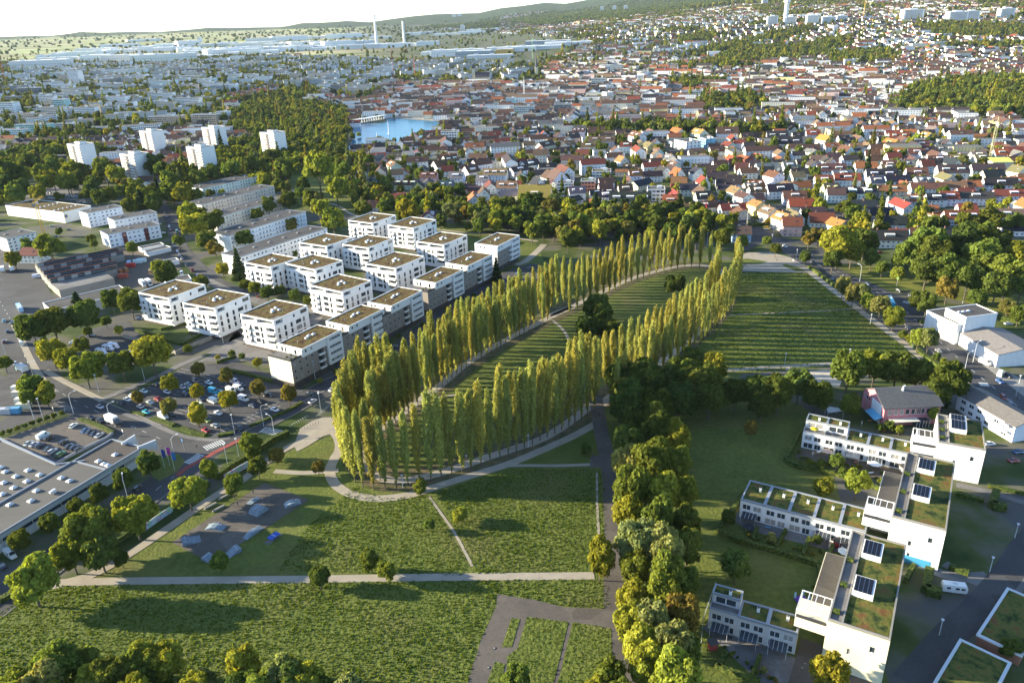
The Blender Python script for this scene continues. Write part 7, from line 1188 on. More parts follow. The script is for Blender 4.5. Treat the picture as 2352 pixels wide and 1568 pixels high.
# office and low blocks of the business quarter, each its own thing
def offices():
    r = random.Random(21); y = 900.; n = 0
    while y < 3200:
        st = 62; x = -y*.85
        while x < y*.3:
            a, b = x+r.uniform(-12, 12), y+r.uniform(-10, 10); k, u, v = where(a, b)
            if k == 'off' and free(a, b, 26) and r.random() < .85:
                L = r.choice([34, 44, 56]); Wd = r.choice([14, 18, 24]); H = r.choice([9, 12, 12, 15, 18]); o = thing('office_building', Vector((a, b, T(a, b))), math.radians(-8+r.choice((0, 12, 25, 90)))); col = r.choice([(.8, .79, .76), (.78, .78, .76), (.76, .76, .76), (.66, .62, .55), (.45, .48, .5), (.6, .5, .4), (.3, .3, .3)])
                m = MB(); m.box(-L/2, L/2, -Wd/2, Wd/2, -2, H, M['gen']); build(m, 'wall', o, color=col); m = MB()
                for f in range(int(H/3)):
                    for i in range(int(L/3)): q = -L/2+.6+i*3; m.box(q, q+2.2, -Wd/2-.12, -Wd/2-.02, f*3+1, f*3+2.4, M['glass'])
                    for i in range(int(Wd/3)): q = -Wd/2+.6+i*3; m.box(-L/2-.12, -L/2-.02, q, q+2.2, f*3+1, f*3+2.4, M['glass'])
                w = build(m, 'window_bands', o); w['kind'] = 'stuff'; m = MB(); m.box(-L/2+.5, L/2-.5, -Wd/2+.5, Wd/2-.5, H, H+.15, M['bitumen']); build(m, 'roof', o); m = MB(); m.box(-3, 3, -2, 2, H+.15, H+3, M['white']); build(m, 'lift_house', o)
                nm = {True: 'pale', False: 'brown-grey'}[col[0] > .6 or col[2] > .6]; tag(o, f'{nm} {int(H/3)}-storey office block with flat dark roof', 'office building', 'office blocks of the business quarter'); OCC.append((a, b, L*.5)); n += 1
            x += st
        y += st
offices(); rebuild()
# trees scattered over the town and the woods: one mass, leaf for leaf geometry
def scatter():
    r = random.Random(5)
    P = [q for q in TREEPTS if free(q[0], q[1], q[2]*.35) or q[1] > 5000]
    y = 520.
    while y < 9000:
        st = 12 if y < 1600 else 15 if y < 3000 else 34; x = -y*.8
        while x < y*.8:
            a, b = x+r.uniform(-.4, .4)*st, y+r.uniform(-.4, .4)*st; k, u, v = where(a, b)
            if k == 'wood' and free(a, b, 3): P.append((a, b, (r.uniform(3.6, 5.8) if y < 3000 else r.uniform(9, 15))))
            elif k == 'field' and y > 3000 and math.sin(b*.012+math.sin(a*.002)*2) > .988 and r.random() < .5: P.append((a, b, r.uniform(7, 12)))
            x += st
        y += st
    return P
PTS = scatter(); print('scattered trees', len(PTS), 'individual', NTREE[0], 'houses', HN[0], 'far houses', len(cand)-N_IND)
def scatter_object(name, pts, hues, srcs, seed, squash=1.3, hz=1.25):
    r = np.random.default_rng(seed); n = len(pts); me = bpy.data.meshes.new(name); me.vertices.add(n); co = np.zeros((n, 3)); sc = np.zeros((n, 3)); rot = np.zeros((n, 3)); colr = np.ones((n, 4)); idx = r.integers(0, len(srcs), n)
    for i, (x, y, R) in enumerate(pts):
        co[i] = (x, y, T(x, y)+R*hz); sc[i] = (R, R, R*squash*r.uniform(.85, 1.2)); rot[i, 2] = r.random()*6.28; c = jit(HUE[hues[int(r.integers(len(hues)))]], .25); colr[i, :3] = c
    me.vertices.foreach_set('co', co.ravel())
    for nm, ty, arr, key in (('scl', 'FLOAT_VECTOR', sc, 'vector'), ('rot', 'FLOAT_VECTOR', rot, 'vector'), ('tcol', 'FLOAT_COLOR', colr, 'color'), ('idx', 'INT', idx, 'value')):
        at = me.attributes.new(nm, ty, 'POINT'); at.data.foreach_set(key, arr.ravel())
    o = link(name, me); c2 = bpy.data.collections.new(name+'_kinds')
    for i, s in enumerate(srcs):
        so = bpy.data.objects.new('crown_kind', s); c2.objects.link(so)
    ng = bpy.data.node_groups.new(name, 'GeometryNodeTree'); ng.interface.new_socket('Geometry', in_out='INPUT', socket_type='NodeSocketGeometry'); ng.interface.new_socket('Geometry', in_out='OUTPUT', socket_type='NodeSocketGeometry')
    gi = ng.nodes.new('NodeGroupInput'); go = ng.nodes.new('NodeGroupOutput'); ip = ng.nodes.new('GeometryNodeInstanceOnPoints'); ci = ng.nodes.new('GeometryNodeCollectionInfo'); ci.inputs[0].default_value = c2; ci.inputs[1].default_value = True; ci.inputs[2].default_value = True
    def na(nm, ty): a = ng.nodes.new('GeometryNodeInputNamedAttribute'); a.data_type = ty; a.inputs[0].default_value = nm; return [q for q in a.outputs if q.enabled and q.name == 'Attribute'][0]
    L_ = ng.links.new; L_(gi.outputs[0], ip.inputs['Points']); L_(ci.outputs[0], ip.inputs['Instance']); ip.inputs['Pick Instance'].default_value = True
    L_(na('idx', 'INT'), ip.inputs['Instance Index']); L_(na('scl', 'FLOAT_VECTOR'), ip.inputs['Scale']); L_(na('rot', 'FLOAT_VECTOR'), ip.inputs['Rotation']); L_(ip.outputs[0], go.inputs[0])
    md = o.modifiers.new('scatter', 'NODES'); md.node_group = ng; return struct(o, 'stuff')
near_p = [p for p in PTS if p[1] < 5000]; far_p = [p for p in PTS if p[1] >= 5000]
scatter_object('town_woodland', near_p, ['mid', 'green', 'mid', 'dark', 'lime', 'lime', 'green', 'rust', 'grey', 'conifer', 'green', 'yellow', 'lime', 'mid', 'willow'], CROWN_I*3+[CONE_I], 3)
scatter_object('far_woodland', far_p, ['mid', 'dark', 'mid', 'conifer', 'green'], CROWN_I, 4, .9, .5)
# ------------------------------------------------------------------ vehicles
def wheel_mesh(r, w):
    m = MB(); m.tube((0, -w/2, 0), (0, w/2, 0), r, r, M['tyre'], 10); m.tube((0, w/2, 0), (0, w/2+.01, 0), r*.6, r*.55, M['steel'], 8); m.tube((0, -w/2, 0), (0, -w/2-.01, 0), r*.6, r*.55, M['steel'], 8); return m.mesh('wheel')
WH_S = wheel_mesh(.33, .22); WH_L = wheel_mesh(.5, .3)
def loft(m, secs, mt):
    """closed cross-sections [(x, [(y, z)...])] joined along x"""
    b = len(m.v); n = len(secs[0][1])
    for x, pr in secs: m.v += [(x, y, z) for y, z in pr]
    for k in range(len(secs)-1):
        for i in range(n):
            j = (i+1) % n; m.f.append((b+k*n+i, b+(k+1)*n+i, b+(k+1)*n+j, b+k*n+j)); m.m.append(m.mi(mt)); m.c.append(m.col)
    m.f.append(tuple(b+i for i in range(n))); m.m.append(m.mi(mt)); m.c.append(m.col); m.f.append(tuple(b+(len(secs)-1)*n+i for i in range(n-1, -1, -1))); m.m.append(m.mi(mt)); m.c.append(m.col)
def ring(w, z0, z1): return [(-w, z0), (w, z0), (w+.05, (z0+z1)/2), (w-.08, z1), (-w+.08, z1), (-w-.05, (z0+z1)/2)]
def car_parts(kind):
    P = []
    if kind in ('car', 'estate', 'suv'):
        up = .18 if kind == 'suv' else 0; m = MB(); loft(m, [(-2.15, ring(.72, .4, .78+up)), (-1.95, ring(.84, .28, .92+up)), (-.9, ring(.87, .25, .95+up)), (.9, ring(.87, .25, .92+up)), (1.8, ring(.82, .28, .78+up)), (2.12, ring(.66, .36, .62+up))], M['paint']); P.append(('body', m.mesh('body'), (0, 0, 0), 1))
        r = {'car': (-1.55, -.95, .35, 1.05), 'estate': (-2.0, -1.75, .35, 1.05), 'suv': (-2.0, -1.7, .4, 1.0)}[kind]; t = 1.42+up; g0 = .9+up
        m = MB(); m.hexa([(r[0], -.78, g0), (r[3], -.78, g0), (r[3], .78, g0), (r[0], .78, g0)], [(r[1], -.62, t), (r[2], -.62, t), (r[2], .62, t), (r[1], .62, t)], M['glass']); P.append(('windows', m.mesh('cabin_glass'), (0, 0, 0), 0))
        m = MB(); m.hexa([(r[1]+.02, -.63, t), (r[2]-.02, -.63, t), (r[2]-.02, .63, t), (r[1]+.02, .63, t)], [(r[1]+.1, -.55, t+.05), (r[2]-.12, -.55, t+.05), (r[2]-.12, .55, t+.05), (r[1]+.1, .55, t+.05)], M['paint']); P.append(('roof', m.mesh('roof'), (0, 0, 0), 1)); wx = 1.32; wr = .33
    elif kind == 'van':
        m = MB(); loft(m, [(-2.7, ring(.93, .35, 2.35)), (1.2, ring(.95, .3, 2.4)), (1.95, ring(.9, .3, 1.45)), (2.65, ring(.8, .35, 1.05))], M['paint']); P.append(('body', m.mesh('body'), (0, 0, 0), 1)); m = MB(); m.face([(1.28, -.76, 2.3), (1.28, .76, 2.3), (1.98, .78, 1.5), (1.98, -.78, 1.5)][::-1], M['glass'])
        m.v = [(x+.03, y, z+.02) for x, y, z in m.v]; m.face([(.3, -1.0, 1.4), (1.25, -1.0, 1.4), (1.1, -.98, 2.1), (.3, -.98, 2.1)], M['glass']); m.face([(.3, 1.0, 1.4), (1.25, 1.0, 1.4), (1.1, .98, 2.1), (.3, .98, 2.1)][::-1], M['glass']); P.append(('windscreen', m.mesh('windscreen'), (0, 0, 0), 0)); wx = 1.7; wr = .36
    elif kind == 'truck':
        m = MB(); m.box(-4.2, 2.1, -1.25, 1.25, 1.1, 3.7, M['white']); P.append(('cargo_box', m.mesh('cargo_box'), (0, 0, 0), 0)); m = MB(); loft(m, [(2.25, ring(1.15, .5, 2.9)), (3.3, ring(1.15, .5, 2.8)), (3.9, ring(1.1, .5, 1.6)), (4.0, ring(1.05, .5, 1.2))], M['paint']); P.append(('cab', m.mesh('cab'), (0, 0, 0), 1)); m = MB(); m.face([(3.4, -1, 2.7), (3.4, 1, 2.7), (3.93, 1, 1.65), (3.93, -1, 1.65)][::-1], M['glass']); P.append(('windscreen', m.mesh('windscreen'), (.04, 0, 0), 0)); m = MB(); m.box(-4, 3, -.5, .5, .6, 1.05, M['dark']); P.append(('chassis', m.mesh('chassis'), (0, 0, 0), 0)); wx = 2.9; wr = .5
    elif kind == 'bus':
        m = MB(); loft(m, [(-6, ring(1.2, .4, 3)), (5.8, ring(1.2, .4, 3)), (6, ring(1.1, .5, 2.7))], M['paint']); P.append(('body', m.mesh('body'), (0, 0, 0), 1)); m = MB()
        for sy in (-1.27, 1.25):
            for k in range(7): m.box(-5.6+k*1.6, -4.2+k*1.6, sy, sy+.02, 1.5, 2.5, M['glass'])
        P.append(('windows', m.mesh('side_glass'), (0, 0, 0), 0)); m = MB(); m.box(-4, -1.5, -.8, .8, 3, 3.25, M['white']); P.append(('roof_unit', m.mesh('roof_unit'), (0, 0, 0), 0)); wx = 4; wr = .5
    elif kind in ('camper', 'caravan'):
        m = MB(); loft(m, [(-3.1, ring(1.05, .7, 2.4)), (-2.9, ring(1.1, .5, 2.8)), (1.9 if kind == 'camper' else 2.7, ring(1.1, .5, 2.8)), (2.3 if kind == 'camper' else 3.1, ring(1.05, .7, 2.3))], M['paint']); P.append(('body', m.mesh('body'), (0, 0, 0), 1))
        if kind == 'camper': m = MB(); loft(m, [(2.3, ring(.95, .4, 1.9)), (2.9, ring(.9, .4, 1.3)), (3.4, ring(.8, .4, 1.05))], M['paint']); P.append(('cab', m.mesh('cab'), (0, 0, 0), 1))
        m = MB()
        for s in (-1.17, 1.15):
            for k in (-2.2, 0, 1.4): m.box(k, k+1, s, s+.02, 1.6, 2.2, M['glass'])
        P.append(('windows', m.mesh('side_glass'), (0, 0, 0), 0)); m = MB(); m.box(-.5, .5, -.3, .3, 2.8, 2.95, M['steel']); P.append(('roof_hatch', m.mesh('roof_hatch'), (0, 0, 0), 0)); wx = 1.9 if kind == 'camper' else .45; wr = .36
    y = 1.05 if wr == .5 else .8; wm = WH_L if wr == .5 else WH_S
    for sx in (-wx, wx):
        for sy in (-y, y): P.append(('wheel', wm, (sx, sy, wr), 0))
    return P
VP = {k: car_parts(k) for k in ('car', 'estate', 'suv', 'van', 'truck', 'bus', 'camper', 'caravan')}
PC = dict(white=(.75, .75, .74), silver=(.42, .43, .44), grey=(.16, .165, .17), black=(.02, .02, .024), dark=(.035, .04, .05), blue=(.03, .09, .22), navy=(.02, .03, .07), red=(.35, .02, .02), maroon=(.14, .02, .025), cyan=(.02, .36, .48), green=(.05, .15, .06), lime=(.25, .34, .04), yellow=(.75, .45, .02), sky=(.3, .5, .6), orange=(.5, .16, .03))
WK = dict(car='hatchback car', estate='estate car', suv='tall car', van='van', truck='box truck', bus='bus', camper='camper van', caravan='caravan')
def vehicle(z, x, y, kind, col, a, lab=None):
    p = g(z, x, y, .8); o = thing({'car': 'parked_car', 'estate': 'parked_car', 'suv': 'parked_car'}.get(kind, kind), Vector((p.x, p.y, T(p.x, p.y)+.16)), a)
    c = [k*random.uniform(.92, 1.08) for k in PC[col]]
    for n, me, lc, tint in VP[kind]: link(n, me, o, lc, color=c if tint else None)
    if lab: tag(o, lab, WK[kind].split()[-1], None, False)
    else: tag(o, f'{col} {WK[kind]}', {'van': 'van', 'truck': 'truck', 'bus': 'bus', 'camper': 'camper van', 'caravan': 'caravan'}.get(kind, 'car'), 'cars and vans in the car parks and streets')
LOT = ang('2', 1385, 315, 1455, 345); RD = ang('2', 1800, 270, 2050, 140); R2 = ang('2', 560, 215, 760, 300); DK = ang('2', 480, 345, 520, 318)
for x, y, k, c in [(800, 178, 'car', 'dark'), (840, 158, 'car', 'white'), (875, 138, 'estate', 'white'), (910, 120, 'car', 'black'), (950, 103, 'car', 'white'), (1030, 62, 'suv', 'black'), (1040, 154, 'car', 'red'), (990, 177, 'car', 'silver'), (925, 203, 'car', 'silver'), (965, 240, 'car', 'cyan'), (1078, 272, 'van', 'white'), (1130, 258, 'car', 'black'), (1105, 108, 'estate', 'white'), (1203, 76, 'car', 'silver'), (1240, 58, 'car', 'silver'), (1292, 35, 'estate', 'grey'), (1380, 47, 'car', 'white'), (1340, 68, 'car', 'dark'), (1222, 122, 'suv', 'navy'), (1255, 98, 'suv', 'green'), (1320, 205, 'van', 'white'), (1410, 108, 'van', 'cyan'), (1465, 112, 'estate', 'cyan'), (1432, 142, 'car', 'sky'), (1400, 170, 'van', 'white'), (1525, 102, 'van', 'white'), (1575, 88, 'van', 'white'), (1548, 46, 'van', 'white'), (1610, 157, 'van', 'white'), (1600, 65, 'car', 'dark'), (1668, 198, 'car', 'navy'), (1720, 173, 'suv', 'black'), (1440, 247, 'car', 'white'), (1270, 237, 'car', 'black'), (1365, 295, 'car', 'lime'), (1420, 330, 'estate', 'silver'), (1358, 361, 'car', 'red'), (1580, 352, 'suv', 'black'), (1780, 130, 'car', 'dark'), (1325, 155, 'car', 'dark')]: vehicle('2', x, y, k, c, LOT+random.uniform(-.04, .04)+(math.pi if random.random() < .3 else 0))
vehicle('2', 750, 312, 'truck', 'dark', R2, 'white box truck driving into the crossing'); vehicle('2', 1728, 118, 'truck', 'dark', LOT, 'dark-cabbed box truck parked below the rust-coloured tree')
for z, x, y, k, c, a in [('2', 660, 206, 'car', 'silver', R2), ('2', 600, 278, 'car', 'black', R2), ('2', 660, 300, 'suv', 'black', R2), ('2', 2065, 170, 'car', 'white', RD), ('2', 2050, 118, 'car', 'dark', RD), ('2', 2197, 93, 'car', 'white', RD), ('2', 2272, 52, 'car', 'silver', RD), ('2', 1815, 224, 'car', 'white', LOT), ('2', 908, 742, 'estate', 'black', RD+.5), ('2', 797, 812, 'suv', 'dark', RD+.3), ('2', 70, 1185, 'van', 'white', LOT), ('2', 10, 1255, 'car', 'black', LOT), ('2', 485, 330, 'estate', 'white', DK)]: vehicle(z, x, y, k, c, a)
for x, y, k, c in [(565, 362, 'car', 'blue'), (592, 372, 'car', 'dark'), (622, 383, 'car', 'navy'), (655, 394, 'car', 'silver'), (285, 402, 'van', 'white'), (320, 414, 'suv', 'black'), (190, 447, 'car', 'silver'), (225, 454, 'car', 'silver'), (260, 462, 'estate', 'navy'), (418, 440, 'estate', 'black'), (320, 484, 'car', 'dark'), (345, 499, 'estate', 'silver'), (402, 520, 'suv', 'green'), (455, 467, 'car', 'black'), (490, 474, 'estate', 'navy'), (520, 490, 'suv', 'black')]: vehicle('2', x, y, k, c, DK-.1)
R1 = ang('1', 130, 1400, 100, 1200); SD = ang('1', 1140, 520, 1180, 640)
for x, y, k, c, a in [(245, 835, 'van', 'white', .3), (25, 1125, 'car', 'sky', R1), (88, 1140, 'car', 'dark', R1+1), (50, 1195, 'car', 'navy', R1), (25, 1262, 'car', 'maroon', R1), (145, 1275, 'van', 'white', R1), (100, 1405, 'car', 'white', R1), (485, 1268, 'car', 'white', .2), (370, 1302, 'car', 'white', -.5), (605, 1224, 'car', 'dark', .2), (920, 1112, 'car', 'grey', .1), (345, 500, 'car', 'green', .2), (455, 525, 'car', 'dark', .3), (370, 570, 'car', 'dark', .2)]: vehicle('1', x, y, k, c, a)
for x, y, k, c in [(1090, 415, 'car', 'dark'), (1101, 442, 'car', 'dark'), (1117, 502, 'car', 'white'), (1125, 527, 'car', 'red'), (1170, 542, 'van', 'green'), (1076, 546, 'car', 'white'), (1144, 612, 'car', 'white'), (1155, 640, 'car', 'dark'), (1170, 666, 'car', 'white'), (1185, 692, 'estate', 'silver'), (1200, 716, 'car', 'silver'), (1230, 757, 'car', 'dark'), (1270, 796, 'van', 'maroon'), (1305, 826, 'car', 'white'), (1380, 888, 'car', 'dark'), (1060, 457, 'car', 'grey'), (1050, 487, 'car', 'silver'), (1200, 818, 'van', 'white')]: vehicle('1', x, y, k, c, SD+(1.4 if x in (1076, 1060, 1050) else 0))
for i in range(36): vehicle('1', 195+(i % 18)*21+(i//18)*30, 262+(i % 18)*3+(i//18)*38+random.uniform(-3, 3), random.choice(['car', 'estate', 'suv']), random.choice(['white', 'silver', 'white', 'grey', 'black', 'white']), .9)
for x, y in [(670, 1336), (715, 1312), (750, 1298)]: vehicle('1', x, y, 'camper', 'white', -.4, {670: 'white camper van in front of the other two campers', 715: 'middle white camper van of the three', 750: 'rearmost white camper van of the three'}[x])
vehicle('1', 858, 1353, 'caravan', 'white', .2, 'white caravan beside the big round yellow-green tree'); vehicle('4', 1548, 1092, 'caravan', 'white', -.25, 'white caravan parked on the paved bay below the towers')
vehicle('1', 132, 1050, 'bus', 'sky', R1+.1, 'pale blue bus standing in the yard'); vehicle('1', 145, 1452, 'truck', 'sky', R1+.4, 'long pale truck on the road beside the yellow trees'); vehicle('1', 18, 795, 'truck', 'blue', R1, 'blue truck in the yard at the picture edge'); vehicle('1', 80, 790, 'truck', 'navy', R1, 'dark blue truck in the yard by the red-roofed house')
for q in [(945, 890), (985, 885)]: vehicle('1', *q, 'truck', 'white', -.9)
for z, x, y, k, c, a in [('A', 1200, 1110, 'car', 'maroon', 0), ('A', 1270, 1087, 'car', 'black', 0), ('A', 1322, 1055, 'car', 'black', 0), ('A', 1310, 1132, 'car', 'dark', 1), ('A', 1010, 1228, 'car', 'black', 0), ('A', 942, 1268, 'car', 'grey', 0), ('A', 952, 1328, 'car', 'white', RD), ('A', 870, 1366, 'car', 'white', RD), ('A', 708, 1397, 'car', 'dark', .1), ('A', 1755, 800, 'car', 'dark', 0), ('A', 2300, 492, 'car', 'dark', 0), ('A', 2220, 532, 'estate', 'sky', 0),
 ('A', 275, 770, 'car', 'dark', .3), ('A', 345, 695, 'car', 'red', .2), ('C', 1618, 328, 'car', 'red', 0), ('C', 1645, 352, 'car', 'dark', 0), ('C', 502, 180, 'car', 'white', 1.2), ('C', 522, 157, 'car', 'white', 1.2), ('C', 460, 222, 'car', 'silver', 1.2), ('C', 547, 192, 'car', 'white', 1.2), ('C', 540, 220, 'car', 'dark', 1.2), ('C', 1890, 757, 'car', 'dark', 1.8), ('C', 1912, 842, 'car', 'silver', 1.8), ('C', 1912, 702, 'car', 'dark', 1.8), ('C', 2042, 800, 'car', 'dark', 0), ('C', 2080, 828, 'car', 'dark', 0), ('C', 200, 437, 'car', 'white', .3), ('C', 80, 522, 'car', 'white', .3), ('C', 158, 503, 'car', 'white', .3), ('C', 330, 387, 'car', 'silver', .3), ('C', 830, 650, 'car', 'silver', 0), ('C', 400, 740, 'car', 'sky', 0),
 ('D', 1000, 742, 'car', 'silver', .1), ('D', 1070, 727, 'car', 'white', .1), ('D', 1002, 792, 'car', 'black', .1), ('D', 1032, 808, 'car', 'white', .1), ('D', 1060, 852, 'car', 'silver', .1), ('D', 1275, 1082, 'car', 'red', .1), ('D', 520, 1300, 'car', 'white', .1)]: vehicle(z, x, y, k, c, a)
RE = ang('5', 1200, 480, 1500, 620); RF = ang('5', 1840, 920, 2150, 1170)
for x, y, k, c, a in [(850, 289, 'estate', 'white', RE), (1028, 390, 'car', 'dark', RE), (1215, 480, 'car', 'white', RE), (1145, 497, 'car', 'dark', RE), (1370, 524, 'car', 'navy', RE), (1567, 569, 'estate', 'black', RE), (1645, 600, 'car', 'dark', RE), (1625, 802, 'car', 'dark', RF), (1660, 828, 'car', 'dark', RF), (1815, 947, 'car', 'grey', RF), (2010, 1100, 'car', 'black', RF), (2105, 1022, 'van', 'white', RF+.4), (2200, 1093, 'van', 'white', .9), (2255, 1103, 'suv', 'black', RF), (2200, 1137, 'suv', 'blue', RF), (1445, 327, 'car', 'red', 0), (2225, 1238, 'estate', 'red', RF), (2265, 1272, 'estate', 'navy', RF), (735, 178, 'van', 'yellow', .2), (2255, 775, 'car', 'silver', 0)]: vehicle('5', x, y, k, c, a)
vehicle('5', 1513, 648, 'bus', 'cyan', RE-.5, 'white and turquoise bus on the road behind the birches')
for x, y, c in [(1730, 347, 'white'), (1880, 387, 'blue'), (1855, 432, 'red')]: vehicle('4', x, y, 'car', c, .1)
# containers in the yards
CT = MB(); CT.box(-3, 3, -1.2, 1.2, 0, 2.5, M['gen'])
for i in range(14): CT.box(-2.9+i*.42, -2.75+i*.42, -1.26, -1.2, .1, 2.4, M['gen'])
CTM = CT.mesh('container')
for z, x, y, c, w, a in [('1', 690, 862, (.7, .72, .72), 'white', -1.2), ('1', 910, 737, (.55, .68, .68), 'pale', .2), ('1', 935, 730, (.6, .7, .7), 'pale', .2), ('1', 852, 748, (.4, .5, .6), 'blue-grey', -1.2), ('1', 862, 762, (.5, .05, .04), 'red', .1), ('1', 795, 802, (.35, .13, .04), 'rusty orange', -.9), ('1', 830, 792, (.3, .14, .05), 'rusty orange', -.9), ('1', 625, 815, (.15, .25, .4), 'blue', .2), ('1', 1015, 802, (.5, .33, .18), 'tan', .2), ('1', 812, 832, (.45, .1, .06), 'red', .1), ('2', 125, 90, (.7, .68, .6), 'white', 0), ('2', 130, 125, (.6, .55, .45), 'cream', 0), ('2', 150, 170, (.7, .68, .62), 'white', 0), ('2', 160, 205, (.7, .66, .5), 'cream', 0), ('2', 90, 235, (.1, .3, .5), 'blue', 0), ('2', 30, 240, (.4, .42, .45), 'grey', 0)]:
    p = g(z, x, y, 1); o = link('shipping_container', CTM, None, (p.x, p.y, .1), a, color=c); tag(o, f'{w} shipping container in the yard', 'container', 'containers standing in the yards')
# ------------------------------------------------------------------ street furniture
def lamp_meshes(h, arm):
    m = MB(); m.tube((0, 0, 0), (0, 0, h), .12, .08, M['steel'], 6)
    if arm: m.tube((0, 0, h), (arm*.4, 0, h+.8), .08, .07, M['steel'], 5); m.tube((arm*.4, 0, h+.8), (arm, 0, h+1), .07, .06, M['steel'], 5); hd = (arm, h+1)
    else: hd = (0, h)
    q = MB(); q.box(hd[0]-.35, hd[0]+.55, -.22, .22, hd[1]-.05, hd[1]+.14, M['frame']) if arm else q.tube((0, 0, h-.1), (0, 0, h+.25), .32, .42, M['frame'], 10); return m.mesh('pole'), q.mesh('lamp_head')
LM = {0: lamp_meshes(5, 0), 1: lamp_meshes(9, 2.5), 2: lamp_meshes(9, 0)}
for z, x, y, k, a in [('2', 850, 835, 1, 2), ('2', 487, 255, 1, .7), ('2', 1742, 340, 1, 0), ('2', 1817, 415, 1, 2.6), ('2', 1505, 598, 2, 0), ('2', 738, 330, 1, .6), ('2', 1160, 560, 1, .8), ('2', 655, 118, 2, 0), ('2', 228, 300, 2, 0), ('2', 283, 282, 2, 0), ('2', 1582, 560, 2, 0), ('2', 1552, 395, 2, 0), ('3', 140, 745, 2, 0), ('3', 680, 1240, 0, 0), ('3', 1508, 970, 0, 0), ('3', 1800, 800, 0, 0), ('3', 1102, 1108, 0, 0), ('2', 2120, 240, 2, 0), ('2', 20, 1140, 2, 0),
 ('5', 450, 1052, 0, 0), ('5', 848, 1030, 0, 0), ('5', 1250, 1003, 0, 0), ('5', 1170, 600, 0, 0), ('5', 1385, 778, 0, 0), ('5', 1646, 940, 0, 0), ('5', 917, 398, 2, 0), ('5', 762, 300, 2, 0), ('5', 358, 290, 2, 0), ('5', 1318, 512, 1, 2), ('5', 1965, 650, 2, 0), ('5', 2030, 1020, 1, .5), ('5', 1975, 1085, 1, .3), ('5', 2300, 1230, 2, 0), ('5', 610, 150, 2, 0), ('4', 1858, 830, 0, 0), ('4', 1730, 1003, 0, 0), ('4', 1473, 1325, 0, 0), ('1', 45, 1375, 1, 0), ('1', 228, 1520, 1, 0), ('1', 955, 1515, 2, 0), ('1', 1475, 1275, 2, 0), ('A', 745, 1300, 2, 0), ('D', 275, 1240, 2, 0), ('D', 605, 1400, 2, 0)]:
    p = g(z, x, y); o = thing('street_lamp', Vector((p.x, p.y, .1)), a); link('pole', LM[k][0], o); link('lamp_head', LM[k][1], o); tag(o, ['short park lamp with disc head', 'tall curved-arm street lamp', 'tall straight street lamp'][k], 'street lamp', 'lamps along the paths and roads')
# walls sprayed with lettering shapes
def graffiti(name, dark=.12):
    m, n, b = newmat(name); ge = N(n, 'ShaderNodeNewGeometry').outputs['Position']; vo = N(n, 'ShaderNodeTexVoronoi', feature='F1'); vo.inputs['Scale'].default_value = .9; n.links.new(ge, vo.inputs[0]); hs = N(n, 'ShaderNodeHueSaturation'); hs.inputs['Saturation'].default_value = 1.0; hs.inputs['Value'].default_value = .6; n.links.new(vo.outputs['Color'], hs.inputs['Color'])
    v2 = N(n, 'ShaderNodeTexNoise'); v2.inputs['Scale'].default_value = 1.6; v2.inputs['Distortion'].default_value = 2; n.links.new(ge, v2.inputs[0]); r = N(n, 'ShaderNodeValToRGB'); r.color_ramp.elements[0].position = .47; r.color_ramp.elements[1].position = .53; n.links.new(v2.outputs[0], r.inputs[0]); mx = N(n, 'ShaderNodeMix', data_type='RGBA'); n.links.new(r.outputs[0], mx.inputs['Factor']); n.links.new(hs.outputs[0], mx.inputs['A']); mx.inputs['B'].default_value = (.42, .5, .6, 1); n.links.new(mx.outputs['Result'], b.inputs['Base Color']); b.inputs['Roughness'].default_value = .6; return m
GF = graffiti('sprayed_concrete')
low_wall('2', [(960, 1025), (1050, 960), (1142, 897)], 2.3, GF, 'graffiti_wall', 'long graffiti wall in white, blue and black behind the hedge trees', 'wall', .3)
low_wall('2', [(1485, 695), (1560, 650), (1642, 602)], 2.3, GF, 'graffiti_wall', 'graffiti wall with purple, green and orange pieces', 'wall', .3)
low_wall('1', [(820, 1240), (1010, 1290), (1165, 1352), (1400, 1250)], 2.2, M['concrete'], 'low_wall', 'pale retaining wall around the raised garden court', 'wall', .4)
low_wall('1', [(1400, 1250), (1600, 1185)], 2, M['brown'], 'low_wall', 'brown wall below the second cube block', 'wall', .4)
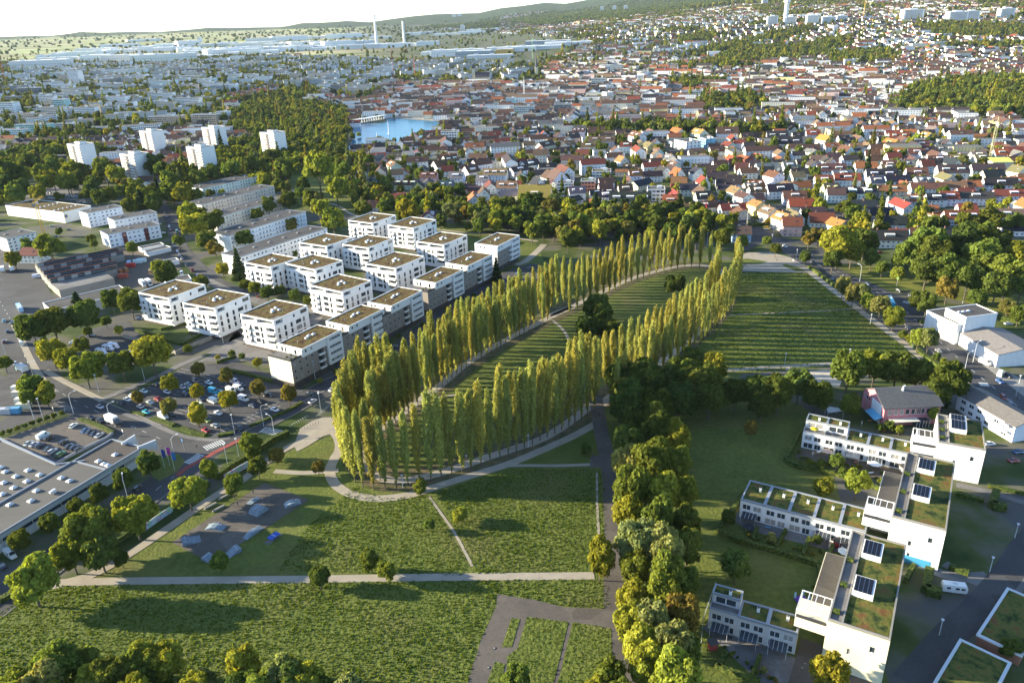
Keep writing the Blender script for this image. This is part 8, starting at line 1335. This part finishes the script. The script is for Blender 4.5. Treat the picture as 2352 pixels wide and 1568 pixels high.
def ramp(z, x, y, a, lab, kind, L=6, Wd=4, h=1.5):
    L *= .78; Wd *= .78; h *= .85
    p = g(z, x, y, .5); o = thing('skate_ramp', Vector((p.x, p.y, .14)), a); m = MB(); rm = M['rampm']
    if kind == 'quarter':
        n = 6
        for i in range(n):
            x0, x1 = -L/2+L*.8*i/n, -L/2+L*.8*(i+1)/n; h0, h1 = h*(i/n)**1.7, h*((i+1)/n)**1.7; m.hexa([(x0, -Wd/2, 0), (x1, -Wd/2, 0), (x1, Wd/2, 0), (x0, Wd/2, 0)], [(x0, -Wd/2, h0+.02), (x1, -Wd/2, h1), (x1, Wd/2, h1), (x0, Wd/2, h0+.02)], rm)
        m.box(-L/2+L*.8, L/2, -Wd/2, Wd/2, 0, h, rm)
    else:
        f = .25 if kind == 'pyramid' else .12; m.hexa([(-L/2, -Wd/2, 0), (L/2, -Wd/2, 0), (L/2, Wd/2, 0), (-L/2, Wd/2, 0)], [(-L*f, -Wd*.45, h), (L*f, -Wd*.45, h), (L*f, Wd*.45, h), (-L*f, Wd*.45, h)], rm)
    build(m, 'riding_surface', o); m = MB()
    if kind == 'quarter': m.tube((L*.3, -Wd/2, h+.05), (L*.3, Wd/2, h+.05), .06, .06, M['steel'], 5); build(m, 'coping_pipe', o)
    else: m.tube((-L*.4, 0, h+.35), (L*.4, 0, h+.35), .05, .05, M['steel'], 5); m.tube((-L*.2, 0, h-.4), (-L*.2, 0, h+.35), .05, .05, M['steel'], 5); m.tube((L*.2, 0, h-.4), (L*.2, 0, h+.35), .05, .05, M['steel'], 5); build(m, 'rail', o)
    tag(o, lab, 'skate ramp', 'ramps on the skate park slab', False)
M['rampm'] = mat('ramp_surface', (.2, .25, .29), scale=1.4, var=(.35, 1.35), rough=.4, detail=2)
SA = ang('2', 1135, 1105, 1745, 712)
ramp('2', 1708, 890, SA, 'largest skate ramp, the pale pyramid in the middle of the slab', 'pyramid', 7, 6, 1.8); ramp('2', 1930, 842, SA-.6, 'skate bank at the far right corner of the slab', 'bank', 7, 4, 1.2); ramp('2', 1422, 1000, SA-1.2, 'skate bank with rail on the left of the slab', 'bank', 8, 4, 1.2); ramp('2', 1262, 1088, SA+2.6, 'curved quarter pipe at the left corner of the slab', 'quarter', 7, 5, 1.4); ramp('2', 1672, 1035, SA, 'narrow long skate ramp close to the table tennis table', 'bank', 9, 3, 1.2); ramp('2', 1385, 1208, SA+1.7, 'quarter pipe at the lower corner, left of the small tree', 'quarter', 5, 4, 1.3); ramp('2', 1528, 1172, SA-.2, 'quarter pipe at the lower corner, right of the small tree', 'quarter', 7, 4, 1.5); ramp('2', 1675, 822, SA, 'low flat grind box near the upper edge of the slab', 'bank', 6, 3, .5)
p = g('2', 1808, 1068, .4); o = thing('table_tennis_table', Vector((p.x, p.y, .14)), SA); m = MB(); m.box(-1.9, 1.9, -1.1, 1.1, .75, .85, M['gen']); build(m, 'table_top', o, color=(.03, .09, .4)); m = MB(); m.box(-.03, .03, -1.1, 1.1, .86, 1.02, M['white']); build(m, 'net', o)
for s in (-1.1, 1.1): m = MB(); m.box(-.2, .2, -.7, .7, 0, .75, M['concrete']); build(m, 'leg', o, loc=(s, 0, 0))
tag(o, 'blue outdoor table tennis table on a paved strip beside the slab', 'table', None, False); sheet('paved_strip', '2', [(1742, 1108), (1830, 1040), (1872, 1050), (1775, 1122)], .12, PAV)
for i, q in enumerate([(1480, 808), (1390, 868), (1443, 885)]):
    p = g('2', *q); m = MB(); m.box(-2.2, 2.2, -.4, .4, 0, .55, M['concrete']); o = build(m, 'concrete_ledge', loc=(p.x, p.y, .13), rz=RD-.1); tag(o, ['upper concrete bench block by the skate park path', 'middle concrete bench block by the skate park path', 'lower concrete bench block at the slab edge'][i], 'bench', None, False)
# people
def person_mesh(pose, shirt, legs):
    me = bpy.data.meshes.new('person'); s = .28 if pose == 'walk' else .06
    V = [(0, 0, .98), (0, 0, 1.2), (0, 0, 1.42), (0, 0, 1.52), (0, 0, 1.66), (.0, .1, .92), (s*.6, .1, .5), (s*.6+(-.12 if pose == 'walk' else 0)+.0, .1, .08), (s*.6+.12, .1, .04), (0, -.1, .92), (-s*.4, -.1, .5), (-s, -.1, .1), (-s+.12, -.1, .05), (0, .2, 1.4), (-s*.4, .25, 1.14), (s*.2, .25, .88), (0, -.2, 1.4), (s*.4, -.25, 1.14), (s*.7+.05, -.25, .9), (.02, 0, 1.75)]
    E = [(0, 1), (1, 2), (2, 3), (3, 4), (4, 19), (0, 5), (5, 6), (6, 7), (7, 8), (0, 9), (9, 10), (10, 11), (11, 12), (2, 13), (13, 14), (14, 15), (2, 16), (16, 17), (17, 18)]
    R = [.14, .14, .15, .06, .1, .09, .065, .045, .04, .09, .065, .045, .04, .07, .045, .03, .07, .045, .03, .09]; me.from_pydata(V, E, []); o = bpy.data.objects.new('t', me); COL.objects.link(o); md = o.modifiers.new('s', 'SKIN'); o.modifiers.new('d', 'SUBSURF').levels = 1
    if not me.skin_vertices: me.attributes.new
    return o, me, R, shirt, legs
def figure(pose, shirt, legs):
    import bmesh
    o, me, R, sh, lg = person_mesh(pose, shirt, legs)
    bm = bmesh.new(); bm.from_mesh(me); ly = bm.verts.layers.skin.verify()
    for v, r in zip(bm.verts, R): v[ly].radius = (r, r)
    bm.verts.ensure_lookup_table(); bm.verts[0][ly].use_root = True; bm.to_mesh(me); bm.free(); bpy.context.view_layer.update()
    ev = o.evaluated_get(bpy.context.evaluated_depsgraph_get()); out = bpy.data.meshes.new_from_object(ev); bpy.data.objects.remove(o); out.materials.clear()
    for nme, c in (('trousers', lg), ('shirt', sh), ('skin', (.5, .3, .2)), ('hair', (.05, .03, .02))): out.materials.append(mat(nme, c, scale=2))
    for p in out.polygons:
        z = p.center.z; p.material_index = 3 if z > 1.74 or (z > 1.58 and p.center.x < -.03) else 2 if z > 1.5 or (abs(p.center.y) > .2 and z < .95) else 1 if z > .97 else 0; p.use_smooth = True
    return out
FG = [figure('walk', (.03, .04, .06), (.02, .02, .03)), figure('stand', (.3, .3, .32), (.03, .04, .08)), figure('walk', (.3, .05, .05), (.05, .05, .06))]
for z, x, y, k, l in [('2', 1675, 785, 0, 'person in dark clothes standing behind the grind box'), ('2', 1572, 862, 0, 'person in dark clothes, right one of the pair by the bikes'), ('2', 1532, 868, 1, 'person in grey top, left one of the pair by the bikes'), ('2', 1548, 822, 0, 'person in dark clothes leaning near the parked bikes'), ('2', 1942, 838, 2, 'person in red top riding the corner bank'), ('3', 1975, 765, 0, 'person in black walking on the lane under the last poplars'), ('5', 797, 385, 0, 'person in dark clothes crossing the pale square'), ('5', 532, 1166, 1, 'person in grey top on the path by the dark trees'), ('5', 548, 1163, 2, 'person in red top on the path by the dark trees'), ('5', 575, 1160, 0, 'person in dark clothes on the path by the dark trees'), ('4', 1812, 1105, 0, 'person in black walking past the grass-roofed shed'), ('5', 2305, 1262, 0, 'person in dark clothes on the pavement by the school road, first of two'), ('5', 2322, 1264, 1, 'person in grey top on the pavement by the school road'), ('2', 1385, 512, 1, 'person in grey top waiting on the traffic island'), ('2', 1300, 484, 0, 'person in dark clothes waiting on the traffic island')]:
    p = g(z, x, y); o = link('person', FG[k], None, (p.x, p.y, .16), random.uniform(0, 6)); tag(o, l, 'person', None, False)
def bike(z, x, y, a, lab):
    p = g(z, x, y); o = thing('bicycle', Vector((p.x, p.y, .16)), a); m = MB()
    for q0, q1 in (((-.35, 0, .35), (.1, 0, .35)), ((.1, 0, .35), (.4, 0, .8)), ((-.35, 0, .35), (-.1, 0, .85)), ((-.1, 0, .8), (.4, 0, .8)), ((.1, 0, .35), (-.1, 0, .85)), ((.4, 0, .95), (.55, 0, .35))): m.tube(q0, q1, .03, .03, M['dark'], 4)
    build(m, 'frame', o); m = MB(); m.box(-.22, .04, -.07, .07, .86, .92, M['dark']); build(m, 'saddle', o); m = MB(); m.tube((.4, -.28, .98), (.4, .28, .98), .02, .02, M['steel'], 4); build(m, 'handlebar', o)
    for wx in (-.52, .58):
        m = MB(); n = 14
        for i in range(n): t0, t1 = 2*math.pi*i/n, 2*math.pi*(i+1)/n; m.tube((.33*math.cos(t0), 0, .33*math.sin(t0)), (.33*math.cos(t1), 0, .33*math.sin(t1)), .025, .025, M['tyre'], 3)
        build(m, 'wheel', o, loc=(wx, 0, .35))
    tag(o, lab, 'bicycle', None, False)
bike('2', 1540, 835, .3, 'dark bicycle parked by the skaters, left one'); bike('2', 1556, 826, .9, 'dark bicycle parked by the skaters, right one'); bike('2', 1332, 552, SA, 'dark bicycle on the red cycle lane')
# flags
FC = [(.03, .06, .25), (.5, .06, .3), (.05, .2, .45)]
for i, q in enumerate([(1088, 612), (1122, 598), (1155, 632)]):
    p = g('2', *q); o = thing('flagpole', Vector((p.x, p.y, .12))); m = MB(); m.tube((0, 0, 0), (0, 0, 8), .07, .05, M['steel'], 6); build(m, 'pole', o); m = MB()
    for k in range(4): m.hexa([(.06+k*.35, .1*(k % 2), 4.6-k*.1), (.4+k*.35, .1*((k+1) % 2), 4.5-k*.1), (.4+k*.35, .1*((k+1) % 2)+.03, 4.5-k*.1), (.06+k*.35, .1*(k % 2)+.03, 4.6-k*.1)], [(.06+k*.35, .1*(k % 2), 7.9-k*.1), (.4+k*.35, .1*((k+1) % 2), 7.8-k*.1), (.4+k*.35, .1*((k+1) % 2)+.03, 7.8-k*.1), (.06+k*.35, .1*(k % 2)+.03, 7.9-k*.1)], M['fabric'])
    build(m, 'flag', o, color=FC[i]); tag(o, ['flagpole with navy flag at the warehouse entrance', 'flagpole with pink flag at the warehouse entrance', 'flagpole with blue flag at the warehouse entrance'][i], 'flagpole', None, False)
# bollards and bike stands at the plaza
bm_ = MB(); bm_.tube((0, 0, 0), (0, 0, 1), .09, .08, M['dark'], 6); bm_ = bm_.mesh('bollard')
for i in range(12): p = g('2', 1905+i*18, 400-i*7-(i > 7)*4); o = link('bollard', bm_, None, (p.x, p.y, .13)); tag(o, 'dark bollard at the plaza edge', 'bollard', 'bollards round the plaza')
bs = MB(); bs.tube((-.4, 0, 0), (-.4, 0, .8), .04, .04, M['steel'], 5); bs.tube((.4, 0, 0), (.4, 0, .8), .04, .04, M['steel'], 5); bs.tube((-.4, 0, .8), (.4, 0, .8), .04, .04, M['steel'], 5); bs = bs.mesh('bike_stand')
for i in range(9): p = g('2', 1915+i*14.5, 345-i*8); o = link('bike_stand', bs, None, (p.x, p.y, .13), LOT); tag(o, 'steel hoop bike stand beside the road', 'bike stand', 'bike stands at the plaza')
# fences of slats and meshes
def fence(z, pts, h, lab, post=2.5):
    P = [g(z, *p) for p in pts]; c = P[0]; o = thing('fence', Vector((c.x, c.y, .05)))
    for a, b in zip(P, P[1:]):
        L = (b-a).length; u = (b-a)/L; n = max(1, int(L/post))
        for i in range(n+1): q = a+u*L*i/n-c; m = MB(); m.box(-.05, .05, -.05, .05, 0, h, M['steel']); build(m, 'post', o, loc=(q.x, q.y, 0))
        for zz in (h*.3, h*.6, h*.92): m = MB(); m.tube(tuple(a-c+Vector((0, 0, zz))), tuple(b-c+Vector((0, 0, zz))), .03, .03, M['steel'], 4); build(m, 'rail', o)
    tag(o, lab, 'fence', None, False)
fence('3', [(110, 775), (200, 700), (290, 650)], 1, 'low post-and-rail fence along the strip of grass by the road'); fence('2', [(0, 395), (140, 345), (330, 290), (430, 240)], 1.4, 'steel fence with round bushes along the side road'); fence('4', [(332, 1075), (270, 1250), (250, 1500)], 1.4, 'garden fence at the free end of the lowest row')
for i in range(9):
    x, y = 15+i*49, 385-i*17; tree('2', x, y, 18, 'mid', .8)
# gardens of the terraced houses
def trampoline(z, x, y):
    p = g(z, x, y); o = thing('trampoline', Vector((p.x, p.y, .1))); m = MB(); m.tube((0, 0, .75), (0, 0, .8), 1.8, 1.8, M['dark'], 18); build(m, 'mat', o)
    for i in range(6): t = i*math.pi/3; m = MB(); m.tube((1.8*math.cos(t), 1.8*math.sin(t), 0), (1.8*math.cos(t), 1.8*math.sin(t), 2.5), .04, .04, M['dark'], 4); build(m, 'pole', o)
    m = MB()
    for i in range(18): t0, t1 = i*math.pi/9, (i+1)*math.pi/9; m.tube((1.8*math.cos(t0), 1.8*math.sin(t0), 2.5), (1.8*math.cos(t1), 1.8*math.sin(t1), 2.5), .05, .05, M['dark'], 4)
    build(m, 'rim', o); tag(o, 'round dark trampoline with net poles in the end garden', 'trampoline', None, False)
trampoline('4', 502, 785)
def parasol(z, x, y, c, lab, zz=0, r=1.5, closed=False):
    p = g(z, x, y, zz+1.8); o = thing('parasol', Vector((p.x, p.y, zz+.1))); m = MB(); m.tube((0, 0, 0), (0, 0, 2.4), .04, .04, M['frame'], 5); build(m, 'pole', o); m = MB(); m.tube((0, 0, 1.2 if closed else 1.95), (0, 0, 2.45), .2 if closed else r, .03, M['fabric'], 8); build(m, 'canopy', o, color=c); tag(o, lab, 'parasol', None, False)
parasol('4', 838, 276, (.6, .45, .03), 'yellow parasol on the roof terrace of the upper row', 6.6); parasol('4', 1145, 450, (.75, .74, .7), 'square white parasol in the garden of the upper row', 0, 2.6); parasol('4', 1080, 240, (.75, .74, .7), 'closed white parasol beside the school garden', 0, 1, True); parasol('4', 992, 900, (.75, .72, .6), 'cream parasol in the garden below the middle tower', 0, 2); parasol('4', 905, 390, (.6, .4, .3), 'salmon-coloured sunshade in the second garden of the upper row', 0, 1.8); parasol('4', 830, 395, (.7, .7, .68), 'closed white parasol in the first garden of the upper row', 0, 1, True)
def garden_table(z, x, y, a, col, lab):
    p = g(z, x, y); o = thing('garden_table', Vector((p.x, p.y, .13)), a); m = MB(); m.box(-.9, .9, -.45, .45, .7, .76, M['gen']); build(m, 'table_top', o, color=col)
    for s in (-.8, .8):
        for t in (-.35, .35): m = MB(); m.box(-.04, .04, -.04, .04, 0, .7, M['dark']); build(m, 'leg', o, loc=(s, t, 0))
    tag(o, lab, 'table', None, False)
garden_table('4', 860, 400, .3, (.5, .5, .5), 'grey table in the first garden of the upper row'); garden_table('4', 1050, 450, .3, (.4, .16, .08), 'brown table in the gardens of the upper row'); garden_table('4', 1120, 240, .1, (.45, .16, .06), 'orange-brown table in the school garden'); garden_table('4', 1125, 505, .3, (.5, .5, .5), 'grey table in the fourth garden of the upper row'); garden_table('4', 600, 785, -.3, (.1, .2, .3), 'blue-grey table on the second patio of the middle row'); garden_table('4', 400, 1345, -.3, (.05, .05, .05), 'black table on the patio of the lowest row')
p = g('4', 775, 1140, .8); o = thing('inflatable_castle', Vector((p.x, p.y, .1)), .3); m = MB(); m.box(-1.5, 1.5, -1.5, 1.5, 0, .6, M['fabric']); build(m, 'base', o, color=(.12, .05, .3)); m = MB()
for s in (-1.3, 1.3):
    for t in (-1.3, 1.3): m.tube((s, t, .6), (s, t, 2.2), .3, .25, M['fabric'], 8)
build(m, 'towers', o, color=(.35, .6, .75)); tag(o, 'small purple and pale blue inflatable on the lawn of the lowest row', 'toy', None, False)
p = g('4', 935, 180, 2.5); o = thing('shade_sail', Vector((p.x, p.y, 0))); m = MB(); m.hexa([(-3, -2, 2.6), (3, -2.2, 3.4), (2.4, 2, 2.6), (-2.4, 2, 3.5)], [(-3, -2, 2.65), (3, -2.2, 3.45), (2.4, 2, 2.65), (-2.4, 2, 3.55)], M['white']); build(m, 'sail', o)
for s in ((-3, -2), (3, -2.2), (2.4, 2), (-2.4, 2)): m = MB(); m.tube((0, 0, 0), (0, 0, 3.3), .06, .06, M['steel'], 5); build(m, 'mast', o, loc=(s[0], s[1], 0))
tag(o, 'white triangular shade sail on masts beside the school garden', 'shade sail', None, False)
for z, x, y, c, l, L in [('4', 320, 1378, (.3, .05, .04), 'dark red play house in the end garden of the lowest row', 2), ('4', 955, 858, (.4, .05, .05), 'red garden shed below the middle row', 1.8), ('4', 1015, 885, (.6, .5, .35), 'tan garden shed roof beside the middle tower', 3.5), ('4', 915, 1000, (.4, .4, .4), 'grey shed in the garden strip between the towers', 2.2), ('4', 1300, 480, (.5, .4, .3), 'tan shed below the uppermost tower', 3), ('4', 1480, 280, (.5, .38, .22), 'ochre shed beside the uppermost tower', 3.4)]:
    p = g(z, x, y, 1); o = thing('garden_shed', Vector((p.x, p.y, .1)), .2); m = MB(); m.box(-L/2, L/2, -L*.4, L*.4, 0, 2, M['gen']); build(m, 'wall', o, color=c); m = MB(); m.hexa([(-L/2-.2, -L*.4-.2, 2), (L/2+.2, -L*.4-.2, 2), (L/2+.2, L*.4+.2, 2), (-L/2-.2, L*.4+.2, 2)], [(-L/2-.2, -L*.4-.2, 2.1), (L/2+.2, -L*.4-.2, 2.1), (L/2+.2, L*.4+.2, 2.6), (-L/2-.2, L*.4+.2, 2.6)], M['bitumen']); build(m, 'roof', o); tag(o, l, 'shed', None, False)
for i in range(120):     # shrubs in the gardens
    z, (ax, ay), (bx, by) = random.choice([('4', (760, 400), (1300, 540)), ('4', (760, 420), (1280, 560)), ('4', (470, 800), (1000, 940)), ('4', (290, 1340), (640, 1540)), ('4', (1120, 265), (1480, 300)), ('4', (880, 960), (930, 1180))]); t = random.random(); tree(z, ax+(bx-ax)*t+random.uniform(-8, 8), ay+(by-ay)*t+random.uniform(-14, 24), random.uniform(5, 12), random.choice(['mid', 'green', 'rust', 'lime', 'dark', 'grey']), .8)
# climbing pyramid on the round square
p = g('C', 1890, 915); o = thing('climbing_pyramid', p); m = MB()
for i in range(4): t = i*math.pi/2; m.tube((3*math.cos(t), 3*math.sin(t), 0), (-.6*math.cos(t), -.6*math.sin(t), 8), .14, .12, M['gen'], 6)
build(m, 'mast_frame', o, color=(.45, .04, .03)); m = MB(); m.tube((0, 0, 0), (0, 0, .12), 9, 9, M['paving'], 24); build(m, 'paved_disc', o); tag(o, 'red four-legged climbing pyramid on the round paved square', 'climbing frame', None, False)
# jets in the lake
for i, q in enumerate([(352, 935), (430, 900)]):
    p = g('7', *q); o = thing('fountain_jet', Vector((p.x, p.y, .3))); m = MB(); m.tube((0, 0, 0), (0, 0, 9+i*9), .9, .25, M['frame'], 7); build(m, 'water_column', o); m = MB(); m.tube((0, 0, 0), (0, 0, .5), 3.2, 1.2, M['frame'], 10); build(m, 'splash', o); tag(o, ['lower white fountain jet in the lake', 'taller white fountain jet in the lake'][i], 'fountain', None, False)
# road signs at the crossing
def sign(z, x, y, col, shape, lab, h=2.6):
    p = g(z, x, y); o = thing('road_sign', Vector((p.x, p.y, .14)), random.uniform(-1, 0)); m = MB(); m.tube((0, 0, 0), (0, 0, h), .05, .05, M['steel'], 5); build(m, 'pole', o); m = MB(); (m.box(-.5, .5, -.1, -.06, h-.8, h+.2, M['gen']) if shape == 's' else m.tube((0, -.06, h-.2), (0, -.1, h-.2), .45, .45, M['gen'], 12)); build(m, 'plate', o, color=col); tag(o, lab, 'sign', None, False)
sign('2', 1218, 500, (.05, .2, .5), 's', 'blue square sign on pole at the warehouse corner', 5); sign('2', 1460, 365, (.05, .2, .5), 'o', 'blue round sign by the white estate car'); sign('2', 818, 400, (.7, .7, .7), 's', 'white sign board at the gate of the walled car park'); sign('2', 360, 255, (.75, .75, .75), 's', 'white board on the fence by the side road', 3); sign('5', 1550, 540, (.3, .55, .2), 's', 'green and white advertising board on the sunny lawn', 5); sign('5', 900, 395, (.6, .6, .6), 's', 'white info panel on the pale square', 2)
mh = MB(); mh.tube((0, 0, 0), (0, 0, .02), .45, .45, M['dark'], 14); mh.tube((0, 0, .02), (0, 0, .03), .3, .3, M['concrete'], 12); mh = mh.mesh('manhole_cover')
for z, x, y in [('F', 180, 1040), ('F', 125, 1222), ('2', 1060, 470), ('2', 870, 350), ('2', 1480, 460), ('4', 790, 1470), ('4', 775, 1492), ('5', 1300, 530), ('5', 1980, 1030)]: p = g(z, x, y); o = link('manhole_cover', mh, None, (p.x, p.y, .17)); tag(o, 'round manhole cover in the asphalt', 'manhole cover', 'manhole covers in the asphalt')
# ------------------------------------------------------------------ rough meadow plants
def tuft_mesh(seed):
    r = random.Random(seed); V = []; F = []; lv = []
    for i in range(9):
        t = r.random()*6.28; d = r.uniform(0, .45); x, y = d*math.cos(t), d*math.sin(t); a = r.random()*3.14; w = r.uniform(.12, .26); h = r.uniform(.35, 1.); lx, ly = r.uniform(-.3, .3), r.uniform(-.3, .3); b = len(V)
        V += [(x-w*math.cos(a), y-w*math.sin(a), 0), (x+w*math.cos(a), y+w*math.sin(a), 0), (x+lx+w*.7*math.cos(a), y+ly+w*.7*math.sin(a), h), (x+lx-w*.7*math.cos(a), y+ly-w*.7*math.sin(a), h*.9)]; F.append((b, b+1, b+2, b+3)); lv += [r.random()*.8]*4
    me = bpy.data.meshes.new('weed_tuft'); me.from_pydata(V, [], F); me.materials.append(M['leafI']); at = me.attributes.new('lv', 'FLOAT', 'POINT'); at.data.foreach_set('value', lv); return me
TUFT = [tuft_mesh(i) for i in range(5)]; HUE.update(weed=(.125, .17, .022), weed2=(.16, .19, .03), weed3=(.10, .145, .018))
def meadow_points():
    r = random.Random(9); out = []
    for i, (z, P) in enumerate(meadow_polys):
        W2 = [g(z, *p) for p in P]; W2 = [(p.x, p.y) for p in W2]; xs = [p[0] for p in W2]; ys = [p[1] for p in W2]; A = abs(sum(W2[k-1][0]*W2[k][1]-W2[k][0]*W2[k-1][1] for k in range(len(W2))))/2; dens = .7 if i == 3 else 2.1
        n = 0; want = int(A*dens); box = (max(xs)-min(xs))*(max(ys)-min(ys))
        for _ in range(int(box*dens)):
            a, b = r.uniform(min(xs), max(xs)), r.uniform(min(ys), max(ys))
            if inpoly(a, b, W2):
                s = .5+.5*math.sin(a*.11+math.sin(b*.07)*2)*math.sin(b*.13+1); out.append((a, b, r.uniform(.25, .5)*(.85+.3*s)*(1.25 if i == 3 else 1)))
    return out
MP = meadow_points(); print('tufts', len(MP)); scatter_object('meadow_plants', MP, ['weed', 'weed2', 'weed3', 'weed'], TUFT, 8, .9, .02)
# ------------------------------------------------------------------ air
def haze():
    m = bpy.data.materials.new('haze_air'); m.use_nodes = True; n = m.node_tree; n.nodes.clear(); v = n.nodes.new('ShaderNodeVolumePrincipled'); v.inputs['Color'].default_value = (.72, .87, 1, 1); v.inputs['Density'].default_value = 1.3e-5; v.inputs['Anisotropy'].default_value = 0; out = n.nodes.new('ShaderNodeOutputMaterial'); n.links.new(v.outputs[0], out.inputs['Volume'])
    mb = MB(); mb.box(-21000, 21000, -21000, 21000, -1.5, 640, m); o = build(mb, 'haze'); o['kind'] = 'stuff'
haze()
finish_labels()
